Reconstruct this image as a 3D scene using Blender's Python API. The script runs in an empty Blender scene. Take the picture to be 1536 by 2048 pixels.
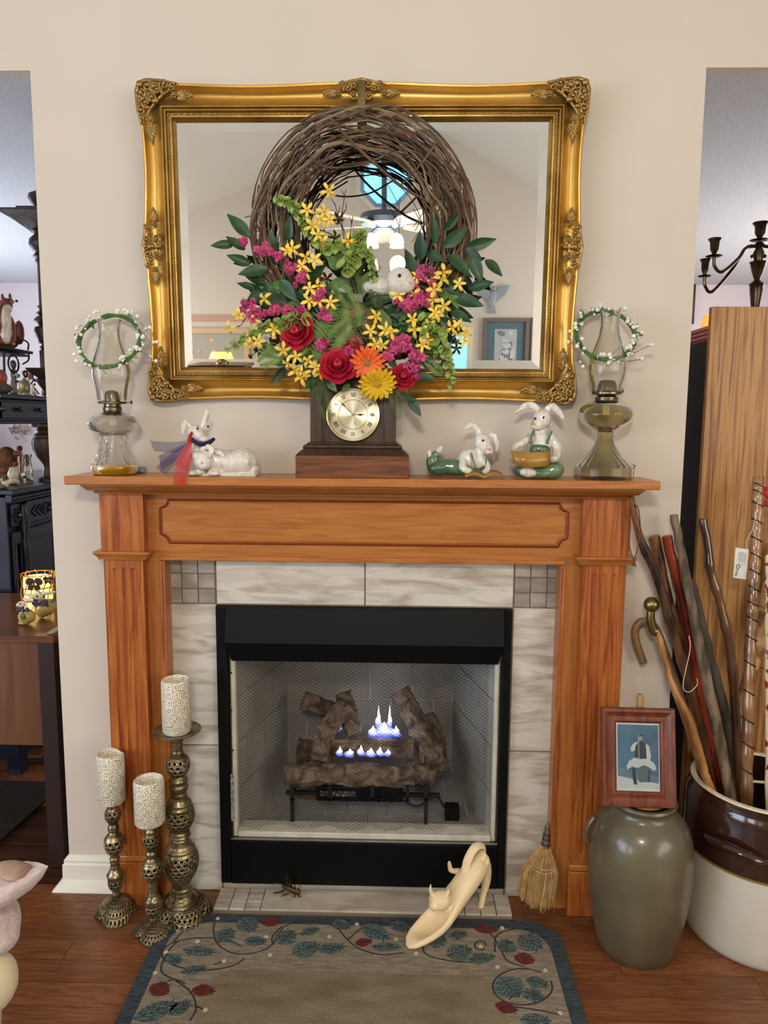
import bpy, math, random
import numpy as np
from mathutils import Vector, Matrix, Euler, noise as mnoise
random.seed(7)
PI = math.pi
C = bpy.context.scene.collection
SC = bpy.context.scene
# ---------------------------------------------------------------- camera
F_PX = 1460.0
PITCH, YAW, ROLL = .1246, .0238, .0071
CAM = Vector((.1121, -2.1822, 1.5068))
cp, sp, cy_, sy_ = math.cos(PITCH), math.sin(PITCH), math.cos(YAW), math.sin(YAW)
fwd = Vector((-sy_*cp, cy_*cp, -sp)); rgt = Vector((cy_, sy_, 0)); dwn = fwd.cross(rgt)
R2 = rgt*math.cos(ROLL) - dwn*math.sin(ROLL)
D2 = rgt*math.sin(ROLL) + dwn*math.cos(ROLL)
cd = bpy.data.cameras.new('camera'); cam = bpy.data.objects.new('camera', cd); C.objects.link(cam)
cd.sensor_fit = 'VERTICAL'; cd.sensor_height = 24; cd.lens = F_PX/2048*24; cd.clip_start = .02
up = -D2; bk = -fwd
cam.matrix_world = Matrix(((R2.x, up.x, bk.x, CAM.x), (R2.y, up.y, bk.y, CAM.y), (R2.z, up.z, bk.z, CAM.z), (0, 0, 0, 1)))
SC.camera = cam
def ray(px, py): return (fwd*F_PX + R2*(px-768) + D2*(py-1024)).normalized()
def at(px, py, y):                      # point of the plane y seen at a pixel of the photograph
    d = ray(px, py); return CAM + d*((y-CAM.y)/d.y)
def atz(px, py, z=0.0):
    d = ray(px, py); return CAM + d*((z-CAM.z)/d.z)
def atx(px, py, x):
    d = ray(px, py); return CAM + d*((x-CAM.x)/d.x)
def mpp(y, z=1.38): return ((y-CAM.y)*cp+(CAM.z-z)*sp)/F_PX    # metres in one pixel at that place
LEAN = .032
M_N = Vector((0, -math.cos(LEAN), -math.sin(LEAN))); M_P = Vector((0, -.020, 1.562))
def refl(px, py, y):                    # what the mirror shows at a pixel, on the plane y of the room behind
    d = ray(px, py); t = (M_P-CAM).dot(M_N)/d.dot(M_N); p = CAM+d*t; r = d-2*d.dot(M_N)*M_N
    return p + r*((y-p.y)/r.y)
# ---------------------------------------------------------------- world, lights, exposure
W = bpy.data.worlds.new('sky'); SC.world = W; W.use_nodes = True
bgn = W.node_tree.nodes['Background']
sk = W.node_tree.nodes.new('ShaderNodeTexSky'); sk.sky_type = 'HOSEK_WILKIE'; sk.sun_direction = (.3, .5, .8); sk.turbidity = 3
W.node_tree.links.new(sk.outputs[0], bgn.inputs[0]); bgn.inputs[1].default_value = .55
SC.view_settings.view_transform = 'Standard'; SC.view_settings.look = 'None'
SC.view_settings.exposure = 0.12; SC.view_settings.gamma = 1; SC.view_settings.use_curve_mapping = False
SC.cycles.max_bounces = 9; SC.cycles.transparent_max_bounces = 24; SC.cycles.diffuse_bounces = 4
SC.cycles.caustics_reflective = False; SC.cycles.caustics_refractive = False
SC.cycles.use_denoising = True; SC.cycles.sample_clamp_indirect = 6
def light(name, typ, loc, power, col, size=.1, size_y=None, target=None):
    l = bpy.data.lights.new(name, typ); l.energy = power; l.color = col
    if typ == 'AREA':
        l.size = size
        if size_y: l.shape = 'RECTANGLE'; l.size_y = size_y
    else: l.shadow_soft_size = size
    o = bpy.data.objects.new(name, l); C.objects.link(o); o.location = loc
    if target: o.rotation_euler = (Vector(target)-Vector(loc)).to_track_quat('-Z', 'Y').to_euler()
    return o
# daylight at the great room's two side windows, then added area fills without windows
light('window_daylight', 'AREA', (-4.4, -3.0, 1.5), 125, (.68, .81, 1), 2.6, 1.8, (0, -.6, 1.2))
light('window_daylight', 'AREA', (3.8, -3.4, 2.0), 55, (1, .93, .84), 2.2, 1.6, (0, -.6, 1.2))
light('window_daylight', 'AREA', (-3.4, 2.4, 1.3), 80, (.80, .88, 1), 1.8, 1.8, (-1.6, 2.6, 2.7))  # left room's bluish daylight, aimed up to brighten its ceiling; no window built
light('window_daylight', 'AREA', (-4.5, -6.6, 1.9), 70, (.92, .95, 1), 2.0, 1.6, (0, -6.5, 2.6))  # added fill to brighten the far end seen in the mirror; no window here
light('window_daylight', 'AREA', (3.7, -6.6, 1.9), 70, (1, .97, .92), 2.0, 1.6, (0, -6.5, 2.6))  # its twin on the right, likewise an added fill without a window
light('window_daylight', 'AREA', (3.4, 2.2, 1.5), 62, (1, .95, .90), 1.5, 1.5, (1.8, 2.4, 2.7))  # unseen fill added for the right room, turned up to lift its ceiling
# the lamps under the ceiling fan behind the camera
FAN = refl(768, 500, -2.95)
for k in range(4):
    a = PI/4+k*PI/2
    light('fan_lamp_light', 'POINT', (FAN.x+.13*math.cos(a), -2.95+.13*math.sin(a), FAN.z-.10), 24, (1, .91, .79), .05)
light('table_lamp_light', 'POINT', (-2.6, -6.9, 1.42), 14, (1, .72, .40), .08)
# ---------------------------------------------------------------- helpers
def lin(c):
    return tuple(((v/255)/12.92 if v/255 <= .04045 else ((v/255+.055)/1.055)**2.4) for v in c)
MATS = {}
def mat(name, c, rough=.5, metal=0, c2=None, vs=6, st=(1, 1, 1), bump=0, bs=60, bst=None, rnd=0, det=4, con=(.35, .65), coat=0, spec=.5, trans=0, ior=1.45, alpha=1, emis=None, es=0, sss=0, sheen=0, dist=0, coord='Object', pt=0, rot=None):
    if name in MATS: return MATS[name]
    m = bpy.data.materials.new(name); m.use_nodes = True; nt = m.node_tree; N, L = nt.nodes, nt.links
    b = N['Principled BSDF']; I = b.inputs
    cc = lin(c)+(1,)
    I['Base Color'].default_value = cc; I['Roughness'].default_value = rough; I['Metallic'].default_value = metal
    I['IOR'].default_value = ior; I['Alpha'].default_value = alpha
    I['Specular IOR Level'].default_value = spec; I['Coat Weight'].default_value = coat; I['Coat Roughness'].default_value = .12
    I['Transmission Weight'].default_value = trans
    if sss: I['Subsurface Weight'].default_value = sss; I['Subsurface Scale'].default_value = .01
    if sheen: I['Sheen Weight'].default_value = sheen
    if emis: I['Emission Color'].default_value = lin(emis)+(1,); I['Emission Strength'].default_value = es
    tc = N.new('ShaderNodeTexCoord'); src = tc.outputs[coord]
    if rnd:
        oi = N.new('ShaderNodeObjectInfo'); mu = N.new('ShaderNodeVectorMath'); mu.operation = 'MULTIPLY_ADD'
        cx = N.new('ShaderNodeCombineXYZ')
        for k in range(3): L.new(oi.outputs['Random'], cx.inputs[k])
        mu.inputs[1].default_value = (37, 53, 71); L.new(cx.outputs[0], mu.inputs[0]); L.new(src, mu.inputs[2]); src = mu.outputs[0]
    def nz(scale, stretch, detail, d=0):
        mp = N.new('ShaderNodeMapping'); mp.inputs['Scale'].default_value = stretch; mp.inputs['Rotation'].default_value = rot or (0, 0, 0); L.new(src, mp.inputs[0])
        n = N.new('ShaderNodeTexNoise'); n.inputs['Scale'].default_value = scale; n.inputs['Detail'].default_value = detail
        n.inputs['Distortion'].default_value = d; L.new(mp.outputs[0], n.inputs[0]); return n
    if c2:
        n = nz(vs, st, det, dist); rp = N.new('ShaderNodeValToRGB'); rp.color_ramp.elements[0].position = con[0]; rp.color_ramp.elements[1].position = con[1]
        rp.color_ramp.elements[0].color = cc; rp.color_ramp.elements[1].color = lin(c2)+(1,)
        L.new(n.outputs['Fac'], rp.inputs[0]); out = rp.outputs[0]
        if pt:      # paler raised edges, darker hollows
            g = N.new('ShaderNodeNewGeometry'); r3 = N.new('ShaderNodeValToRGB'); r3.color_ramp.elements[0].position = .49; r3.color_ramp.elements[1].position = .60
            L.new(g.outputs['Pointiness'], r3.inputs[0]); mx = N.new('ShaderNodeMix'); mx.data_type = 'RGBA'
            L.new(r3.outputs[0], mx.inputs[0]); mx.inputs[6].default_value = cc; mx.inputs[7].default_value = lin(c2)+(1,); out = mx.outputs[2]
        if rnd:
            hs = N.new('ShaderNodeHueSaturation'); mr = N.new('ShaderNodeMapRange'); mr.inputs[3].default_value = 1-rnd; mr.inputs[4].default_value = 1+rnd
            L.new(oi.outputs['Random'], mr.inputs[0]); L.new(mr.outputs[0], hs.inputs['Value']); L.new(out, hs.inputs['Color']); out = hs.outputs[0]
        L.new(out, I['Base Color'])
    if bump:
        n2 = nz(bs, bst or (1, 1, 1), 5); bp = N.new('ShaderNodeBump'); bp.inputs['Strength'].default_value = min(bump, 1); bp.inputs['Distance'].default_value = .002*max(bump, 1)
        L.new(n2.outputs['Fac'], bp.inputs['Height']); L.new(bp.outputs[0], I['Normal'])
    MATS[name] = m; return m
class MB:
    def __init__(s): s.v = []; s.f = []; s.mi = []; s.uv = {}; s.k = 0
    def add(s, vs, fs, uvs=None):
        o = len(s.v); s.v.extend(tuple(v) for v in vs)
        for i, f in enumerate(fs):
            if uvs: s.uv[len(s.f)] = uvs[i]
            s.f.append(tuple(o+j for j in f)); s.mi.append(s.k)
        return s
    def box(s, x0, x1, y0, y1, z0, z1, M=None):
        vs = [Vector((x, y, z)) for z in (z0, z1) for y in (y0, y1) for x in (x0, x1)]
        if M: vs = [M @ v for v in vs]
        return s.add(vs, [(0, 2, 3, 1), (4, 5, 7, 6), (0, 1, 5, 4), (2, 6, 7, 3), (0, 4, 6, 2), (1, 3, 7, 5)])
    def loft(s, rings, closed=True, cap=True, loop=False):
        n = len(rings[0]); vs = [p for r in rings for p in r]; fs = []
        m = n if closed else n-1; R_ = len(rings)
        for i in range(R_ if loop else R_-1):
            i2 = (i+1) % R_
            for j in range(m):
                j2 = (j+1) % n; fs.append((i*n+j, i*n+j2, i2*n+j2, i2*n+j))
        if cap and not loop and closed: fs.append(tuple(reversed(range(n)))); fs.append(tuple((R_-1)*n+j for j in range(n)))
        return s.add(vs, fs)
    def tube(s, pts, rad, n=8, cap=True, loop=False, flat=1.0, tw=0):
        P = [Vector(p) for p in pts]; K = len(P)
        if not hasattr(rad, '__len__'): rad = [rad]*K
        rings = []; N_ = None
        for i in range(K):
            a = P[(i-1) % K] if (loop or i > 0) else P[i]; b = P[(i+1) % K] if (loop or i < K-1) else P[i]
            t = (b-a)
            t = t.normalized() if t.length > 1e-9 else Vector((0, 0, 1))
            if N_ is None: N_ = t.cross(Vector((0, 0, 1)) if abs(t.z) < .9 else Vector((1, 0, 0))).normalized()
            N_ = (N_ - t*N_.dot(t)); N_ = N_.normalized() if N_.length > 1e-6 else t.orthogonal().normalized()
            B_ = t.cross(N_)
            rings.append([P[i]+(N_*math.cos(2*PI*j/n+tw*i)+B_*math.sin(2*PI*j/n+tw*i)*flat)*rad[i] for j in range(n)])
        return s.loft(rings, cap=cap, loop=loop)
    def cyl(s, p0, p1, r0, r1=None, n=16): return s.tube([p0, p1], [r0, r0 if r1 is None else r1], n)
    def lathe(s, prof, c=(0, 0, 0), n=32, fn=None, M=None, uv=False, caps=False):
        vs = []; fs = []; uvs = []; L_ = 0; ls = [0]
        for i in range(1, len(prof)): L_ += math.hypot(prof[i][0]-prof[i-1][0], prof[i][1]-prof[i-1][1]); ls.append(L_)
        rm = max(p[0] for p in prof)
        for (r, z) in prof:
            for j in range(n):
                a = 2*PI*j/n; rr = r*(fn(a, r, z) if fn else 1)
                v = Vector((rr*math.cos(a), rr*math.sin(a), z)); vs.append((M @ v if M else v)+Vector(c))
        for i in range(len(prof)-1):
            for j in range(n):
                j2 = (j+1) % n; fs.append((i*n+j, i*n+j2, (i+1)*n+j2, (i+1)*n+j))
                if uv: u0 = j/n*2*PI*rm; u1 = (j+1)/n*2*PI*rm; uvs.append(((u0, ls[i]), (u1, ls[i]), (u1, ls[i+1]), (u0, ls[i+1])))
        s.add(vs, fs, uvs if uv else None)
        if caps:
            o = len(s.v)-len(vs); s.f.append(tuple(o+j for j in reversed(range(n)))); s.mi.append(s.k)
            o2 = o+(len(prof)-1)*n; s.f.append(tuple(o2+j for j in range(n))); s.mi.append(s.k)
        return s
    def ell(s, c, r, rot=None, nu=16, nv=10):
        if not hasattr(r, '__len__'): r = (r, r, r)
        M = Euler(rot).to_matrix() if rot else None; c = Vector(c); vs = []; fs = []
        for i in range(1, nv):
            t = PI*i/nv
            for j in range(nu):
                a = 2*PI*j/nu; v = Vector((r[0]*math.sin(t)*math.cos(a), r[1]*math.sin(t)*math.sin(a), r[2]*math.cos(t)))
                vs.append((M @ v if M else v)+c)
        for i in range(nv-2):
            for j in range(nu): j2 = (j+1) % nu; fs.append((i*nu+j, (i+1)*nu+j, (i+1)*nu+j2, i*nu+j2))
        t, b = Vector((0, 0, r[2])), Vector((0, 0, -r[2]))
        vs += [(M @ t if M else t)+c, (M @ b if M else b)+c]; T = len(vs)-2
        for j in range(nu): j2 = (j+1) % nu; fs += [(T, j, j2), (T+1, (nv-2)*nu+j2, (nv-2)*nu+j)]
        return s.add(vs, fs)
    def prism(s, poly, y0, y1, M=None, ax='y'):    # poly in (x,z), extruded in y
        mk = (lambda p, y: Vector((p[0], y, p[1]))) if ax == 'y' else (lambda p, y: Vector((p[0], p[1], y)))
        vs = [mk(p, y0) for p in poly]+[mk(p, y1) for p in poly]; n = len(poly)
        if M: vs = [M @ v for v in vs]
        return s.add(vs, [tuple(range(n)), tuple(reversed(range(n, 2*n)))]+[(j, n+j, n+(j+1) % n, (j+1) % n) for j in range(n)])
    def mesh(s, name, mats, org=(0, 0, 0), smooth=True, ang=40):
        m = bpy.data.meshes.new(name); org = Vector(org)
        m.from_pydata([tuple(Vector(v)-org) for v in s.v], [], s.f)
        for mm in (mats if isinstance(mats, (list, tuple)) else [mats]): m.materials.append(mm)
        if max(s.mi, default=0): m.polygons.foreach_set('material_index', s.mi)
        if s.uv:
            ul = m.uv_layers.new(name='UVMap')
            for i, uv in s.uv.items():
                p = m.polygons[i]
                for k, li in enumerate(p.loop_indices): ul.data[li].uv = uv[k]
        m.validate(); m.update()
        if smooth:
            m.polygons.foreach_set('use_smooth', [True]*len(m.polygons))
            try: m.set_sharp_from_angle(angle=math.radians(ang))
            except Exception: pass
        return m
    def build(s, name, mats, parent=None, org=None, world=False, bev=0, smooth=True, ang=40, **kw):
        if parent is not None and world: org = worldloc(parent)
        m = s.mesh(name, mats, org or (0, 0, 0), smooth, ang)
        o = bpy.data.objects.new(name, m); C.objects.link(o)
        if parent is not None: o.parent = parent
        elif org is not None: o.location = org
        if bev: b = o.modifiers.new('bevel', 'BEVEL'); b.width = bev; b.segments = 2; b.limit_method = 'ANGLE'; b.angle_limit = math.radians(35)
        for k, v in kw.items(): o[k] = v
        return o
def worldloc(o):
    l = Vector(o.location)
    while o.parent: o = o.parent; l = l+Vector(o.location)
    return l
def thing(name, label, cat, loc=(0, 0, 0), group=None, rz=0):
    o = bpy.data.objects.new(name, None); C.objects.link(o); o.location = loc; o.rotation_euler = (0, 0, rz); o.empty_display_size = .02
    o['label'] = label; o['category'] = cat
    if group: o['group'] = group
    return o
def tag(o, label, cat, group=None):
    o['label'] = label; o['category'] = cat
    if group: o['group'] = group
    return o
def inst(name, me, parent, M=None, **kw):
    o = bpy.data.objects.new(name, me); C.objects.link(o); o.parent = parent
    if M is not None: o.matrix_local = M
    for k, v in kw.items(): o[k] = v
    return o
def copy_tree(o, parent=None):
    c = o.copy(); C.objects.link(c); c.parent = parent
    for ch in list(o.children): copy_tree(ch, c)
    return c
def struct(o): o['kind'] = 'structure'; return o
def rem(o, vox=.003, sm=3, tex=None):
    r = o.modifiers.new('fuse', 'REMESH'); r.mode = 'VOXEL'; r.voxel_size = vox; r.use_smooth_shade = True
    if sm: s_ = o.modifiers.new('soften', 'SMOOTH'); s_.iterations = sm; s_.factor = .5
    return o
def frame_m(pos, d, nrm=(0, -1, 0), sc=1):      # local +Z along d, local +Y along nrm
    d = Vector(d).normalized(); n = Vector(nrm); n = n-d*n.dot(d); n = n.normalized() if n.length > 1e-6 else d.orthogonal().normalized()
    x = n.cross(d); sc = sc if hasattr(sc, '__len__') else (sc, sc, sc)
    return Matrix(((x.x*sc[0], n.x*sc[1], d.x*sc[2], pos[0]), (x.y*sc[0], n.y*sc[1], d.y*sc[2], pos[1]), (x.z*sc[0], n.z*sc[1], d.z*sc[2], pos[2]), (0, 0, 0, 1)))
def text_mesh(txt, size, m, ext=.0003):
    cu = bpy.data.curves.new('lettering', 'FONT'); cu.body = txt; cu.size = size; cu.extrude = ext; cu.align_x = 'CENTER'; cu.align_y = 'CENTER'
    o = bpy.data.objects.new('lettering', cu); C.objects.link(o); bpy.context.view_layer.update()
    me = bpy.data.meshes.new_from_object(o); bpy.data.objects.remove(o); me.materials.clear(); me.materials.append(m); return me
def spline(pts, n):
    P = [Vector(p) for p in pts]; P = [P[0]*2-P[1]]+P+[P[-1]*2-P[-2]]; out = []; S = len(P)-3
    for i in range(n+1):
        t = i/n*S; k = min(int(t), S-1); t -= k; a, b, c, d = P[k:k+4]
        out.append(.5*((2*b)+(c-a)*t+(2*a-5*b+4*c-d)*t*t+(3*b-a-3*c+d)*t**3))
    return out
def fnz(p, s=1.0): return mnoise.noise(Vector(p)*s)
# ---------------------------------------------------------------- materials
wallp = mat('wall_paint', (212, 200, 184), .75, c2=(207, 195, 180), vs=2, bump=.15, bs=220)
white = mat('white_paint', (226, 222, 205), .45)
popcorn = mat('popcorn_ceiling', (205, 205, 208), .95, c2=(190, 190, 196), vs=90, bump=3, bs=110)
ceilp = mat('smooth_ceiling', (226, 222, 214), .9)
def woodm(name, a, b, st, sc=5, **k): return mat(name, a, c2=b, vs=sc, st=st, det=8, dist=1.2, **k)
cherry_h = woodm('cherry_grain_across', (158, 92, 40), (186, 122, 60), (.8, 6, 9), 7, rough=.32, coat=.25, con=(.3, .72))
cherry_v = woodm('cherry_grain_upright', (134, 62, 24), (186, 112, 52), (9, 6, .6), 6, rough=.32, coat=.25, con=(.33, .68))
cherry_s = woodm('cherry_board', (156, 94, 42), (178, 114, 56), (9, 6, .7), 5, rough=.35, coat=.2)
plank_m = woodm('floor_oak', (104, 60, 34), (138, 86, 50), (1.2, 14, 1), 7, rough=.34, rnd=.16, coat=.1)
black_metal = mat('black_metal', (9, 9, 10), .5, c2=(12, 12, 13), vs=4, spec=.18)
gold = mat('gold_leaf', (186, 146, 66), .42, .88, c2=(208, 172, 96), vs=3)
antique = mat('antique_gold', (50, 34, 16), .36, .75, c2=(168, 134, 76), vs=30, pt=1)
grey_brass = mat('aged_brass', (100, 88, 62), .33, .85, c2=(168, 154, 118), vs=25, bump=.2, bs=90)
def thin_glass(name, tint, edge, base=.04, rough=.03, bump=0, bs=60):     # thin-walled glass: clear face on, pale and glossy at the rim
    m = bpy.data.materials.new(name); m.use_nodes = True; nt = m.node_tree; N, L = nt.nodes, nt.links; N.clear()
    o = N.new('ShaderNodeOutputMaterial'); mx = N.new('ShaderNodeMixShader'); tr = N.new('ShaderNodeBsdfTransparent'); tr.inputs[0].default_value = lin(tint)+(1,)
    gl = N.new('ShaderNodeBsdfPrincipled'); gl.inputs['Base Color'].default_value = lin(edge)+(1,); gl.inputs['Roughness'].default_value = rough; gl.inputs['Specular IOR Level'].default_value = .9; gl.inputs['Coat Weight'].default_value = .6; gl.inputs['Coat Roughness'].default_value = .02
    lw = N.new('ShaderNodeLayerWeight'); lw.inputs[0].default_value = .32; mr = N.new('ShaderNodeMapRange'); mr.inputs[3].default_value = base; mr.inputs[4].default_value = .42
    L.new(lw.outputs['Facing'], mr.inputs[0]); L.new(mr.outputs[0], mx.inputs[0]); L.new(tr.outputs[0], mx.inputs[1]); L.new(gl.outputs[0], mx.inputs[2])
    fr = N.new('ShaderNodeFresnel'); fr.inputs[0].default_value = 1.22; gs = N.new('ShaderNodeBsdfGlossy'); gs.inputs['Roughness'].default_value = rough; m2 = N.new('ShaderNodeMixShader')
    L.new(fr.outputs[0], m2.inputs[0]); L.new(mx.outputs[0], m2.inputs[1]); L.new(gs.outputs[0], m2.inputs[2]); L.new(m2.outputs[0], o.inputs[0])
    if bump:
        tc = N.new('ShaderNodeTexCoord'); n = N.new('ShaderNodeTexNoise'); n.inputs['Scale'].default_value = bs; b = N.new('ShaderNodeBump'); b.inputs['Strength'].default_value = bump; b.inputs['Distance'].default_value = .003
        L.new(tc.outputs['Object'], n.inputs[0]); L.new(n.outputs[0], b.inputs['Height']); L.new(b.outputs[0], gl.inputs['Normal']); L.new(b.outputs[0], lw.inputs['Normal']); L.new(b.outputs[0], gs.inputs['Normal']); L.new(b.outputs[0], fr.inputs['Normal'])
    return m
glass = thin_glass('clear_glass', (252, 251, 248), (212, 206, 194), .02)
glass_b = thin_glass('pressed_glass', (248, 246, 242), (214, 208, 196), .05, bump=1, bs=110)
glass_g = thin_glass('smoky_glass', (240, 236, 218), (176, 168, 136), .03)
dark_wood = woodm('dark_walnut', (38, 22, 14), (66, 42, 28), (9, 6, .6), 4, rough=.35, coat=.2)
# ================================================================ the room
XL, XR = -.9516, .9454
ZO = at(30, 135, 0).z; ZOR = at(1470, 141, 0).z; ZC = (ZO+ZOR)/2+.0
ZC2 = 2.70; YFAR = atz(30, 566, ZC2).y
YB = -8.0
pk = refl(815, 222, YB); lp = refl(345, 445, YB); rp = refl(1110, 402, YB)
sl = (pk.z-lp.z)/(pk.x-lp.x); sr = (pk.z-rp.z)/(rp.x-pk.x)
XS0 = pk.x-(pk.z-2.76)/sl; XS1 = pk.x+(pk.z-2.76)/sr
zl = max(pk.z-sl*(pk.x-XS0), 2.3); zr = max(pk.z-sr*(XS1-pk.x), 2.3)
print('ROOM', ZC, YFAR, tuple(pk), tuple(lp), tuple(rp), zl, zr, 'fan', tuple(FAN))
FX, FZ0, FZ1 = .455, .035, .945
# fireplace wall: the pier between the two openings and the gable above
w = MB()
w.box(XL, -FX, 0, .58, 0, FZ1).box(FX, XR, 0, .58, 0, FZ1).box(XL, XR, 0, .58, FZ1, ZC).box(-FX, FX, 0, .58, 0, FZ0)
w.prism([(XS0, ZC), (XS1, ZC), (XS1, zr), (pk.x, pk.z), (XS0, zl)], 0, .04)
w.box(XL, XR, .0405, .58, ZC, ZC2)
w.box(XS0, -3.3, 0, .12, 0, ZC).box(3.3, XS1, 0, .12, 0, ZC)
struct(w.build('wall_front', wallp, smooth=False))
struct(MB().prism([(XS0, 0), (XS1, 0), (XS1, zr), (pk.x, pk.z), (XS0, zl)], YB-.12, YB).build('wall_back', mat('back_wall_paint', (214, 205, 194), .8), smooth=False))
for nm, x0, x1, zz, ya, yb in (('wall_left', XS0-.12, XS0, zl, -3.9, -2.1), ('wall_right', XS1, XS1+.12, zr, -4.2, -2.6)):
    w = MB(); w.box(x0, x1, YB, ya, 0, zz).box(x0, x1, yb, .12, 0, zz).box(x0, x1, ya, yb, 0, .9).box(x0, x1, ya, yb, 2.2, zz)
    struct(w.build(nm, wallp, smooth=False))
for n_, (x, ya, yb) in enumerate(((XS0-.06, -3.9, -2.1), (XS1+.06, -4.2, -2.6))):
    wn = struct(MB().box(x-.05, x+.05, ya, ya+.05, .9, 2.2).box(x-.05, x+.05, yb-.05, yb, .9, 2.2).box(x-.05, x+.05, ya, yb, .9, .95).box(x-.05, x+.05, ya, yb, 2.15, 2.2).box(x-.02, x+.02, (ya+yb)/2-.02, (ya+yb)/2+.02, .95, 2.15).build('window_%d' % (n_+2), white, smooth=False))
t_ = .08
struct(MB().prism([(XS0, zl), (pk.x, pk.z), (XS1, zr), (XS1, zr+t_), (pk.x, pk.z+t_), (XS0, zl+t_)], YB, .12).build('ceiling', ceilp, smooth=False))
# the lower rooms behind, on both sides of the pier
struct(MB().box(XS0, XS1, .0405, YFAR+.1, ZC2, ZC2+.05).build('ceiling_low', popcorn, smooth=False))
farp = mat('far_wall_paint', (222, 210, 212), .8)
struct(MB().box(XS0, XS1, YFAR, YFAR+.1, 0, ZC2).build('wall_far', farp, smooth=False))
struct(MB().box(XS0-.1, XS0, .12, YFAR, 0, ZC2).build('wall_far_left', farp, smooth=False))
struct(MB().box(XS1, XS1+.1, .12, YFAR, 0, ZC2).build('wall_far_right', farp, smooth=False))
# floor: boards laid across the room, one by one where the photograph shows them
floor = struct(MB().box(XS0, XS1, YB, YFAR, -.06, -.0135).build('floor', mat('floor_gap', (44, 22, 10), .5, c2=(84, 44, 20), vs=3, st=(.6, 12, 1)), smooth=False))
pm = MB().box(-.5, .5, -.0405, .0405, -.013, 0).mesh('plank', plank_m, smooth=False)
def lay(y0, y1, xa, xb):
    y = y0
    while y < y1:
        x = xa-random.random()*.7
        while x < xb:
            l = random.uniform(.55, 1.25)
            o = inst('plank', pm, floor, Matrix.Translation((x+l/2, y+.041, 0)) @ Matrix.Diagonal((l-.0014, .985, 1, 1)))
            x += l
        y += .082
random.seed(3)
lay(-1.476, -.002, -1.45, 1.55); lay(.002, 1.3, -2.3, XL-.9)
# baseboard on the pier's left foot
pr = [(0, 0), (.042, 0), (.040, .006), (.017, .030), (.017, .030), (.0165, .078), (.012, .084), (.013, .092), (.004, .104), (0, .106)]
def bbrd(path, nm):
    b = MB(); rings = []
    for i, (x, y, nx, ny) in enumerate(path): rings.append([Vector((x+nx*d, y+ny*d, z)) for d, z in pr])
    b.loft(rings, cap=True); return struct(b.build(nm, white, ang=25))
bbrd([(-.70, 0, 0, -1), (XL, 0, -1, -1), (XL, .58, -1, 0)], 'baseboard_left')
bbrd([(XR, .58, 1, 0), (XR, 0, 1, -1), (.80, 0, 0, -1)], 'baseboard_right')
bbrd([(2.9, YFAR, 0, -1), (-2.9, YFAR, 0, -1)], 'baseboard_far')
# octagonal window in the gable
oc = refl(772, 362, YB); orr = (refl(818, 362, YB)-refl(726, 362, YB)).length/2*1.08
struct(MB().prism([(oc.x+orr*1.3*math.cos(PI/8+k*PI/4), oc.z+orr*1.3*math.sin(PI/8+k*PI/4)) for k in range(8)], YB, YB+.03).build('window_1', white, smooth=False))
wf = bpy.data.objects['window_1']
sky_glass = mat('bright_sky_pane', (120, 190, 230), .3, emis=(120, 205, 250), es=1.6, c2=(150, 210, 240), vs=3)
MB().prism([(oc.x+orr*math.cos(PI/8+k*PI/4), oc.z+orr*math.sin(PI/8+k*PI/4)) for k in range(8)], YB+.031, YB+.036).build('pane', sky_glass, wf, world=True, smooth=False)
gl = MB()
for k in range(4):
    a = PI/8+k*PI/4*1; p0 = Vector((oc.x+orr*math.cos(a), YB+.045, oc.z+orr*math.sin(a))); p1 = Vector((oc.x-orr*math.cos(a), YB+.045, oc.z-orr*math.sin(a)))
rim = [(oc.x+orr*1.02*math.cos(PI/8+k*PI/4), YB+.04, oc.z+orr*1.02*math.sin(PI/8+k*PI/4)) for k in range(8)]
MB().tube(rim, .025, 4, loop=True).build('sash', mat('sash_blue', (120, 150, 190), .4), wf, world=True)
# picture rail and door of the back wall
a, b_ = refl(330, 632, YB), refl(560, 638, YB)
struct(MB().box(a.x, refl(500, 638, YB).x, YB, YB+.04, a.z-.07, a.z).build('trim_1', mat('rose_trim', (196, 158, 140), .5), smooth=False))
p0, p1 = refl(902, 668, YB), refl(936, 752, YB)
d = struct(MB().box(p0.x-.06, p1.x+.05, YB, YB+.05, 0, p0.z+.09).build('door_1', white, smooth=False))
MB().box(p0.x+.02, p1.x-.03, YB+.051, YB+.056, .5, p0.z-.04).build('pane', sky_glass, d, world=True, smooth=False)
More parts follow.
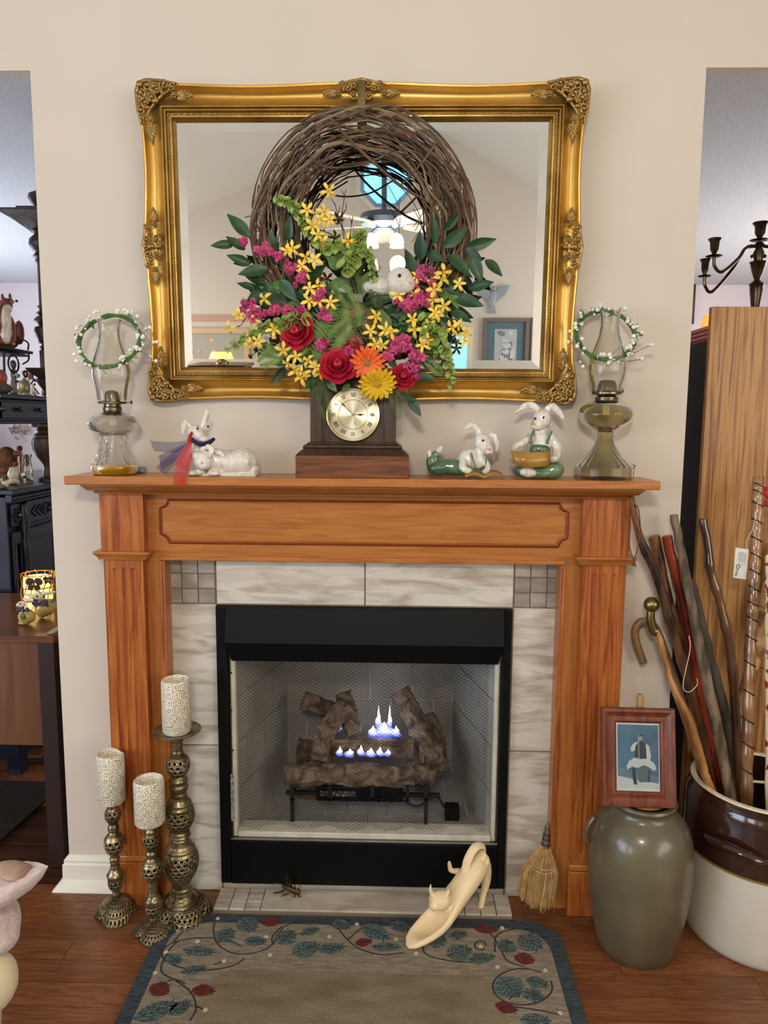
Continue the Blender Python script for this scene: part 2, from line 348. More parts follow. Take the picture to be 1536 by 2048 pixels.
# framed prints seen in the mirror
def picture(x0, y0, x1, y1, Y, label, fcol, matc, artc, seed, fw=.05):
    a, b = refl(x0, y0, Y), refl(x1, y1, Y); xa, xb = sorted((a.x, b.x)); za, zb = sorted((a.z, b.z))
    t = thing('framed_print', label, 'picture', ((xa+xb)/2, Y, za), 'framed prints on the back wall')
    f = MB()
    for (u0, u1, v0, v1) in ((xa, xb, za, za+fw), (xa, xb, zb-fw, zb), (xa, xa+fw, za+fw, zb-fw), (xb-fw, xb, za+fw, zb-fw)): f.box(u0, u1, Y, Y+.04, v0, v1)
    f.build('frame', mat('frame%d' % seed, fcol, .5), t, world=True, bev=.004)
    MB().box(xa+fw, xb-fw, Y, Y+.012, za+fw, zb-fw).build('mat_board', mat('matb%d' % seed, matc, .8), t, world=True, smooth=False)
    q = (.06 if seed == 3 else .26)*(xb-xa); p = MB(); p.box(xa+q, xb-q, Y+.0121, Y+.015, za+q*.9, zb-q*.9); R = random.Random(seed); p.k = 1
    for k in range(70):
        u, v = R.gauss(0, .22), abs(R.gauss(.25, .25)); cx, cz = (xa+xb)/2+u*(xb-xa-2*q)*.8, za+q*.9+min(v, .9)*(zb-za-1.8*q)
        if abs(u) > .52: continue
        p.k = 1 if k % 3 else 2; r = R.uniform(.012, .03); p.prism([(cx+r*(1+.3*(i % 2))*math.cos(i*PI/4), cz+r*(1+.3*(i % 2))*math.sin(i*PI/4)) for i in range(8)], Y+.0151, Y+.016+.0001*k)
    p.build('print', [mat('arta%d' % seed, artc[0], .7), mat('artb%d' % seed, artc[1], .7), mat('artc%d' % seed, artc[2], .7)], t, world=True, smooth=False)
picture(966, 636, 1054, 756, YB+.005, 'tall flower print with slate blue mat seen in the mirror right of the wreath', (120, 104, 100), (92, 118, 128), ((176, 184, 190), (206, 206, 200), (120, 130, 150)), 1)
picture(1062, 636, 1150, 756, YB+.005, 'flower print cut off by the mirror frame at its lower right corner', (110, 96, 92), (92, 118, 128), ((176, 184, 190), (206, 206, 200), (120, 130, 150)), 2)
picture(318, 656, 502, 790, YB+.005, 'wide wildflower print behind the lit lampshade seen in the mirror', (206, 178, 150), (150, 160, 160), ((168, 168, 158), (226, 196, 150), (214, 150, 120)), 3, .07)
picture(512, 655, 560, 760, YB+.005, 'narrow pale print seen in the mirror behind the left flowers of the wreath', (216, 200, 180), (210, 206, 200), ((190, 200, 206), (170, 180, 196), (150, 160, 170)), 4, .03)
# table lamp seen low in the mirror
a, b = refl(408, 704, -7.2), refl(478, 742, -7.2); lx = (a.x+b.x)/2; rr = abs(b.x-a.x)/2; zt, zb = a.z, b.z-.04
t = thing('table_lamp', 'lit table lamp with pleated yellow shade seen low in the mirror', 'lamp', (lx, -7.2, max(.3, zb-.42)))
MB().lathe([(rr, zb), (rr*.55, zt)], (lx, -7.2, 0), 48, fn=lambda a, r, z: 1+.02*math.cos(24*a)).build('lamp_shade', mat('lit_shade', (255, 220, 140), .7, emis=(255, 205, 110), es=1.3), t, world=True)
MB().lathe([(r, zb+h) for r, h in ((0, -.42), (.09, -.42), (.09, -.40), (.03, -.37), (.07, -.25), (.06, -.16), (.02, -.09), (.012, .05), (0, .05))], (lx, -7.2, 0), 24).build('lamp_base', grey_brass, t, world=True)
tz = max(.3, zb-.42)
t = thing('side_table', 'brown side table under the lit lamp in the far room corner', 'table', (lx, -7.2, 0))
MB().box(lx-.35, lx+.35, -7.5, -6.9, tz-.04, tz-.0005).build('table_top', dark_wood, t, world=True, bev=.004)
for sx in (-1, 1):
    for sy in (-1, 1): MB().box(lx+sx*.3-.02, lx+sx*.3+.02, -7.2+sy*.26-.02, -7.2+sy*.26+.02, -.0135, tz-.04).build('leg', dark_wood, t, world=True, bev=.003)
# glass hummingbird on the back wall
p = refl(984, 598, YB); t = MB()
t.ell((p.x, YB+.03, p.z), (.05, .02, .11), (0, .2, 0)); t.ell((p.x+.02, YB+.03, p.z+.13), .035)
for s in (-1, 1): t.prism([(p.x, p.z+.04), (p.x+s*.09, p.z+.16), (p.x+s*.22, p.z+.18), (p.x+s*.16, p.z+.05), (p.x+s*.05, p.z-.03)], YB+.02, YB+.035)
t.prism([(p.x-.03, p.z-.08), (p.x+.03, p.z-.08), (p.x+.06, p.z-.2), (p.x, p.z-.16), (p.x-.05, p.z-.2)], YB+.02, YB+.03)
tag(t.build('wall_bird', mat('grey_glass', (150, 162, 170), .25), org=(p.x, YB+.03, p.z)), 'grey glass bird with spread wings on the wall seen in the mirror', 'ornament')
# ceiling fan
fx, fy, fz = FAN.x, -2.95, FAN.z
mz = refl(768, 440, fy).z
t = thing('ceiling_fan', 'dark ceiling fan with lit bowls, reflected in the middle of the mirror', 'ceiling fan', (fx, fy, mz))
dm = mat('fan_blue_grey', (92, 104, 116), .4, .3)
MB().lathe([(0, mz+.06), (.05, mz+.06), (.15, mz+.035), (.165, mz), (.15, mz-.03), (.06, mz-.05), (0, mz-.05)], (fx, fy, 0), 40).build('motor', dm, t, world=True)
zc = pk.z-sr*max(fx-pk.x, 0)-.03
MB().cyl((fx, fy, mz+.05), (fx, fy, zc), .018).build('down_rod', dm, t, world=True)
for k in range(5):
    a = k*2*PI/5+.94; M = Matrix.Translation((fx, fy, mz-.035)) @ Matrix.Rotation(a, 4, 'Z') @ Matrix.Rotation(.2, 4, 'X')
    MB().prism([(.14, -.03), (.24, -.065), (.6, -.075), (.64, 0), (.6, .075), (.24, .065), (.14, .03)], -.004, .004, M, ax='z').build('blade', mat('fan_blade', (160, 150, 140), .5), t, world=True)
bulb = mat('glowing_glass', (255, 250, 235), .3, emis=(255, 240, 205), es=7)
for k in range(4):
    a = PI/4+k*PI/2; c = Vector((fx+.12*math.cos(a), fy+.12*math.sin(a), mz-.10))
    MB().tube([(fx, fy, mz-.05), (fx+.07*math.cos(a), fy+.07*math.sin(a), mz-.06), tuple(c)], .009).build('lamp_arm', dm, t, world=True)
    MB().lathe([(.015, .0), (.035, -.015), (.048, -.055), (.046, -.06)], tuple(c), 24).build('bowl', bulb, t, world=True)
# ================================================================ mantel
ZS = 1.3475
YP, YBd = -.098, -.062            # face of the pilasters, face of the flat boards
mt = thing('mantel', 'orange-brown cherry wood fireplace mantel with fluted pilasters and notched frieze panel', 'mantel', (0, -.08, 0))
sx0, sx1 = at(127, 955, -.18).x, at(1322, 966, -.18).x
MB().box(sx0, sx1, -.18, -.0005, ZS-.024, ZS).build('shelf', cherry_h, mt, world=True, bev=.003)
# cove moulding under the shelf, mitred round the ends
cx0, cx1 = at(160, 975, -.15).x, at(1290, 985, -.15).x
prf = [(0, 0), (0, -.006), (-.006, -.010), (-.012, -.018), (-.026, -.024), (-.030, -.030), (-.05, -.030)]
b = MB(); rings = []
for (x, y, ux, uy) in ((cx0, -.0005, 1, 0), (cx0, -.15, 1, 1), (cx1, -.15, -1, 1), (cx1, -.0005, -1, 0)):
    rings.append([Vector((x-ux*d, y-uy*d, ZS-.0245+z)) for d, z in prf])
b.loft(rings, closed=False, cap=False); b.box(cx0+.03, cx1-.03, -.12, -.001, ZS-.053, ZS-.0245)
b.build('shelf_molding', cherry_h, mt, world=True)
zc1, zc0 = at(240, 1100, YP-.02).z, at(240, 1113, YP-.01).z
# flat boards: two stiles and the frieze
L0, L1 = at(203, 1130, YBd).x+.006, at(332, 1200, YBd).x
R0, R1 = at(1117, 1200, YBd).x+.002, at(1252, 1130, YBd).x-.006
ZF = (at(332, 1120, YBd).z+at(1120, 1131, YBd).z)/2
MB().box(L0, R1, YBd, -.0005, ZF, ZS-.054).build('frieze_board', woodm('cherry_frieze', (160, 96, 42), (180, 116, 56), (.7, 6, 10), 6, rough=.34, coat=.2), mt, world=True)
for a_, b2 in ((L0, L1), (R0, R1)): MB().box(a_, b2, YBd, -.0005, 0, ZF-.0005).build('stile', cherry_s, mt, world=True, bev=.0015)
# bead round the opening
for x, s in ((L1, -1), (R0, 1)):
    MB().box(min(x, x+s*.014), max(x, x+s*.014), YBd-.006, YBd+.001, 0, ZF+.0).build('opening_bead', cherry_v, mt, world=True, bev=.0025)
MB().box(L1-.014, R0+.014, YBd-.006, YBd+.001, ZF+.0005, ZF+.014).build('opening_bead', cherry_h, mt, world=True, bev=.0025)
# frieze panel with notched corners
pa, pb = at(320, 1000, YBd), at(1133, 1096, YBd); x0, x1 = pa.x, pb.x; z1 = at(700, 1003, YBd).z; z0 = at(700, 1089, YBd).z; q = .024
def notched(x0, x1, z0, z1, q, n=6):
    P = []
    for cx, cz, a0 in ((x0, z0, PI/2), (x1, z0, PI), (x1, z1, 3*PI/2), (x0, z1, 2*PI)):
        P.append((cx, cz, a0))
    out = []
    for cx, cz, a0 in P:
        s_ = 1 if cx == x0 else -1; t_ = 1 if cz == z0 else -1
        arc = [(cx+s_*q*math.cos(t*PI/2/n), cz+t_*q*math.sin(t*PI/2/n)) for t in range(n+1)]
        if (cx == x0) == (cz == z0): arc.reverse()
        out += arc
    return out
pp = notched(x0, x1, z0, z1, q)
MB().prism(notched(x0+.007, x1-.007, z0+.007, z1-.007, q), YBd-.004, YBd+.0005).build('frieze_panel', cherry_h, mt, world=True, bev=.002)
MB().tube([(x, YBd, z) for x, z in pp], .0042, 6, loop=True).build('panel_molding', mat('cherry_dark', (128, 58, 24), .35), mt, world=True, ang=60)
# pilasters
def pilaster(xa, xb, s):
    cz = zc0
    MB().box(xa, xb, YP, YBd+.0, cz+.012, ZS-.054).build('pilaster_block', cherry_v, mt, world=True, bev=.0015)
    c = MB(); prf = [(0, cz-.010), (.006, cz-.010), (.008, cz-.003), (.012, cz+.001), (.018, cz+.009), (.018, cz+.014), (0, cz+.014)]
    rings = [[Vector((x+ux*d, y+uy*d, z)) for d, z in prf] for (x, y, ux, uy) in ((xa, YBd+.02, -1, 0), (xa, YP, -1, -1), (xb, YP, 1, -1), (xb, YBd+.02, 1, 0))]
    c.loft(rings, closed=False, cap=False); c.build('capital', cherry_h, mt, world=True, ang=30)
    # shaft with three cut flutes
    zt, zb = cz-.010, .165; xa2, xb2 = xa+.006, xb-.006; wd = xb2-xa2
    ft, fb = zt-.028, zb+.035; fw = .0075; cs = [xa2+wd*f for f in (.27, .5, .73)]
    xs = sorted(set([xa2, xb2]+[c_+fw*k/5 for c_ in cs for k in range(-5, 6)])); zs = sorted(set([zb, zt]+[ft-fw*k/5 for k in range(-1, 6)]+[fb+fw*k/5 for k in range(-1, 6)]+[fb+(ft-fb)*k/8 for k in range(1, 8)]))
    def dep(x, z):
        for c_ in cs:
            u = abs(x-c_)/fw
            if u < 1:
                lim = fw*math.sqrt(max(0, 1-u*u))
                if fb+fw-lim <= z <= ft-fw+lim: return .0065*math.sqrt(1-u*u)**.7
        return 0
    g = MB(); n = len(xs)
    g.add([(x, YP+.006+dep(x, z), z) for z in zs for x in xs], [(i*n+j, i*n+j+1, (i+1)*n+j+1, (i+1)*n+j) for i in range(len(zs)-1) for j in range(n-1)])
    g.box(xa2, xa2+.001, YP+.006, YBd, zb, zt).box(xb2-.001, xb2, YP+.006, YBd, zb, zt)
    g.build('fluted_shaft', cherry_v, mt, world=True, ang=50)
    h = MB().box(xa+.001, xb-.001, YP, YBd, .0, .145); h.build('plinth', cherry_v, mt, world=True, bev=.002)
    MB().box(xa+.004, xb-.004, YP+.003, YBd, .145, .165).build('plinth_molding', cherry_h, mt, world=True, bev=.004)
pilaster(at(200, 1050, YP).x, at(287, 1050, YP).x, -1)
pilaster(at(1166, 1050, YP).x, at(1262, 1050, YP).x, 1)
# ================================================================ tile surround
tile_m = mat('stone_tile', (166, 153, 134), .55, c2=(203, 196, 183), vs=9, st=(.7, 1, 3.4), rot=(0, -.62, 0), det=12, dist=.8, rnd=.05, bump=1.5, bs=9, bst=(.8, 1, 3.6), con=(.34, .56))
mos_m = mat('mosaic_tile', (128, 118, 106), .55, c2=(164, 154, 142), vs=7, st=(1, 1, 2.2), det=8, dist=1.5, rnd=.16, bump=.4, bs=30)
grout = mat('grout', (122, 108, 86), .9)
ts = thing('tile_surround', 'mottled beige stone tiles framing the black firebox', 'tile surround', (0, -.006, 0))
g = MB(); YT = -.012
g.box(L1-.03, -FX+.004, -.008, -.0008, .0, ZF+.03).box(FX-.004, R0+.03, -.008, -.0008, .0, ZF+.03).box(-FX+.004, FX-.004, -.008, -.0008, FZ1-.002, ZF+.03)
g.build('grout', grout, ts, world=True, smooth=False)
def tile(p, m_, x0, x1, z0, z1, g=.0018, yy=YT, nm='tile'):
    c = Vector(((x0+x1)/2, (-.007+yy)/2, (z0+z1)/2)); o = MB().box(x0+g, x1-g, yy, -.007, z0+g, z1-g).build(nm, m_, None, org=c, bev=.0012)
    o.parent = p; o.location = c-worldloc(p); return o
xa, xb = at(432, 1165, YT).x, at(1028, 1165, YT).x; xm = at(730, 1165, YT).x; zt = ZF+.004; zr1 = FZ1+.001
tile(ts, tile_m, xa, xm, zr1, ZF+.028); tile(ts, tile_m, xm, xb, zr1, ZF+.028)
mL = [at(p, 1165, YT).x for p in (332-8, 363, 396, 430)]; mR = [at(p, 1175, YT).x for p in (1029, 1061, 1094, 1130)]
mz_ = [zr1+.001, zr1+.047, zr1+.094, ZF+.028]
for xs in (mL, mR):
    for i in range(3):
        for j in range(3): tile(ts, mos_m, xs[i], xs[i+1], mz_[j], mz_[j+1], .0014)
zj = at(385, 1490, YT).z
tile(ts, tile_m, mL[0], xa, zj, zr1); tile(ts, tile_m, mL[0], xa, .0, zj)
tile(ts, tile_m, xb, mR[3], at(1070, 1503, YT).z, zr1); tile(ts, tile_m, xb, mR[3], .0, at(1070, 1503, YT).z)
# ================================================================ hearth of flat tiles
ZH = .022
ht = thing('hearth', 'low tiled hearth slab with small square tiles at both ends', 'hearth', (0, -.1, 0))
a, b = atz(431, 1817, ZH), atz(1022, 1829, ZH); hy = (a.y+b.y)/2; hy1 = -.030
hx0, hx1 = -.452, .462
MB().box(hx0+.001, hx1-.001, hy+.003, hy1, .0002, ZH-.006).build('bed', grout, ht, world=True, smooth=False)
hh = mat('hearth_tile', (158, 146, 128), .5, c2=(200, 190, 174), vs=6, st=(1, 2.8, 1), rot=(0, 0, .4), det=9, dist=.9, rnd=.1, bump=.4, bs=20)
def htile(x0, x1, y0, y1):
    c = Vector(((x0+x1)/2, (y0+y1)/2, ZH-.005)); o = MB().box(x0+.0014, x1-.0014, y0+.0014, y1-.0014, ZH-.0075, ZH).build('tile', hh, None, org=c, bev=.001); o.parent = ht; o.location = c-Vector(ht.location)
cw = .048; n3 = 3
for xs in ([hx0+cw*k for k in range(4)], [hx1-cw*(3-k) for k in range(4)]):
    for i in range(3):
        for j in range(n3): htile(xs[i], xs[i+1], hy+(hy1-hy)*j/n3, hy+(hy1-hy)*(j+1)/n3)
htile(hx0+3*cw, hx1-3*cw, hy, hy1)
# ================================================================ firebox
fb = thing('fireplace_insert', 'black metal gas fireplace insert with hood and mesh curtains', 'fireplace', (0, -.02, FZ0))
YF = -.030; x0, x1 = -.45, .45; z0, z1 = .039, .9425
ix0, ix1 = at(457, 1500, YF).x, at(1001, 1500, YF).x; iz0, iz1 = at(730, 1687, YF).z, at(730, 1325, YF).z
bm = black_metal
MB().box(x0, ix0, YF, .0, z0, z1).build('side_panel', bm, fb, world=True, bev=.002)
MB().box(ix1, x1, YF, .0, z0, z1).build('side_panel', bm, fb, world=True, bev=.002)
MB().box(ix0+.001, ix1-.001, YF-.002, .0, z0, iz0).build('lower_panel', bm, fb, world=True, bev=.002)
zh = at(730, 1285, YF).z
h = MB(); h.loft([[Vector((x, y, z)) for y, z in ((YF-.003, z1), (YF-.030, zh), (YF-.0, zh), (0, z1))] for x in (ix0+.001, ix1-.001)]); h.build('upper_panel', bm, fb, world=True, bev=.0015, ang=20)
h = MB(); h.loft([[Vector((x0_, YF-.030, zh-.0006)), Vector((x1_, YF-.002, iz1)), Vector((x1_, YF+.01, iz1)), Vector((x0_, YF+.01, zh-.0006))] for x0_, x1_ in ((ix0+.002, ix0+.016), (ix1-.002, ix1-.016))]); h.build('hood', bm, fb, world=True, ang=20)
refr = mat('fire_panel', (138, 134, 124), .9, c2=(166, 162, 152), vs=4, bump=.3, bs=30)
refl_l = mat('cream_fiber_board', (206, 200, 184), .9, c2=(190, 184, 166), vs=20, bump=1.5, bs=60)
DP = .40; tp = .11
def bricks(o0, u, v, cols, rows, nrm, wu, wv):
    W_ = MB()
    for r in range(rows):
        off = .5 if r % 2 else 0
        for c_ in range(-1, cols):
            ua, ub = max(0, (c_+off)/cols), min(1, (c_+1+off)/cols)
            if ub-ua < .02: continue
            p = [o0+u*(ua+wu)+v*(r/rows+wv), o0+u*(ub-wu)+v*(r/rows+wv), o0+u*(ub-wu)+v*((r+1)/rows-wv), o0+u*(ua+wu)+v*((r+1)/rows-wv)]
            b_ = MB(); b_.loft([p, [q_+nrm*.004 for q_ in p]])
            b_.build('brick', refr, fb, world=True, smooth=False)
    return
A = Vector((ix0+.012, .012, iz0+.0)); B = Vector((ix0+tp, DP, iz0)); Cc = Vector((ix1-tp, DP, iz0)); D_ = Vector((ix1-.012, .012, iz0)); H = Vector((0, 0, iz1-iz0+.02))
iw = MB()
mrt = mat('fire_joint', (186, 182, 172), .9)
for P_, Q_ in ((A, B), (B, Cc), (Cc, D_)):
    nn = (Q_-P_).cross(H).normalized(); iw.loft([[P_, Q_, Q_+H, P_+H], [v-nn*-.004 for v in (P_, Q_, Q_+H, P_+H)]])
iw.add([A+H, B+H, Cc+H, D_+H], [(0, 1, 2, 3)]); iw.add([A, B, Cc, D_], [(0, 1, 2, 3)])
iw.build('inner_wall', mrt, fb, world=True, smooth=False)
for (P_, Q_, cols) in ((A, B, 3), (B, Cc, 4), (D_, Cc, 3)):
    n_ = Vector((-(Q_-P_).y, (Q_-P_).x, 0)).normalized(); cen = Vector((0, .2, P_.z))
    if (cen-P_).dot(n_) < 0: n_ = -n_
    bricks(P_+n_*.0045, Q_-P_, H, cols, 4, n_, .004, .004)
bricks(A+Vector((0, 0, .001)), D_-A, Vector((0, DP-.02, 0)), 6, 3, Vector((0, 0, 1)), .005, .008)
# bright fibre boards at the mouth
MB().box(ix0+.006, ix0+.02, -.012, .03, iz0+.004, iz1-.001).build('edge_board', refl_l, fb, world=True, bev=.003)
MB().box(ix1-.02, ix1-.006, -.012, .03, iz0+.004, iz1-.001).build('edge_board', refl_l, fb, world=True, bev=.003)
MB().box(ix0+.02, ix1-.02, -.016, .055, iz0+.004, iz0+.024).build('sill_board', refl_l, fb, world=True, bev=.004)
MB().box(ix0+.001, ix1-.001, -.028, -.018, iz0+.0005, iz0+.006).build('track', mat('steel', (150, 148, 142), .35, .9), fb, world=True, bev=.001)
MB().box(ix0+.003, ix0+.012, -.026, -.02, at(465, 1640, -.02).z, at(465, 1548, -.02).z).build('rating_plate', mat('plate_grey', (170, 172, 172), .5, c2=(90, 92, 94), vs=120), fb, world=True)
for (px, py) in ((463, 1345), (463, 1420), (466, 1500), (1001, 1400), (1001, 1500), (1000, 1600), (1001, 1660)):
    c = at(px, py, YF-.001); MB().cyl(c, c-Vector((0, .003, 0)), .0028, n=8).build('screw', mat('screw_black', (40, 40, 40), .3, .6), fb, world=True)
# ---- log set
bark = mat('log_bark', (66, 52, 42), .85, c2=(132, 112, 92), vs=22, det=8, dist=1, bump=2, bs=50)
core = mat('log_end', (170, 132, 92), .7, c2=(128, 92, 60), vs=30, bump=.5, bs=40)
ls = thing('log_set', 'grey-brown ceramic gas logs piled on a black grate', 'fire logs', (0, .2, iz0+.006))
def log(pts, r, seed, ends=(1, 1), stub=None):
    P = spline(pts, 70); n = 44; rings = []; L_ = len(P)
    t0 = (P[1]-P[0]).normalized(); N_ = t0.orthogonal().normalized()
    for i, p in enumerate(P):
        t = (P[min(i+1, L_-1)]-P[max(i-1, 0)]).normalized(); N_ = (N_-t*N_.dot(t)).normalized(); B_ = t.cross(N_); ring = []
        for j in range(n):
            a = 2*PI*j/n; s_ = i/L_*9
            k = fnz((math.cos(a)*2.2+seed, math.sin(a)*2.2, s_*.5))*.20 + abs(fnz((math.cos(a)*5+seed, math.sin(a)*5, s_*.8)))*.42 + abs(fnz((math.cos(a)*11+seed, math.sin(a)*11, s_*2.5)))*.16 - .14
            ring.append(p+(N_*math.cos(a)+B_*math.sin(a))*r*(1+k))
        rings.append(ring)
    b_ = MB(); b_.loft(rings, cap=False); b_.k = 1
    for ring, p in ((rings[0], P[0]), (rings[-1], P[-1])):
        o = len(b_.v); b_.add([p+(q_-p)*.97 for q_ in ring]+[p], [(j, (j+1) % n, n) for j in range(n)])
    return b_.build('log', [bark, core], ls, world=True, ang=70)
A_ = lambda px, py, y: tuple(at(px, py, y))
log([A_(572, 1548, .10), A_(700, 1550, .09), A_(828, 1552, .10)], .034, 1)           # big front log
log([A_(812, 1535, .11), A_(850, 1550, .10), A_(868, 1556, .09)], .024, 2)
log([A_(655, 1492, .18), A_(740, 1494, .17), A_(826, 1500, .17)], .030, 3)           # middle
log([A_(640, 1522, .12), A_(650, 1470, .16), A_(690, 1408, .22)], .030, 4)           # leaning left
log([A_(595, 1500, .24), A_(650, 1505, .24)], .036, 11)
log([A_(606, 1400, .26), A_(660, 1420, .27), A_(700, 1440, .27)], .028, 5)           # upper left
log([A_(686, 1385, .24), A_(700, 1430, .22), A_(708, 1468, .2)], .026, 6)
log([A_(800, 1380, .3), A_(830, 1440, .26), A_(858, 1512, .17)], .034, 7)            # leaning right
log([A_(850, 1430, .3), A_(870, 1480, .26), A_(880, 1545, .2)], .032, 8)
log([A_(842, 1510, .14), A_(880, 1508, .16)], .030, 9)
log([A_(600, 1590, .26), A_(730, 1585, .27), A_(860, 1590, .26)], .030, 10)
iron = mat('grate_iron', (22, 21, 21), .6, bump=.4, bs=60)
zfl = iz0+.006
for px in (585, 660, 745, 815, 852):
    p = at(px, 1585, .06); q_ = Vector((p.x, .06, p.z))
    MB().box(p.x-.006, p.x+.006, .045, .057, p.z-.022 if 600 < px < 840 else zfl, p.z+.028).box(p.x-.005, p.x+.005, .045, .28, p.z-.022, p.z-.010).build('grate_bar', iron, ls, world=True, bev=.001)
p = at(720, 1592, .09); MB().box(at(572, 1590, .12).x, at(880, 1590, .12).x, .12, .134, p.z-.018, p.z-.006).build('grate_rail', iron, ls, world=True, bev=.001)
a, b = at(632, 1572, .075), at(805, 1605, .075)
cb = MB().box(a.x, b.x, .075, .16, b.z, a.z); o = cb.build('control_box', black_metal, ls, world=True, bev=.002)
MB().box(a.x+.015, a.x+.13, .0735, .0745, (a.z+b.z)/2-.008, (a.z+b.z)/2+.010).build('warning_label', mat('label_dark', (46, 46, 46), .5, c2=(150, 150, 150), vs=160, con=(.55, .6)), ls, world=True)
for px in (757, 782):
    c = at(px, 1598, .073); MB().cyl(c+Vector((0, .01, 0)), c-Vector((0, .008, 0)), .009, n=14).build('knob', black_metal, ls, world=True)
c = at(905, 1620, .1); MB().box(c.x-.024, c.x+.024, .1, .15, zfl, zfl+.04).build('valve_box', black_metal, ls, world=True, bev=.002)
MB().tube(spline([A_(800, 1598, .12), A_(835, 1612, .1), A_(870, 1592, .1), A_(890, 1615, .12)], 20), .004, 6).build('gas_hose', iron, ls, world=True)
# ---- flames
fm = bpy.data.materials.new('gas_flame'); fm.use_nodes = True; nt = fm.node_tree; nt.nodes.clear()
ou = nt.nodes.new('ShaderNodeOutputMaterial'); mx = nt.nodes.new('ShaderNodeMixShader'); tr = nt.nodes.new('ShaderNodeBsdfTransparent'); em = nt.nodes.new('ShaderNodeEmission')
tc = nt.nodes.new('ShaderNodeTexCoord'); se = nt.nodes.new('ShaderNodeSeparateXYZ'); rp = nt.nodes.new('ShaderNodeValToRGB'); ra = nt.nodes.new('ShaderNodeValToRGB'); lw = nt.nodes.new('ShaderNodeLayerWeight'); ml = nt.nodes.new('ShaderNodeMath'); ml.operation = 'MULTIPLY'
nt.links.new(tc.outputs['Generated'], se.inputs[0]); nt.links.new(se.outputs['Z'], rp.inputs[0]); nt.links.new(se.outputs['Z'], ra.inputs[0])
rp.color_ramp.elements[0].color = (.08, .16, 1, 1); rp.color_ramp.elements[1].color = (1, .9, .75, 1); rp.color_ramp.elements[0].position = .25; rp.color_ramp.elements[1].position = .6
ra.color_ramp.elements[0].color = (.25, .25, .25, 1); ra.color_ramp.elements[1].color = (.9, .9, .9, 1); ra.color_ramp.elements[0].position = .1; ra.color_ramp.elements[1].position = .6
lw.inputs[0].default_value = .4; iv = nt.nodes.new('ShaderNodeMath'); iv.operation = 'SUBTRACT'; iv.inputs[0].default_value = 1.0
nt.links.new(lw.outputs['Facing'], iv.inputs[1]); nt.links.new(iv.outputs[0], ml.inputs[0]); nt.links.new(ra.outputs[0], ml.inputs[1])
nt.links.new(rp.outputs[0], em.inputs[0]); em.inputs[1].default_value = 2.2
nt.links.new(ml.outputs[0], mx.inputs[0]); nt.links.new(tr.outputs[0], mx.inputs[1]); nt.links.new(em.outputs[0], mx.inputs[2]); nt.links.new(mx.outputs[0], ou.inputs[0])
fl = thing('gas_fire', 'small blue gas flames with white tips burning among the logs', 'fire', (0, .2, iz0+.1))
for (px, py, h, wd, y) in ((757, 1470, 66, 9, .22), (779, 1470, 68, 7, .22), (768, 1474, 34, 26, .225), (746, 1474, 26, 14, .222), (792, 1474, 26, 12, .222), (676, 1460, 10, 12, .2), (680, 1512, 22, 9, .13), (700, 1513, 18, 12, .13), (722, 1513, 26, 10, .13), (742, 1513, 20, 12, .13), (760, 1513, 22, 10, .13), (776, 1512, 16, 9, .13)):
    c = at(px, py, y); m_ = mpp(y); H_, w_ = h*m_, wd*m_
    MB().lathe([(0, 0)]+[(w_*math.sin(PI*min(1, t*1.0)**.55)*(1-t)**.35 if t < .6 else w_*(1-t)*1.0, H_*t) for t in (.08, .2, .35, .5, .62, .75, .88)]+[(0, H_)], (c.x, c.y, c.z), 12, fn=lambda a, r, z: 1+.25*math.sin(z*260+px+a)).build('flame', fm, fl, world=True)
light('gas_fire_light', 'POINT', tuple(at(768, 1455, .2)), .35, (.55, .62, 1), .03)
# ---- mesh curtains: zigzag wires, every wire real
wire = mat('curtain_wire', (46, 42, 38), .4, .7)
def curtain(px0, px1, zbot, ph, wob):
    xa, xb = at(px0, 1500, .02).x, at(px1, 1500, .02).x; zt = iz1-.002; pit = .0092; nS = int((xb-xa)/pit); b_ = MB(); dz = .0060
    for i in range(nS+1):
        x = xa+i*pit; zl_ = zbot+.006*math.sin(x*22+ph)+wob*(x-xa)/(xb-xa); n_ = int((zt-zl_)/dz); vs = []; fs = []
        for k in range(n_+1):
            xx = x+(pit*.5 if (k+i) % 2 else -pit*.5); z = zt-k*dz
            y = .012+.013*math.sin(xx*40+ph)+.004*math.sin(xx*97)
            r_ = .0008
            vs += [(xx-r_, y, z), (xx, y-r_, z+r_*.5), (xx+r_, y, z)]
            if k:
                o = (k-1)*3; fs += [(o, o+1, o+4, o+3), (o+1, o+2, o+5, o+4)]
        b_.add(vs, fs)
    b_.tube([(xa-.005, .012, zt), (xb+.005, .012, zt)], .003, 6)
    return b_.build('mesh_curtain', wire, fb, world=True, smooth=False, kind='stuff')
curtain(474, 736, at(600, 1652, .02).z, 0, -.006)
curtain(737, 974, at(850, 1658, .02).z, 1.7, .008)
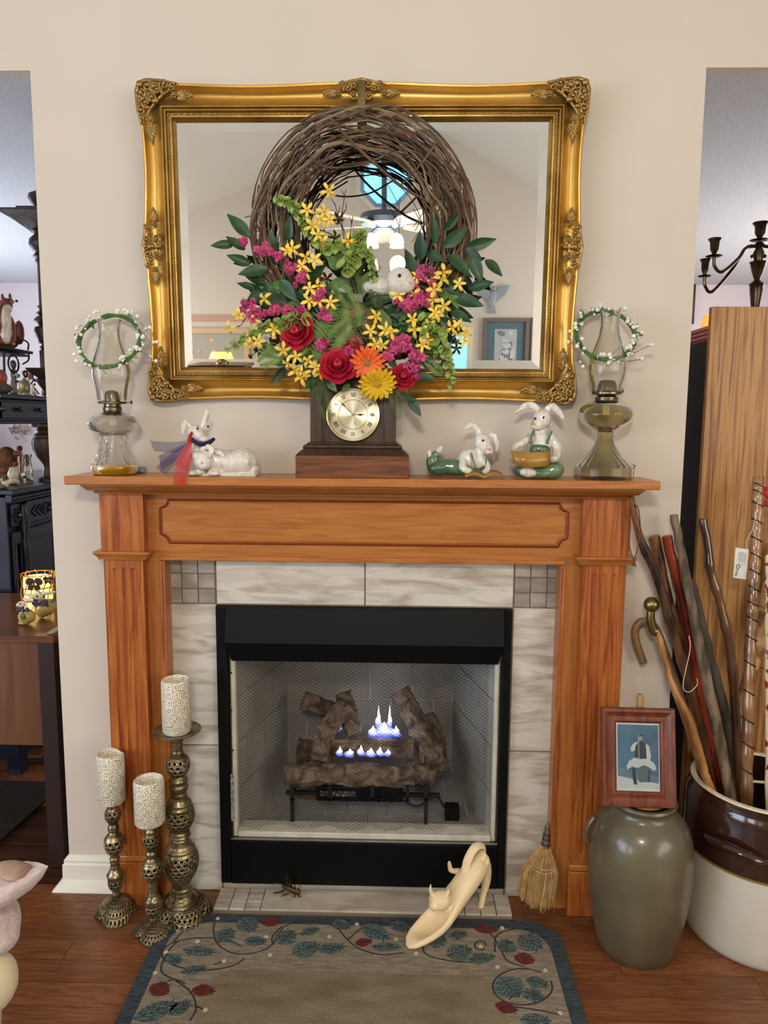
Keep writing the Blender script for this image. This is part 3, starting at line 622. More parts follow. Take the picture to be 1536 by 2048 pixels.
# ================================================================ mirror
MO = Vector((-.0085, -.006, 1.5605))
mr = thing('mirror', 'large wall mirror in an ornate gold frame with dark scrolled corner ornaments', 'mirror', MO)
mr.rotation_euler = (LEAN, 0, 0)
MI = (Matrix.Translation(MO) @ Matrix.Rotation(LEAN, 4, 'X')).inverted()
def Lm(px, py, d=.03):                  # pixel to mirror coordinates on the layer d in front of its back
    o = MI @ CAM; v = MI.to_3x3() @ ray(px, py); return o+v*((-d-o.y)/v.y)
a, b, c, d = Lm(275, 163), Lm(1180, 163), Lm(303, 803), Lm(1143, 805)
mx0, mx1 = (a.x+c.x)/2, (b.x+d.x)/2; mz0, mz1 = 0.0, (a.z+b.z)/2; FWD = .098
def side(u, t, k, amp=0):               # k: 0 top 1 right 2 bottom 3 left
    wv = amp*math.sin(PI*min(1, max(0, (t*2) % 1)))**2
    if k in (0, 2): x = (mx0+u)+(mx1-mx0-2*u)*t; z = (mz1-u-wv) if k == 0 else mz0+u+wv
    else: z = (mz0+u)+(mz1-mz0-2*u)*t; x = (mx1-u-wv) if k == 1 else mx0+u+wv
    return x, z
def sweep(prof, amps, name, m_, ang=30, N=41):
    b = MB()
    for k in range(4):
        rings = []
        for i in range(N):
            t = i/(N-1); ring = []
            for (u, h), am in zip(prof, amps):
                x, z = side(u, t, k, am); ring.append(Vector((x, -h, z)))
            rings.append(ring)
        if k in (1, 2): rings.reverse()
        b.loft(rings, closed=False, cap=False)
    return b.build(name, m_, mr, ang=ang)
W_ = .008
sweep([(0, 0), (0, .022), (.001, .033), (.004, .037), (.008, .036), (.010, .032)], [W_]*6, 'outer_lip', gold)
sweep([(.010, .032), (.014, .025), (.022, .018), (.032, .0155), (.043, .018), (.052, .024), (.057, .030), (.060, .034)], [W_, W_*.9, W_*.7, W_*.45, W_*.2, 0, 0, 0], 'cove', gold, 60)
sweep([(.060, .034), (.062, .036), (.065, .036), (.067, .032), (.068, .029), (.070, .029), (.071, .032), (.074, .033), (.0755, .030), (.0765, .025), (.083, .025), (.0845, .027), (.088, .0265), (.090, .022), (.094, .018), (.098, .0145)], [0]*16, 'inner_molding', mat('gold_inner', (142, 108, 50), .36, .88, c2=(180, 146, 80), vs=12), 25)
bd = MB()
for k in range(4):
    Ls = (mx1-mx0-.16) if k in (0, 2) else (mz1-mz0-.16); n = int(Ls/.0085)
    for i in range(n):
        x, z = side(.0797, (i+.5)/n, k); bd.ell((x, -.026, z), (.0038, .0028, .0024) if k in (0, 2) else (.0024, .0028, .0038), (0, .5 if i % 2 else -.5, 0), 6, 4)
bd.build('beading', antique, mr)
gm = mat('mirror_silver', (236, 238, 236), .0, 1.0)
bw = .026; g0 = FWD-.002
x0, x1, z0, z1 = mx0+g0, mx1-g0, mz0+g0, mz1-g0
MB().add([(x0+bw, -.0142, z0+bw), (x1-bw, -.0142, z0+bw), (x1-bw, -.0142, z1-bw), (x0+bw, -.0142, z1-bw)], [(0, 1, 2, 3)]).build('mirror_glass', gm, mr, smooth=False)
bvm = MB(); O_ = [(x0, -.0132, z0), (x1, -.0132, z0), (x1, -.0132, z1), (x0, -.0132, z1)]; I_ = [(x0+bw, -.0142, z0+bw), (x1-bw, -.0142, z0+bw), (x1-bw, -.0142, z1-bw), (x0+bw, -.0142, z1-bw)]
for k in range(4): bvm.add([O_[k], O_[(k+1) % 4], I_[(k+1) % 4], I_[k]], [(0, 1, 2, 3)])
bvm.build('mirror_bevel', gm, mr, smooth=False)
MB().box(mx0+.03, mx1-.03, -.012, 0, mz0+.03, mz1-.03).build('backing', dark_wood, mr, smooth=False)
# ornaments: scrolls, leaf sprays and rosettes modelled in relief, drawn in (a, b) from the outer corner
def spiral(B, cx, cy, r, turns, a0, dr=1, rad=.0036, h=.036, n=26):
    P = []; R_ = []
    for i in range(n+1):
        t = i/n; a = a0+dr*turns*2*PI*t; rr = r*(1-.86*t); P.append((cx+rr*math.cos(a), -(h+.004*t), cy+rr*math.sin(a))); R_.append(rad*(1.0-.35*t))
    B.tube(P, R_, 7); B.ell(P[-1], rad*1.35, None, 8, 6)
def spray(B, x, y, ang, L, h=.034, n=9, w=.011):
    for k in range(n):
        t = (k-(n-1)/2)/((n-1)/2); a = ang+t*1.0; s_ = L*(.28+.30*(1-abs(t))); d = L*.18*(1-abs(t))
        bx, by = x+math.cos(ang)*d, y+math.sin(ang)*d
        c = (bx+math.cos(a)*s_*.62, -(h+.002*(1-abs(t))), by+math.sin(a)*s_*.62)
        B.ell(c, (s_*.62, .0040, .0034), (0, -a, 0), 8, 6)
    for k in range(4):
        for sg in (-1, 1):
            d = L*(.36+.14*k); a = ang+sg*.75; s_ = L*(.17-.025*k); bx, by = x+math.cos(ang)*d, y+math.sin(ang)*d
            B.ell((bx+math.cos(a)*s_*.6, -(h+.0015), by+math.sin(a)*s_*.6), (s_*.75, .0034, .0030), (0, -a, 0), 8, 6)
    B.tube([(x, -(h+.003), y), (x+math.cos(ang)*L*.93, -(h+.002), y+math.sin(ang)*L*.93)], [.0024, .0012], 6)
def rosette(B, x, y, r, h=.036):
    B.ell((x, -(h+.003), y), (r*.4, .004, r*.4), None, 8, 6)
    for k in range(6): a = k*PI/3; B.ell((x+r*.62*math.cos(a), -h, y+r*.62*math.sin(a)), (r*.42, .0045, r*.36), (0, -a, 0), 8, 6)
def corner():
    B = MB(); T = .03
    for sw in (0, 1):
        def S(x, y): return (x, y) if not sw else (y, x)
        def sp(cx, cy, r, tu, a0, dr, rad=.0036):
            cx, cy = S(cx, cy)
            if sw: a0 = PI/2-a0; dr = -dr
            spiral(B, cx, cy, r, tu, a0, dr, rad)
        sp(.030, .016, .016, 1.4, PI, 1, .0042); sp(.052, .026, .013, 1.3, .6, -1); sp(.070, .014, .0125, 1.3, 2.6, 1); sp(.016, .045, .014, 1.2, 1.2, -1, .0045)
        sp(.088, .020, .010, 1.2, -.8, -1, .003); sp(.040, .042, .012, 1.2, 3.9, 1, .0032)
        x, y = S(.092, .036); rosette(B, x, y, .0085)
        x, y = S(.098, .036); spray(B, x, y, 0 if not sw else PI/2, .044)
        pts = [(.004, .03), (.008, .008), (.03, .002), (.06, .004), (.085, .008), (.1, .010)]
        B.tube([(S(*p)[0], -.036, S(*p)[1]) for p in pts], [.004, .0045, .004, .0038, .003, .0022], 7)
        pts = [(.1, .012), (.085, .022), (.066, .032), (.05, .046)]; B.tube([(S(*p)[0], -.033, S(*p)[1]) for p in pts], [.002, .0034, .0036, .004], 7)
        x, y = S(.062, .028); B.ell((x, -.036, y), (.006, .005, .004), None, 8, 6)
    B.ell((.047, -.036, .047), (.009, .006, .009), None, 10, 6); B.ell((.012, -.036, .012), (.009, .008, .009), None, 10, 6); B.ell((.026, -.03, .026), (.02, .008, .02), None, 10, 6)
    return B
cm = corner()
om = {}
for k, (sx, sz, ox, oz) in enumerate(((1, -1, mx0, mz1), (-1, -1, mx1, mz1), (1, 1, mx0, mz0), (-1, 1, mx1, mz0))):
    Q = MB(); KS = 1.16; Q.v = [(v[0]*sx*KS+ox-sx*.004, v[1]*1.12-.002, v[2]*sz*KS+oz-sz*.004) for v in cm.v]; Q.f = [f if sx*sz > 0 else tuple(reversed(f)) for f in cm.f]; Q.mi = cm.mi
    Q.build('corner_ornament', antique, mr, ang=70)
def mid():
    B = MB()
    for s_ in (-1, 1):
        for (cx, cy, r, tu, a0, dr, rad) in ((.018, .012, .013, 1.3, PI*.9, 1, .004), (.036, .020, .012, 1.3, .5, -1, .0036), (.020, .036, .012, 1.2, 2.5, -1, .0034), (.052, .010, .010, 1.2, 2.8, 1, .003)):
            spiral(B, s_*cx, cy, r, tu, a0 if s_ > 0 else PI-a0, dr*s_, rad)
        rosette(B, s_*.062, .030, .0085); spray(B, s_*.068, .030, 0 if s_ > 0 else PI, .042)
        B.tube([(0, -.038, -.002), (s_*.02, -.036, .0), (s_*.05, -.036, .006), (s_*.075, -.034, .012)], [.005, .004, .0035, .002], 7)
    B.ell((0, -.037, .020), (.010, .007, .012), None, 10, 6); B.ell((0, -.037, .004), (.008, .007, .006), None, 10, 6); B.ell((0, -.036, .042), (.007, .005, .008), None, 10, 6)
    return B
mm_ = mid()
for k in range(4):
    Q = MB(); xc, zc_ = (mx0+mx1)/2, (mz0+mz1)/2
    if k == 0: Q.v = [(v[0]+xc, v[1], mz1-v[2]) for v in mm_.v]; fl_ = True
    if k == 1: Q.v = [(mx1-v[2], v[1], zc_+v[0]) for v in mm_.v]; fl_ = False
    if k == 2: Q.v = [(v[0]+xc, v[1], mz0+v[2]) for v in mm_.v]; fl_ = False
    if k == 3: Q.v = [(mx0+v[2], v[1], zc_+v[0]) for v in mm_.v]; fl_ = True
    Q.f = [tuple(reversed(f)) if fl_ else f for f in mm_.f]; Q.mi = mm_.mi
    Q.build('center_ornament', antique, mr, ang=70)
# metal wreath hanger over the top edge
hg = MB(); p = at(723, 162, -.08); q_ = at(722, 300, -.095)
hg.tube([(p.x, -.02, p.z+.002), (p.x, -.045, p.z+.004), (p.x, -.08, p.z+.003), (p.x, -.084, p.z-.01), (q_.x, -.088, q_.z+.06), (q_.x, -.088, q_.z), (q_.x, -.105, q_.z-.004), (q_.x, -.12, q_.z+.01)], .0105, 4, flat=.12)
o = hg.build('wreath_hanger', mat('dull_brass', (150, 130, 88), .38, .85, c2=(110, 96, 66), vs=20), org=(p.x, -.08, p.z)); tag(o, 'dull brass strap hanger hooked over the top of the mirror frame', 'hanger')
# ================================================================ wreath
wx, wz = at(724, 457, -.125).x, at(724, 457, -.125).z; m1 = mpp(-.125)
wr = thing('floral_wreath', 'large oval grapevine wreath covered with red, pink and yellow artificial flowers', 'wreath', (wx, -.125, wz))
vm = [mat('vine%d' % i, c_, .75, c2=c2_, vs=20, bump=.6, bs=90) for i, (c_, c2_) in enumerate((((92, 72, 54), (124, 102, 78)), ((72, 56, 44), (104, 84, 66)), ((116, 96, 72), (146, 126, 98)), ((88, 58, 44), (112, 78, 58))))]
R = random.Random(11)
for k in range(88):
    a0 = R.uniform(0, 2*PI); ln = R.uniform(2.2, 6.2); n = int(12+ln*9); dr0 = R.gauss(0, 1); dy0 = R.uniform(-1, 1); s_ = R.uniform(0, 99); rad = R.choice((.0013, .0018, .0022, .0028, .0036))*R.uniform(.8, 1.1)
    if k < 5: rad = .0046
    ox_, oz_ = R.gauss(0, .006), R.gauss(0, .006)
    P = []
    for i in range(n+1):
        t = i/n; a = a0+ln*t
        dr = max(-1.1, min(1.1, dr0*.5+1.5*fnz((s_, t*ln*.6, 0))+.30*fnz((s_, t*11, 3)))); dy = max(-1, min(1, dy0*.6+.8*fnz((s_, 7, t*ln*.5))))
        sa = math.sin(a)
        P.append(((168+dr*(43))*m1*math.cos(a)+ox_, dy*.036, (178+dr*(38 if sa > 0 else 30))*m1*sa+oz_))
    MB().tube(P, [rad*(1-.5*abs(2*i/n-1)**4) for i in range(n+1)], 5).build('vine', vm[k % 4], wr, ang=70)
def V3(px, py, y): return at(px, py, y)-Vector(wr.location)
for k in range(46):     # loose twig ends standing off the ring
    a = R.uniform(-.15, 3.3); s_ = R.choice((-1, 1)); r_0 = R.uniform(1.02, 1.2); P = []
    for i in range(7): t = i/6; a_ = a+s_*.28*t; rr_ = (168+42*(r_0-.9)*3*(.6+.55*t)); P.append((rr_*m1*math.cos(a_), -.02+.01*math.sin(k), (rr_+8)*m1*math.sin(a_)+.003*math.sin(i*2+k)))
    MB().tube(P, [.0014-.0001*i for i in range(7)], 5).build('twig', vm[k % 4], wr)
for pts, rad in (([(600, 275, -.16), (640, 330, -.175), (720, 330, -.18), (790, 300, -.17)], .0026), ([(660, 236, -.15), (720, 300, -.185), (800, 370, -.18), (850, 400, -.17)], .0036), ([(790, 262, -.17), (826, 272, -.17), (852, 300, -.16), (905, 340, -.15), (925, 395, -.14), (945, 410, -.13), (946, 440, -.13), (930, 462, -.14)], .0032),
                 ([(870, 290, -.17), (840, 330, -.185), (800, 372, -.18)], .0028), ([(560, 400, -.16), (600, 350, -.18), (680, 300, -.18)], .0024), ([(640, 230, -.1), (602, 262, -.12), (592, 258, -.12)], .0012), ([(598, 270, -.12), (575, 318, -.12), (552, 345, -.12)], .0016), ([(505, 420, -.12), (512, 370, -.12)], .0014), ([(517, 440, -.12), (518, 372, -.12), (514, 385, -.12)], .0016), ([(490, 435, -.12), (520, 425, -.12), (560, 395, -.12)], .0014), ([(776, 370, -.15), (796, 410, -.15), (790, 420, -.15)], .001), ([(800, 395, -.15), (797, 430, -.15)], .001), ([(690, 240, -.1), (650, 222, -.1)], .0014), ([(750, 240, -.1), (800, 262, -.11)], .0014), ([(850, 270, -.13), (833, 268, -.13)], .0014), ([(700, 230, -.1), (668, 208, -.1)], .0012), ([(850, 420, -.13), (826, 455, -.13)], .001), ([(842, 440, -.13), (830, 462, -.13)], .001)):
    MB().tube(spline([tuple(V3(*p)) for p in pts], 24), rad, 5).build('vine', vm[3 if rad > .003 else 1], wr)
# ---- leaf and flower shapes (unit size, +Z outward along the stem, -Y towards the viewer)
def leaf_me(name, m_, w=.42, n=8, cup=.10, bend=.18, tip=1.0, serr=0):
    B = MB(); rows = []
    for i in range(n+1):
        t = i/n; ww = w*math.sin(PI*min(1, t*.96+.02)**.85)**.9*(1-.25*t)*(1+serr*(i % 2)); zz = t; yy = bend*t*t
        rows.append([(-ww/2*1.0, yy-cup*ww, zz), (-ww*.25, yy-cup*ww*.2, zz+.01), (0, yy+.02*math.sin(PI*t), zz), (ww*.25, yy-cup*ww*.2, zz+.01), (ww/2, yy-cup*ww, zz)])
    B.loft(rows, closed=False, cap=False); o = len(B.v); return B.mesh(name, m_, ang=60)
lf_d = mat('leaf_dark', (18, 50, 26), .42, c2=(38, 82, 40), vs=3, rnd=.25, con=(.3, .75))
lf_m = mat('leaf_mid', (60, 96, 44), .5, c2=(96, 130, 62), vs=3, rnd=.25)
lf_l = mat('leaf_lime', (132, 158, 74), .5, c2=(164, 184, 100), vs=3, rnd=.15, sss=.1)
for m_ in (lf_d, lf_m, lf_l): m_.use_backface_culling = False
L_big = leaf_me('leaf', lf_d, .46); L_mid = leaf_me('leaf', lf_m, .40); L_lime = leaf_me('leaf', lf_l, .6, 6, .25, .3)
stem_m = mat('dark_stem', (54, 36, 26), .6); stem_g = mat('green_stem', (88, 112, 56), .6)
def put(nm, me, bx, by, tx, ty, y0=-.16, y1=None, roll=(0, -1, 0), ws=1.0):
    y1 = y0-.01 if y1 is None else y1; a, b = V3(bx, by, y0), V3(tx, ty, y1); L_ = (b-a).length
    return inst(nm, me, wr, frame_m(a, b-a, (-roll[0], -roll[1], -roll[2]), (L_*ws, L_, L_)))
big = [(499, 474, 455, 425), (490, 500, 452, 470), (468, 489, 422, 489), (500, 528, 454, 509), (534, 538, 476, 545), (508, 578, 475, 563), (557, 499, 537, 463), (577, 482, 578, 432), (576, 608, 500, 590), (521, 583, 494, 606), (572, 735, 546, 766), (574, 718, 537, 728), (560, 600, 505, 640),
       (870, 488, 869, 430), (889, 460, 918, 430), (887, 494, 937, 455), (934, 496, 991, 479), (970, 520, 1007, 549), (932, 497, 962, 520), (944, 514, 963, 563), (896, 510, 943, 546), (938, 577, 984, 563), (909, 594, 964, 609), (902, 624, 943, 640), (842, 520, 838, 464), (829, 552, 814, 496), (829, 752, 870, 756), (818, 795, 840, 831), (885, 560, 930, 590), (880, 640, 925, 668), (850, 505, 890, 520), (800, 790, 830, 800), (640, 740, 610, 775), (745, 600, 800, 590), (600, 560, 650, 535), (560, 560, 590, 600)]
for i, (a, b, c, d) in enumerate(big): put('leaf', L_big, a, b, c, d, -.15-.02*R.random(), -.17-.02*R.random(), (R.uniform(-.5, .5), -1, R.uniform(-.4, .4)), R.uniform(.95, 1.2))
for k in range(170):        # the dark greenery massed behind the flowers
    t = R.uniform(-1, 1); cx = 712+t*190; cy = 655-60*abs(t)**1.5+R.uniform(-55, 58)*(1-.45*abs(t)); a = R.uniform(0, 2*PI); l = R.uniform(28, 52)
    put('leaf', (L_big, L_mid)[k % 3 == 0], cx, cy, cx+l*math.cos(a), cy+l*math.sin(a)*.9, -.148-.01*R.random(), -.165, (R.uniform(-.6, .6), -1, R.uniform(-.6, .6)), 1.2)
for a, b, c, d in ((690, 520, 640, 500), (690, 560, 655, 575), (675, 540, 655, 515), (700, 530, 690, 495), (720, 590, 735, 545), (690, 620, 652, 640), (735, 640, 765, 620), (820, 700, 850, 690), (860, 690, 895, 700), (640, 660, 600, 690), (780, 660, 760, 620), (600, 700, 560, 690), (725, 700, 700, 670), (790, 735, 775, 715), (815, 735, 850, 720), (745, 780, 720, 778), (700, 768, 684, 782), (655, 762, 672, 782)):
    put('leaf', L_mid, a, b, c, d, -.165, -.18, (R.uniform(-.4, .4), -1, 0), 1.5)
# ferns
def fern_me(name, m_, n=16, w=.34, lw=.06, droop=.3):
    B = MB(); B.tube([(0, droop*t*t, t) for t in (0, .25, .5, .75, 1)], [.010, .008, .006, .004, .001], 4)
    for i in range(n):
        t = .08+.9*i/n; l = w*math.sin(PI*(t*.85+.12))**.8
        for s in (-1, 1):
            y = droop*t*t; p0 = Vector((0, y, t)); p1 = Vector((s*l, y+.10*l, t+l*.55)); d_ = (p1-p0).normalized(); u_ = Vector((-d_.z*s, 0, d_.x*s))*lw*.5
            B.add([p0, p0.lerp(p1, .45)+u_, p1, p0.lerp(p1, .45)-u_+Vector((0, .006, 0))], [(0, 1, 2, 3)])
    return B.mesh(name, m_, smooth=False)
fe_l = fern_me('fern_frond', mat('fern_light', (112, 140, 66), .55, c2=(84, 112, 50), vs=4, rnd=.15)); fe_d = fern_me('fern_frond', mat('fern_olive', (88, 104, 46), .6, c2=(58, 78, 36), vs=4, rnd=.2), 20, .24, .030); fe_r = fern_me('fern_frond', mat('fern_russet', (132, 116, 70), .6, c2=(150, 100, 74), vs=3), 22, .3, .022)
for a, b, c, d, f_, ws in ((640, 735, 690, 590, fe_l, 1), (690, 600, 640, 720, fe_l, 1.1), (700, 640, 655, 690, fe_l, 1.2), (720, 610, 690, 520, fe_d, 1.2), (700, 560, 725, 480, fe_d, 1.2), (710, 620, 670, 560, fe_l, .9), (712, 660, 700, 600, fe_l, 1.4), (690, 610, 745, 700, fe_r, 1.2), (700, 610, 760, 660, fe_r, 1), (640, 762, 652, 845, fe_d, .9), (630, 750, 636, 800, fe_d, 1.1), (655, 760, 630, 785, fe_d, 1.1), (782, 775, 800, 836, fe_d, .9), (785, 770, 822, 803, fe_d, 1), (560, 715, 520, 690, fe_l, 1), (575, 700, 515, 725, fe_l, 1), (845, 715, 885, 745, fe_l, .8), (840, 705, 880, 715, fe_d, 1), (690, 530, 665, 480, fe_d, 1.2), (680, 600, 640, 560, fe_d, 1), (730, 560, 760, 530, fe_d, .8), (850, 640, 880, 700, fe_d, .8), (760, 620, 745, 560, fe_d, 1.2), (650, 680, 600, 720, fe_l, 1.2), (700, 720, 640, 760, fe_l, 1)):
    put('fern_frond', f_, a, b, c, d, -.175, -.19, (R.uniform(-.2, .2), -1, 0), ws*1.0)
# forsythia
def star_me(name, m_, n=4, pw=.36, ruf=0, layers=1, seedc=None, lift=.35):
    B = MB()
    for L_ in range(layers):
        for k in range(n):
            a = 2*PI*k/n+L_*PI/n; s_ = 1-.28*L_; c, s = math.cos(a), math.sin(a)
            rows = []
            for t, w, h in ((.06, .35, 0), (.35, .8, -lift*.4), (.72, 1, -lift*.2), (1.0, .35, lift*.25)):
                ww = w*pw*.5*s_; r = t*s_; y = h*s_-L_*.12
                rows.append([(c*r-s*ww*q, y-(ruf*math.sin(q*9+k) if q else .04), s*r+c*ww*q) for q in (-1, 0, 1)])
            B.loft(rows, closed=False, cap=False)
    B.k = 1; B.ell((0, -.05-.1*layers, 0), (.13, .13, .13), None, 6, 5)
    return B.mesh(name, m_, ang=60)
yel = mat('petal_yellow', (232, 190, 48), .5, c2=(244, 218, 104), vs=40, rnd=.08, sss=.1); yel2 = mat('petal_gold', (224, 166, 40), .5)
pk_ = mat('petal_magenta', (146, 24, 74), .55, c2=(206, 80, 128), vs=60, rnd=.32, con=(.4, .6))
red = mat('petal_red', (158, 18, 40), .5, c2=(192, 34, 62), vs=30, rnd=.12, sss=.1)
fs = star_me('forsythia_flower', [yel, yel2], 5, .42, lift=.6); fs2 = star_me('forsythia_flower', [yel, yel2], 4, .46, lift=.9)
stk = star_me('stock_blossom', [pk_, mat('petal_deep', (140, 20, 66), .6)], 5, .72, .16, 2, lift=.5)
def bloom(nm, me, px, py, r, y=-.185, tilt=.5):
    c = V3(px, py, y); n_ = Vector((R.uniform(-tilt, tilt), -1, R.uniform(-tilt, tilt*.6))).normalized(); a = R.uniform(0, 6.28); d_ = n_.cross(Vector((math.cos(a), .1, math.sin(a))))
    return inst(nm, me, wr, frame_m(c, d_, -n_, r*mpp(y)))
for px, py in ((657, 382), (614, 420), (648, 424), (624, 452), (645, 440), (659, 440), (636, 470), (645, 485), (575, 502), (586, 497), (612, 515), (630, 520), (603, 532), (608, 545), (620, 578), (637, 572), (618, 602), (638, 602), (662, 605), (530, 598), (478, 630), (460, 655), (507, 642), (500, 688), (517, 682), (548, 660), (566, 700), (592, 714), (577, 726), (590, 742), (608, 745), (604, 756), (632, 735), (617, 722), (640, 745), (697, 482),
               (887, 545), (883, 560), (918, 568), (865, 563), (868, 580), (866, 600), (888, 612), (875, 630), (828, 588), (796, 590), (751, 634), (741, 662), (770, 660), (783, 665), (750, 690), (765, 690), (825, 638), (860, 652), (870, 625), (916, 650), (932, 665), (930, 682), (855, 680), (846, 690), (830, 660), (735, 715), (833, 555), (905, 655)):
    bloom('forsythia_flower', fs if R.random() < .7 else fs2, px, py, R.uniform(14, 18), -.18-.02*R.random())
for cx, cy, n, sx, sy in ((488, 485, 4, 10, 7), (524, 497, 7, 16, 9), (545, 512, 8, 14, 10), (580, 535, 6, 10, 12), (600, 555, 8, 16, 10), (632, 590, 7, 16, 10), (498, 613, 7, 12, 10), (510, 628, 6, 16, 8), (545, 620, 8, 14, 9), (565, 620, 4, 7, 9), (590, 620, 6, 12, 8), (648, 632, 6, 12, 9), (845, 552, 7, 13, 13), (848, 580, 10, 16, 14), (830, 600, 9, 16, 12), (808, 608, 9, 16, 9), (845, 605, 6, 10, 10), (790, 690, 9, 14, 12), (806, 690, 11, 15, 16), (830, 715, 9, 12, 12), (832, 738, 7, 12, 10), (775, 705, 5, 10, 10), (645, 690, 5, 12, 10), (700, 700, 5, 12, 10), (862, 540, 3, 8, 8)):
    for k in range(n): bloom('stock_blossom', stk, cx+R.gauss(0, .55)*sx, cy+R.gauss(0, .55)*sy, R.uniform(7, 10.5), -.185-.012*R.random(), .9)
# roses: a coiled bud with overlapping cupped petals
def rose_petal():
    B = MB(); rows = []
    for i in range(7):
        t = i/6; row = []
        for j in range(9):
            u = (j/8-.5)*2; a = u*1.05; r = (.35+.65*t**.7); w = 1-.18*(t > .8)*abs(u)
            row.append((math.sin(a)*r*w, -math.cos(a)*r*1.0+(.14*t**3 if 1 else 0)*-1, t*(.95-.22*u*u)))
        rows.append(row)
    B.loft(rows, closed=False, cap=False); return B.mesh('petal', red, ang=70)
rp_ = rose_petal()
def rose(px, py, r, y, d=(0, -1, .15)):
    c = V3(px, py, y); s = r*mpp(y); core_ = MB()
    core_.lathe([(0, -.3), (.3, -.2), (.36, .2), (.30, .55), (.15, .62), (.12, .5), (0, .42)], (0, 0, 0), 14, fn=lambda a, r, z: 1+.12*math.sin(3*a+z*5))
    o = inst('rose', core_.mesh('rose', red), wr, frame_m(c, d, (0, 0, 1), s))
    for ring, (n, rr, tl, sc_) in enumerate(((3, .05, -.25, .50), (4, .08, -.02, .66), (5, .12, .22, .84), (6, .14, .52, 1.0))):
        for k in range(n):
            M = Matrix.Rotation(2*PI*k/n+ring*.7, 4, 'Z') @ Matrix.Translation((0, -rr, -.25-.06*ring)) @ Matrix.Rotation(tl, 4, 'X') @ Matrix.Diagonal((sc_, sc_*.9, sc_*1.05, 1)); inst('petal', rp_, o, M)
rose(593, 662, 25, -.190, (-.2, -1, .1)); rose(676, 730, 26, -.195, (0, -1, .35)); rose(806, 753, 18, -.188, (.15, -1, .2)); rose(703, 692, 16, -.172); rose(640, 690, 14, -.170)
# gerberas
def gerbera(px, py, r, y, cols, d):
    c = V3(px, py, y); s = r*mpp(y); B = MB(); B.ell((0, 0, .06), (.26, .26, .12), None, 14, 8)
    for k in range(26): a = k*2.4; q = .045*math.sqrt(k); B.ell((q*math.cos(a), q*math.sin(a), .17-.2*q), .035, None, 5, 4)
    o = inst('gerbera', B.mesh('gerbera', cols[1]), wr, frame_m(c, d, (0, 0, 1), s)); P = MB(); rows = []
    for t, w in ((.15, .5), (.45, .9), (.8, 1), (.95, .75), (1.02, .2)): rows.append([(-.095*w, t, .10*math.sin(t*2.2)+.02), (0, t, .10*math.sin(t*2.2)-.01), (.095*w, t, .10*math.sin(t*2.2)+.02)])
    P.loft(rows, closed=False, cap=False); pm_ = P.mesh('petal', cols[0], ang=70)
    for ring, n in ((0, 18), (1, 15)):
        for k in range(n): inst('petal', pm_, o, Matrix.Rotation(2*PI*(k+.5*ring)/n, 4, 'Z') @ Matrix.Translation((0, 0, .04*ring)) @ Matrix.Rotation(R.uniform(-.05, .1)+.12*ring, 4, 'X') @ Matrix.Diagonal((1.15, 1-.16*ring, 1, 1)))
gerbera(735, 726, 35, -.195, (mat('petal_orange', (222, 84, 34), .5, c2=(238, 116, 52), vs=9, rnd=.08), mat('gerbera_eye', (150, 112, 52), .7)), (0, -1, -.25))
gerbera(754, 766, 39, -.205, (mat('petal_bright_yellow', (238, 192, 24), .5, c2=(246, 210, 60), vs=9, rnd=.08), mat('gerbera_eye2', (206, 160, 40), .7)), (.25, -1, -.75))
# bells of Ireland
bell = MB().lathe([(.12, 0), (.35, .2), (.75, .55), (1, .8), (.95, .82), (.55, .5), (.2, .25), (0, .22)], n=9, fn=lambda a, r, z: 1+.1*math.cos(4*a)*r).mesh('green_bell', lf_l, ang=60)
def bells(pts, n, r, y=-.175):
    P = spline([tuple(V3(a, b, y)) for a, b in pts], 30); MB().tube(P, .0012, 5).build('flower_stem', stem_g, wr)
    for k in range(n):
        p = P[int(k/n*30)]; a = k*2.4; d_ = Vector((math.cos(a), -.6-.4*R.random(), math.sin(a)*.9)); rr = r*mpp(y)*(1-.35*k/n)
        inst('green_bell', bell, wr, frame_m(p+d_.normalized()*rr*.5, d_, (0, 0, 1), rr))
bells([(660, 500), (625, 470), (600, 430), (580, 408), (548, 398)], 40, 10); bells([(690, 540), (712, 510), (718, 478), (722, 470)], 24, 13, -.185); bells([(735, 500), (744, 530), (746, 565)], 22, 7, -.19)
bells([(590, 655), (550, 650), (505, 668), (455, 700)], 34, 10); bells([(850, 640), (880, 680), (895, 720), (906, 775)], 34, 10); bells([(870, 660), (862, 680), (872, 720)], 12, 8); bells([(700, 500), (680, 490), (650, 500)], 12, 10); bells([(600, 640), (570, 645)], 8, 15, -.18); bells([(870, 670), (850, 665)], 8, 15, -.18)
# bare dark twigs
for pts in (((690, 500), (686, 465), (676, 430), (668, 405), (655, 390)), ((686, 470), (684, 430), (688, 395), (683, 380)), ((688, 398), (692, 378)), ((684, 432), (692, 418), (692, 405)), ((676, 430), (680, 412)), ((640, 460), (665, 470), (680, 485)), ((620, 430), (650, 430), (676, 450)), ((468, 655), (482, 650), (495, 630)), ((900, 690), (910, 670), (935, 660)), ((910, 670), (905, 650)), ((600, 760), (600, 785)), ((822, 760), (818, 790))):
    P = spline([tuple(V3(a, b, -.18)) for a, b in pts], 14); MB().tube(P, [.0014*(1-.4*i/14)+.0006*(i % 5 == 0) for i in range(15)], 5).build('twig', stem_m, wr)
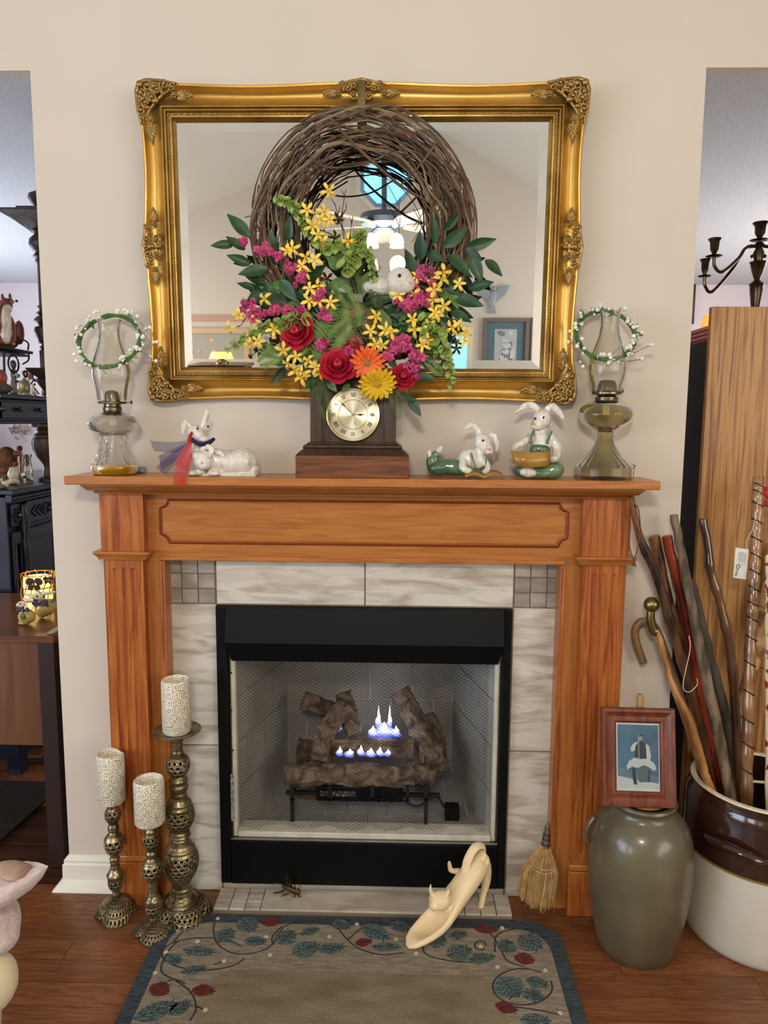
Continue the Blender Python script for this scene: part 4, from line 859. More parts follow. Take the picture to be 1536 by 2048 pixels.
# white toy bunny peeping out of the flowers
def sk(px, py, y, o): return at(px, py, y)-o
o_ = at(790, 600, -.17); B = MB(); m_ = mpp(-.19)
B.ell(at(800, 562, -.19), (26*m_, 20*m_, 27*m_)).ell(at(815, 568, -.195), (15*m_, 15*m_, 17*m_)).ell(at(765, 572, -.165), (24*m_, 18*m_, 18*m_)).ell(at(795, 590, -.17), (16*m_, 16*m_, 12*m_)).ell(at(740, 575, -.16), (18*m_, 14*m_, 12*m_))
plush = mat('white_plush', (226, 220, 206), .95, c2=(206, 200, 188), vs=60, bump=3, bs=160, sheen=.4)
bn = B.build('toy_bunny', plush, org=o_); rem(bn, .003, 3); tag(bn, 'small white toy bunny peeping from the wreath flowers beside pink blossoms', 'toy')
e = at(799, 551, -.218); MB().ell(e, (3.2*m_, 2.5*m_, 3.6*m_)).build('eye', mat('black_gloss', (8, 8, 8), .1), bn, world=True)
e = at(821, 566, -.212); MB().ell(e, (3.5*m_, 3*m_, 3*m_)).build('nose', mat('pink_nose', (224, 168, 150), .6), bn, world=True)
# clear out anything that would cross the mirror
# ================================================================ clock
yc = -.165; mc = mpp(yc); cxk = at(704, 930, yc).x; Zk = lambda py, y=yc: at(704, py, y).z-at(704, 957, yc).z+ZS
ck = thing('mantel_clock', 'dark wooden mantel clock with round brass dial, Roman numerals and wide base', 'clock', (cxk, -.09, ZS))
base_m = woodm('clock_base_wood', (84, 44, 22), (124, 72, 38), (.8, 6, 12), 7, rough=.35, coat=.3)
MB().box(cxk-114*mc, cxk+114*mc, yc, -.008, ZS, Zk(912)).build('base', base_m, ck, world=True, bev=.002)
b = MB(); rr = [(114, 912, 0), (104, 903, .010), (99, 899, .015), (100, 896, .012), (98, 892, .014), (92, 889, .02), (90, 886, .022)]
b.loft([[Vector((cxk+sx*w_*mc, (yc+dy if sy < 0 else -.010-dy*.3), Zk(p))) for sx, sy in ((-1, -1), (1, -1), (1, 1), (-1, 1))] for w_, p, dy in rr]); b.build('ogee_molding', dark_wood, ck, world=True, ang=25)
yb = yc+.026; zt = Zk(758)
MB().box(cxk-84*mc, cxk+86*mc, yb+.006, -.060, Zk(886), zt).build('case', dark_wood, ck, world=True, bev=.001)
for a, b2 in ((-86, -62), (64, 87)): MB().box(cxk+a*mc, cxk+b2*mc, yb, yb+.0065, Zk(886), zt).build('case_stile', dark_wood, ck, world=True, bev=.0015)
for a in (-60, 59): MB().box(cxk+a*mc, cxk+(a+3)*mc, yb+.003, yb+.0065, Zk(886), zt).build('case_bead', dark_wood, ck, world=True, bev=.0008)
MB().box(cxk-92*mc, cxk+93*mc, yb-.01, -.056, zt, zt+.012).build('case_top', dark_wood, ck, world=True, bev=.003)
dc = at(706, 829, yb); dr = 52*mc; yd = yb+.002
dm_ = bpy.data.materials.new('brushed_dial'); dm_.use_nodes = True; pb = dm_.node_tree.nodes['Principled BSDF']; pb.inputs['Base Color'].default_value = lin((222, 214, 182))+(1,); pb.inputs['Metallic'].default_value = .75; pb.inputs['Roughness'].default_value = .34; pb.inputs['Anisotropic'].default_value = .85
tn = dm_.node_tree.nodes.new('ShaderNodeTangent'); tn.direction_type = 'RADIAL'; tn.axis = 'Y'; dm_.node_tree.links.new(tn.outputs[0], pb.inputs['Tangent'])
RX = Matrix.Rotation(PI/2, 4, 'X')          # lathe axis towards the viewer (-Y)
dial = MB().lathe([(0, 0), (dr*.5, 0), (dr, 0)], (0, 0, 0), 64, M=RX).build('dial', dm_, ck); dial.location = Vector((dc.x, yd-.003, dc.z))-Vector(ck.location)
bz = MB().lathe([(dr+.004, -.004), (dr+.0045, .001), (dr+.002, .005), (dr-.0005, .004), (dr-.001, .0)], (dc.x, yd-.003, dc.z), 64, M=RX).build('bezel', mat('brass_bright', (216, 190, 120), .2, 1), ck, world=True)
ink = mat('dial_ink', (52, 46, 38), .5)
ring = MB(); 
for rr_ in (.93, .56): ring.lathe([(dr*rr_, .0035), (dr*(rr_+.012), .0035)], (dc.x, yd-.003, dc.z), 64, M=RX)
ring.build('chapter_ring', ink, ck, world=True, smooth=False)
def num(txt, hour):
    g = MB(); W_ = {'I': 2.4, 'V': 5.4, 'X': 5.4}; h = 9.0; x = -sum(W_[c] for c in txt)/2; q = .0006*1000/1000
    def st(xa, za, xb, zb, w): g.prism([(xa-w, za), (xa+w, za), (xb+w, zb), (xb-w, zb)], -.0002, .0002)
    for c in txt:
        if c == 'I': st(x+1.2, -h/2, x+1.2, h/2, .55); x += 2.4
        if c == 'V': st(x+2.7, -h/2, x+.8, h/2, .6); st(x+2.7, -h/2, x+4.6, h/2, .25); x += 5.4
        if c == 'X': st(x+4.4, -h/2, x+1.0, h/2, .6); st(x+1.0, -h/2, x+4.4, h/2, .25); x += 5.4
    s = .0013; a = hour*PI/6
    g.v = [((v[0]*math.cos(a)+(v[2]+dr*.755/s)*math.sin(a))*s, v[1], (-v[0]*math.sin(a)+(v[2]+dr*.755/s)*math.cos(a))*s) for v in g.v]
    o = g.build('numeral', ink, ck, smooth=False); o.location = Vector((dc.x, yd-.0066, dc.z))-Vector(ck.location)
for h_, t in enumerate(('XII', 'I', 'II', 'III', 'IIII', 'V', 'VI', 'VII', 'VIII', 'IX', 'X', 'XI')): num(t, h_)
def hand(nm, dx, dz, w, sp_, m_):
    L_ = math.hypot(dx, dz); u = Vector((dx, 0, dz))/L_; n_ = Vector((-u.z, 0, u.x)); c = Vector((dc.x, 0, dc.z)); p = lambda f, s: ((c+u*L_*mc*f+n_*s).x, (c+u*L_*mc*f+n_*s).z)
    MB().prism([p(-.1, -w), p(sp_-.14, -w), p(sp_, -w*3.6), p(sp_+.12, -w), p(1, 0), p(sp_+.12, w), p(sp_, w*3.6), p(sp_-.14, w), p(-.1, w)], yd-.0095, yd-.0088).build(nm, m_, ck, world=True, smooth=False)
hand('hour_hand', 30, .5, .0008, .5, ink); hand('minute_hand', -30, 31, .0006, .62, ink); hand('second_hand', 9, -36, .0003, .5, ink)
MB().cyl((dc.x, yd-.003, dc.z), (dc.x, yd-.012, dc.z), .0028, n=12).build('hand_pin', mat('brass_bright', (0, 0, 0)), ck, world=True)
# ================================================================ oil lamps
amber = mat('amber_oil', (232, 180, 30), .08, trans=.75, ior=1.45)
def gshell(pr_, th=.0015): return pr_+[(max(r-th, .0005), z) for r, z in reversed(pr_)]
def oil_lamp(cx, y, pyb, label, chim, burner, font, stem, base, gl_, gb, amb, knob, arms):
    c = at(cx, pyb, y); m_ = mpp(y); z = lambda p: at(cx, p, y).z-c.z+ZS; pr_ = lambda L_: [(r*m_, z(p)) for r, p in L_]
    o = (c.x, y, 0); t = thing('oil_lamp', label, 'oil lamp', (c.x, y, ZS))
    MB().lathe(gshell(pr_(chim)), o, 40).build('chimney', gl_, t, world=True)
    MB().lathe(gshell(pr_(font), .003), o, 40).build('font', gb, t, world=True)
    st_ = MB(); 
    if amb: st_.lathe(gshell(pr_(stem), .004), o, 64, fn=lambda a, r, zz: 1+.06*math.sin(14*a+math.sin(zz*330)*1.6)+.05*math.cos(28*a)*math.sin(zz*500))
    else: st_.lathe(gshell(pr_(stem), .003), o, 96, fn=lambda a, r, zz: 1+.07*abs(math.sin(12*a+(zz-ZS)*30)))
    st_.build('stem', gb, t, world=True)
    MB().lathe([(0, z(base[0][1]))]+pr_(base)+[(0, ZS)], o, 48, fn=(None if amb else (lambda a, r, zz: 1+.006*math.cos(60*a)))).build('base', amber if amb else gb, t, world=True)
    mb_ = mat('burner_brass', (134, 124, 96), .3, .95, c2=(90, 82, 64), vs=30)
    MB().lathe([(0, z(burner[0][1]))]+pr_(burner)+[(0, z(burner[-1][1]))], o, 36).build('burner', mb_, t, world=True)
    for k in range(4):
        a = PI/4+k*PI/2+.2; r1 = arms[0]*m_; u = Vector((math.cos(a), math.sin(a), 0)); z0_ = z(arms[1]); b_ = MB()
        b_.tube([tuple(Vector((c.x, y, z0_))+u*r1*.55), tuple(Vector((c.x, y, z0_-.001))+u*r1*1.05), tuple(Vector((c.x, y, z0_+.008))+u*r1*1.12), tuple(Vector((c.x, y, z0_+.02))+u*r1*1.0), tuple(Vector((c.x, y, z0_+.030))+u*r1*1.08)], [.0018, .0016, .0013, .0012, .0009], 6, flat=.6)
        b_.build('prong', mb_, t, world=True)
    kx, kpy, side_ = knob; p0 = Vector((c.x, y, z(kpy))); p1 = p0+Vector((kx*m_, -.004, 0)); q_ = MB(); q_.cyl(p0, p1, .0013, n=8); q_.cyl(p1-Vector((.001, 0, 0)), p1+Vector((.001, 0, 0)), .0055, n=16); q_.build('wick_knob', mb_, t, world=True)
    w_ = MB(); w_.box(c.x-.010, c.x+.010, y-.001, y+.001, z(font[0][1])-.04, z(font[0][1])+.0); w_.build('wick', mat('wick_cotton', (206, 190, 160), .9), t, world=True)
    return t, c, m_
tL, cL, mL_ = oil_lamp(230, -.095, 949, 'clear glass oil lamp with amber base, at the left end of the mantel',
    [(23.5, 640), (23, 644), (20.5, 650), (19.5, 665), (21.5, 682), (27, 700), (33, 718), (37.5, 740), (36.5, 757), (31, 778), (29, 801)],
    [(4, 781), (12, 784), (14.5, 792), (15, 803), (27, 804), (28, 808), (16, 809), (16, 814), (18, 816), (18, 822), (16, 824)],
    [(17, 823), (28, 827), (43, 835), (49.5, 846), (47, 858), (36, 867), (29, 871)], [(28, 871.5), (27, 885), (29, 900), (34, 913), (40, 928)],
    [(40, 928), (45, 932), (46, 940), (43, 947), (38, 949)], glass, glass_b, True, (40, 805, 1), (27, 806))
tR, cR, mR_ = oil_lamp(1206, -.09, 961, 'smoky glass oil lamp with fluted pedestal at the right end of the mantel',
    [(21, 622), (20, 627), (17.5, 640), (17, 655), (20, 675), (26, 693), (33, 715), (37, 742), (34, 762), (29, 775), (28, 788)],
    [(5, 764), (14, 766), (18, 774), (20, 786), (28, 789), (28, 793), (17, 795), (18, 797), (22, 799), (22, 805)],
    [(22, 805.5), (36, 810), (49, 820), (53.5, 832), (50, 845), (38, 857), (24, 865), (16, 869)], [(15.5, 869.5), (16, 880), (19, 892), (26, 905), (36, 917), (48, 929), (55, 937)],
    [(55, 937), (56.5, 943), (56, 952), (57, 957), (55, 961)], glass, glass_g, False, (30, 786, 1), (27, 790))
# berry rings hung over the chimneys
vg = mat('vine_green', (84, 122, 52), .55, c2=(58, 92, 36), vs=30); wb = mat('white_berry', (238, 234, 222), .3, sss=.2); wp = mat('white_petal', (236, 234, 224), .6)
def berry_ring(cx, cy, y, rpx, label, seed, spr):
    m_ = mpp(y); c = at(cx, cy, y); Q = random.Random(seed); t = thing('berry_wreath', label, 'wreath', c); T = Vector((0, .47, .88)); X = Vector((1, 0, 0)); Nn = X.cross(T); Rr = rpx*m_
    P = lambda a, dr=0, dn=0: X*((Rr+dr)*math.cos(a))+T*((Rr+dr)*math.sin(a))+Nn*dn
    for k in range(7):
        ph = k*2*PI/7; n = 60; MB().tube([P(2*PI*i/n, .0042*math.cos(ph+2*PI*i/n*4+.5*math.sin(i)), .0042*math.sin(ph+2*PI*i/n*4)) for i in range(n)], .0026 if k < 4 else .0014, 6, loop=True).build('vine', vg, t)
    bm_ = MB().ell((0, 0, 0), 1, None, 12, 8).mesh('berry', wb); pm2 = leaf_me('petal', wp, .6, 5, .2, .2); lm2 = leaf_me('leaf', lf_m, .45, 5, .2, .2)
    for k in range(78):
        a = Q.uniform(0, 2*PI); dr = Q.uniform(-.010, .022); dn = Q.uniform(.000, .018); b = P(a, dr*.2, dn*.3); e = P(a+Q.uniform(-.15, .15), dr, dn)
        if k < 62: inst('berry', bm_, t, Matrix.Translation(e) @ Matrix.Scale(Q.choice((.0026, .0034, .0050, .0062)), 4))
        elif k < 71: inst('petal', pm2, t, frame_m(b, e-b+Vector((0, -.004, 0)), (0, 1, 0), Q.uniform(.014, .022)))
        else: inst('leaf', lm2, t, frame_m(b, e-b, (0, 1, 0), Q.uniform(.016, .024)))
    for k in range(30):
        a = Q.uniform(0, 2*PI); p0 = P(a); p1 = P(a+Q.choice((-1, 1))*Q.uniform(.1, .3), Q.uniform(.006, .022), -.008); MB().tube([p0, (p0+p1)/2+Vector((0, -.004, 0)), p1], .0009, 5).build('tendril', mat('tendril', (116, 120, 80), .7), t)
    for pts in spr:
        W2 = [at(a, b, y-.01)-c for a, b in pts]; MB().tube(spline(W2, 14), .0011, 5).build('tendril', mat('tendril', (0, 0, 0)), t); inst('berry', bm_, t, Matrix.Translation(W2[-1]) @ Matrix.Scale(.0055, 4)); inst('berry', bm_, t, Matrix.Translation((W2[-1]+W2[-2])/2+Vector((0, 0, .004))) @ Matrix.Scale(.0038, 4))
berry_ring(219, 682, -.095, 60, 'green vine ring with white berries hung on the left oil lamp chimney', 5, [[(262, 650), (285, 665), (300, 655)], [(270, 650), (290, 670), (302, 690), (314, 684)], [(275, 700), (290, 708), (312, 722)], [(165, 650), (155, 655), (154, 657)]])
berry_ring(1211, 670, -.09, 56, 'green vine ring with white berries hung on the right oil lamp chimney', 9, [[(1235, 722), (1262, 722), (1284, 718)], [(1240, 716), (1270, 705), (1290, 695), (1304, 690)], [(1160, 700), (1155, 720), (1166, 733)], [(1165, 665), (1150, 672), (1136, 684)], [(1225, 708), (1245, 690), (1243, 688)]])
# small things half hidden behind the lamps
c = at(283, 934, -.04); tag(MB().cyl((c.x-.03, -.04, ZS+.0095), (c.x+.012, -.045, ZS+.0095), .0095, n=14).build('blue_battery', [mat('blue_wrap', (52, 104, 150), .4, c2=(150, 160, 170), vs=40)], org=(c.x, -.04, ZS), bev=.001), 'small blue cylinder lying behind the amber base of the left lamp', 'trinket')
bpy.data.objects['blue_battery'].name = 'blue_cylinder'
c = at(190, 927, -.05); t = thing('glass_trinket', 'tiny clear glass ball on a coral foot behind the left lamp', 'trinket', (c.x, -.05, ZS))
MB().ell((c.x, -.05, ZS+.022), .011).build('ball', glass, t, world=True); MB().lathe([(0, ZS), (.008, ZS), (.006, ZS+.008), (.003, ZS+.012), (0, ZS+.012)], (c.x, -.05, 0), 14).build('foot', mat('coral', (206, 110, 80), .4), t, world=True)
c = at(1263, 941, -.05); m_ = mpp(-.05); B = MB(); B.ell(at(1262, 945, -.05), (6*m_, 6*m_, 11*m_)).ell(at(1264, 934, -.055), (6*m_, 6*m_, 6*m_)).ell(at(1258, 950, -.055), (5*m_, 6*m_, 5*m_)).ell(at(1268, 932, -.055), (4*m_, 3*m_, 2.4*m_)); B.cyl((c.x, -.05, ZS), (c.x, -.05, ZS+.01), .007, n=12)
o = B.build('blue_bird', mat('blue_glaze', (70, 98, 140), .25), org=(c.x, -.05, ZS)); rem(o, .0018, 2); tag(o, 'tiny blue bird figurine behind the foot of the right lamp', 'figurine')
# ================================================================ rabbits
glz = mat('white_glaze', (226, 220, 206), .22, c2=(178, 160, 130), vs=50, st=(1, 1, .5), bump=5, bs=90, bst=(1, 1, .4), coat=.5, con=(.5, .82))
grn = mat('green_glaze', (58, 92, 62), .18, c2=(104, 134, 98), vs=14, bump=4, bs=40, coat=.7)
bookm = mat('book_ochre', (178, 134, 58), .3, c2=(140, 98, 40), vs=12, coat=.4); blk = mat('black_gloss', (8, 8, 8), .1); pnk = mat('nose_pink', (214, 150, 124), .4)
class PX(MB):
    def __init__(s, y, z0=None): super().__init__(); s.y = y; s.m = mpp(y)
    def P(s, px, py, dy=0): return at(px, py, s.y+dy)
    def e(s, px, py, rx, rz, rd=None, rot=0, dy=0): return s.ell(s.P(px, py, dy), (rx*s.m, (rd or (rx+rz)/2)*s.m, rz*s.m), (0, rot, 0))
    def t(s, pts, rad, n=10, flat=1): return s.tube(spline([tuple(s.P(p[0], p[1], p[2] if len(p) > 2 else 0)) for p in pts], 16), list(np.interp(np.linspace(0, 1, 17), np.linspace(0, 1, len(rad)), np.array(rad)*s.m*flat)), n, flat=1/flat)
def fig(name, label, cx, y, parts, cat='figurine', eyes=(), noses=(), z=None, vox=.0018, eye=2.2):
    c = at(cx, 950, y); t = thing(name, label, cat, (c.x, y, ZS if z is None else z))
    for nm, B, m_, sm in parts:
        o = B.build(nm, m_, t, world=True); rem(o, vox, sm)
    B = PX(y)
    for px, py, dy in eyes: E_ = PX(y); E_.e(px, py, eye, eye*1.1, eye*.8, 0, dy); E_.build('eye', blk, t, world=True)
    for px, py, dy in noses: E_ = PX(y); E_.e(px, py, 2.8, 2.2, 2, 0, dy); E_.build('nose', pnk, t, world=True)
    return t
B = PX(-.10)
B.e(462, 925, 50, 26, 30).e(486, 922, 30, 27, 30, .2).e(430, 922, 30, 26, 30).e(506, 938, 13, 11, 16).e(402, 905, 17, 28, 18).e(398, 872, 19, 17, 17, .2).e(392, 864, 16, 14, 15).e(408, 878, 12, 9, 12, 0, -.018).e(404, 884, 9, 6, 9, 0, -.016)
B.t([(384, 858), (374, 844), (368, 850, -.004), (366, 868, -.006)], [4, 5, 6, 3], 10, .5).t([(404, 856), (410, 840), (414, 826), (410, 818)], [4, 6.5, 5, 2], 10, .5)
B.e(406, 920, 23, 19, 18, -.25, -.035).e(408, 930, 14, 10, 12, 0, -.048).e(392, 912, 12, 10, 10, 0, -.04).t([(398, 904, -.035), (412, 893, -.035), (424, 900, -.04), (420, 912, -.045)], [4, 6, 6, 3], 10, .6).t([(424, 904, -.03), (440, 906, -.035), (450, 914, -.035)], [4, 6, 4])
B.e(388, 946, 13, 6, 13, 0, -.035).e(430, 946, 16, 6.5, 12, 0, -.03).e(480, 948, 34, 5, 16, 0, -.01).e(400, 944, 10, 8, 12, 0, -.03)
B.box(at(382, 950, -.1).x, at(516, 950, -.1).x, -.135, -.075, ZS, ZS+.006)
sl_ = [((396, 917), (392, 920), (387, 918)), ((416, 914), (420, 917), (425, 914))]
t = fig('rabbit_pair', 'white glazed rabbit pair, one asleep in front, with a tulle bow at the neck', 440, -.1, [('body', B, glz, 2)], eyes=((395, 857, -.034), (416, 853, -.012)), noses=((414, 862, -.036), (404, 926, -.075)))
for s3 in sl_: MB().tube([at(a, b, -.158) for a, b in s3], .0007, 5).build('closed_eye', mat('eye_line', (70, 50, 40), .5), t, world=True)
# tulle bow: sheer navy and red strips
navy = mat('navy_tulle', (38, 34, 84), .8, alpha=.5, c2=(56, 50, 110), vs=30); rdt = mat('red_tulle', (196, 30, 44), .8, alpha=.5)
tb = thing('tulle_bow', 'sheer navy and red tulle strips tied round the upper rabbit neck', 'ribbon', at(382, 880, -.13))
def strip(A1, B1, m_, y0, y1, wv=.004, n=16, nm='ribbon_tail'):
    b_ = MB(); rows = []
    for i in range(n+1):
        t = i/n; pa_ = Vector(spline([tuple(at(*p, y0+(y1-y0)*k/(len(A1)-1))) for k, p in enumerate(A1)], n)[i]); pb_ = Vector(spline([tuple(at(*p, y0+(y1-y0)*k/(len(B1)-1))) for k, p in enumerate(B1)], n)[i])
        rows.append([pa_.lerp(pb_, j/6)+Vector((0, wv*math.sin(j*1.9+t*5)*t, 0)) for j in range(7)])
    b_.loft(rows, closed=False, cap=False); return b_.build(nm, m_, tb, world=True)
strip([(380, 880), (345, 884), (300, 882)], [(378, 886), (350, 905), (308, 902)], navy, -.135, -.14)
strip([(380, 884), (345, 905), (312, 935)], [(382, 890), (365, 915), (330, 950)], navy, -.135, -.15); strip([(378, 884), (340, 900), (318, 912)], [(380, 888), (352, 920), (322, 944)], navy, -.137, -.16)
strip([(378, 880), (356, 912), (350, 942), (347, 972)], [(384, 884), (382, 915), (376, 945), (371, 972)], rdt, -.145, -.19); strip([(378, 882), (364, 905), (352, 930)], [(384, 886), (384, 915), (378, 948)], rdt, -.15, -.172)
nk = PX(-.10); nk.t([(380, 876, -.03), (398, 888, -.042), (416, 886, -.03), (428, 878, -.01)], [4, 4.5, 4.5, 3.5]); nk.build('neck_band', mat('navy_band', (30, 26, 66), .8), tb, world=True); nk = PX(-.10); nk.e(380, 880, 5, 6, 6, 0, -.034).t([(384, 864, -.02), (380, 874, -.032), (382, 886, -.036)], [2, 3.5, 3]); nk.build('knot', mat('red_knot', (170, 30, 46), .8), tb, world=True)
# reclining reader
G = PX(-.10); G.e(905, 934, 40, 17, 20, .05).e(880, 936, 26, 15, 20).e(925, 934, 22, 17, 18).t([(872, 938), (868, 915), (876, 906)], [11, 9, 8]).t([(866, 944), (860, 925), (862, 915)], [9, 8, 7]); G.t([(942, 905, -.022), (948, 925, -.03), (954, 938, -.03)], [2.2, 2.2, 2.2]); G.t([(972, 915, -.015), (972, 935, -.022)], [2.2, 2.2]); G.e(952, 944, 20, 7, 14, 0, -.005)
Wt = PX(-.10); Wt.e(935, 920, 20, 22, 17, .3).e(955, 922, 18, 18, 15, 0, 0).e(964, 884, 17, 18, 15, -.2).e(972, 896, 14, 12, 13, 0, -.008).e(978, 903, 10, 7, 9, 0, -.014).e(958, 906, 12, 12, 11)
Wt.t([(960, 872), (952, 856), (940, 851), (926, 861)], [6, 7, 6.5, 3], 10, .6).t([(978, 870), (988, 872), (993, 888), (992, 904)], [4, 6, 6.5, 3], 10, .6).t([(928, 918, -.01), (926, 935, -.03), (942, 944, -.045)], [9, 8, 6]).t([(968, 920, -.005), (976, 935, -.02), (968, 946, -.04)], [7, 6, 5])
Wt.t([(876, 905), (880, 897), (884, 892)], [6.5, 6, 4]).t([(860, 914), (858, 906), (862, 902)], [6, 6, 4])
Bk = PX(-.10)
def book(pts, y, name='book', up=None): pass
t = fig('rabbit_figurine', 'white rabbit figurine in green overalls lying on its belly with an open book', 925, -.1, [('overalls', G, grn, 2), ('body', Wt, glz, 2)], eyes=((966, 881, -.022),), noses=((979, 899, -.032),))
b_ = MB(); x0_, x1_ = at(929, 955, -.14).x, at(1004, 955, -.14).x
rows = [[Vector((x0_+(x1_-x0_)*i/16, yy_, ZS+.001+.010*abs(math.sin(PI*i/16*1.9+.2))**.8+(.010 if yy_ > -.12 else .002))) for i in range(17)] for yy_ in (-.165, -.115)]
b_.loft(rows, closed=False, cap=False); o = b_.build('book', bookm, t, world=True); s_ = o.modifiers.new('thick', 'SOLIDIFY'); s_.thickness = .006; s_.offset = 0
# sitting reader
G = PX(-.10); G.e(1052, 942, 26, 14, 22, .1, -.02).e(1104, 940, 24, 18, 24, -.1, -.015).e(1078, 946, 34, 12, 22, 0, -.02).e(1080, 900, 21, 18, 16, 0, -.006).e(1078, 922, 24, 20, 20); G.t([(1064, 888, -.028), (1062, 875, -.022), (1068, 862, -.01)], [2.6, 2.6, 2.4]).t([(1094, 888, -.028), (1098, 875, -.022), (1104, 862, -.01)], [2.6, 2.6, 2.4])
Wt = PX(-.10); Wt.e(1081, 890, 21, 28, 17).e(1084, 838, 18, 20, 17).e(1076, 850, 15, 12, 14, 0, -.01).e(1070, 853, 9, 7, 8, 0, -.02).e(1080, 864, 16, 12, 14)
Wt.t([(1078, 820), (1064, 811), (1050, 812), (1031, 826)], [6, 7.5, 7, 3], 10, .6).t([(1092, 820), (1104, 813), (1116, 822), (1127, 838)], [6, 7.5, 7, 3], 10, .6).t([(1062, 875), (1046, 885, -.02), (1026, 896, -.04)], [9, 8, 6.5]).t([(1100, 872), (1114, 895, -.01), (1112, 915, -.03), (1104, 920, -.045)], [9, 9, 8, 6]).e(1056, 945, 17, 10, 12, .1, -.042)
t = fig('rabbit_figurine', 'white rabbit figurine in green overalls sitting cross-legged behind an open book', 1080, -.1, [('overalls', G, grn, 2), ('body', Wt, glz, 2)], eyes=((1087, 835, -.026), (1070, 837, -.02)), noses=((1069, 848, -.042),))
b_ = MB(); TL, TM, TR = at(1021, 901, -.150), at(1052, 906, -.166), at(1100, 902, -.150); BL, BM, BR = at(1030, 930, -.160), at(1054, 936, -.172), at(1100, 932, -.158)
rows = []
for a_, b2, c2 in ((TL, TM, TR), (BL, BM, BR)): rows.append([a_.lerp(b2, i/6)+Vector((0, -.004*math.sin(PI*i/6), 0)) for i in range(6)]+[b2.lerp(c2, i/6)+Vector((0, -.004*math.sin(PI*i/6), 0)) for i in range(7)])
b_.loft(rows, closed=False, cap=False); o = b_.build('book', bookm, t, world=True); s_ = o.modifiers.new('thick', 'SOLIDIFY'); s_.thickness = .005; s_.offset = 0
# ================================================================ rug
ZR = .010
r0, r1 = atz(331, 1824, ZR), atz(1112, 1843, ZR); rb0, rb1 = atz(232, 2046, ZR), atz(1163, 2046, ZR)
rx0, rx1, ry1, ry0 = -.66, .665, -.262, -1.45
print('RUG', tuple(r0), tuple(r1), tuple(rb0), tuple(rb1), 'hearth', hy)
ry1 = hy-.004; rx0 = (r0.x+rb0.x)/2; rx1 = (r1.x+rb1.x)/2+.01
rg = thing('hearth_rug', 'taupe hooked rug with dark border and a vine of teal and red leaves', 'rug', ((rx0+rx1)/2, (ry0+ry1)/2, 0))
def rrect(x0, x1, y0, y1, q, n=8): return [(cx+q*math.cos(a0+t*PI/2/n), cy+q*math.sin(a0+t*PI/2/n)) for cx, cy, a0 in ((x1-q, y1-q, 0), (x0+q, y1-q, PI/2), (x0+q, y0+q, PI), (x1-q, y0+q, 3*PI/2)) for t in range(n+1)]
def hook(name, a, b, c): return mat(name, a, .95, c2=b, vs=c, st=(.5, 2.2, 1), bump=3, bs=240, con=(.35, .65), det=2)
fld = hook('rug_taupe', (132, 120, 102), (160, 147, 127), 60); fl2 = mat('rug_center', (124, 110, 84), .95, c2=(148, 133, 106), vs=14, st=(.5, 1.6, 1), bump=3, bs=240)
bdr = hook('rug_border', (46, 54, 60), (74, 84, 90), 90)
wavy = lambda P: [(x, y+(.004*math.sin(x*14)+.003*math.sin(x*31+1) if y > ry1-.01 else 0)) for x, y in P]
MB().prism(wavy(rrect(rx0, rx1, ry0, ry1, .10)), .0003, ZR-.001, ax='z').build('border', bdr, rg, world=True, bev=.002)
bwid = .042
MB().prism(rrect(rx0+bwid, rx1-bwid, ry0, ry1-bwid, .09), ZR-.0009, ZR+.0002, ax='z').build('field', fld, rg, world=True, bev=.0006)
MB().prism(rrect(rx0+.20, rx1-.20, ry0, ry1-.23, .08), ZR-.0008, ZR+.0006, ax='z').build('center_field', fl2, rg, world=True, bev=.0004)
teal = hook('rug_teal', (54, 72, 74), (112, 130, 126), 130); rred = hook('rug_red', (96, 24, 28), (134, 46, 46), 130); vin = hook('rug_vine', (38, 40, 36), (60, 60, 50), 90); dot = hook('rug_dot', (206, 196, 160), (220, 210, 180), 60)
Cp = lambda x, y: atz(220+x/1.6, 1780+y/1.6, ZR)
def rleaf(cx, cy, l, w, ang, m_):
    c = Cp(cx, cy); s = .00070*1.0; kk = 1/1.6*mpp(c.y, 0)*1.12; B = MB(); P = []; n = 9
    u = Vector((math.cos(ang), math.sin(ang), 0)); v = Vector((-u.y, u.x, 0))
    for i in range(n+1): t = i/n; P.append((t-.5, .5*math.sin(PI*t**.85)))
    for i in range(n-1, 0, -1): t = i/n; P.append((t-.5, -.5*math.sin(PI*t**.85)))
    pts = [c+u*(a*l*kk)+v*(b*w*kk) for a, b in P]; B.prism([(p.x, p.y) for p in pts], ZR, ZR+.0014, ax='z'); o = B.build('leaf', m_, rg, world=True)
    V_ = MB()
    for k in range(-2, 3):
        p0 = c+u*(k*.14*l*kk)
        for s_ in (-1, 1): V_.tube([(p0.x, p0.y, ZR+.0013), tuple((p0+u*l*kk*.13+v*s_*w*kk*.33)*1+Vector((0, 0, .0013)))], .0012, 4)
    V_.tube([tuple(c-u*l*kk*.5+Vector((0, 0, .0013))), tuple(c+u*l*kk*.5+Vector((0, 0, .0013)))], .0014, 4)
    for vv in range(len(V_.v)): x, y, z = V_.v[vv]; V_.v[vv] = (x, y, max(ZR+.0005, min(z, ZR+.0018)) if z > ZR-.01 else ZR+.0018)
    V_.build('leaf_vein', vin, o, world=True) if 0 else V_.build('leaf_vein', vin, rg, world=True)
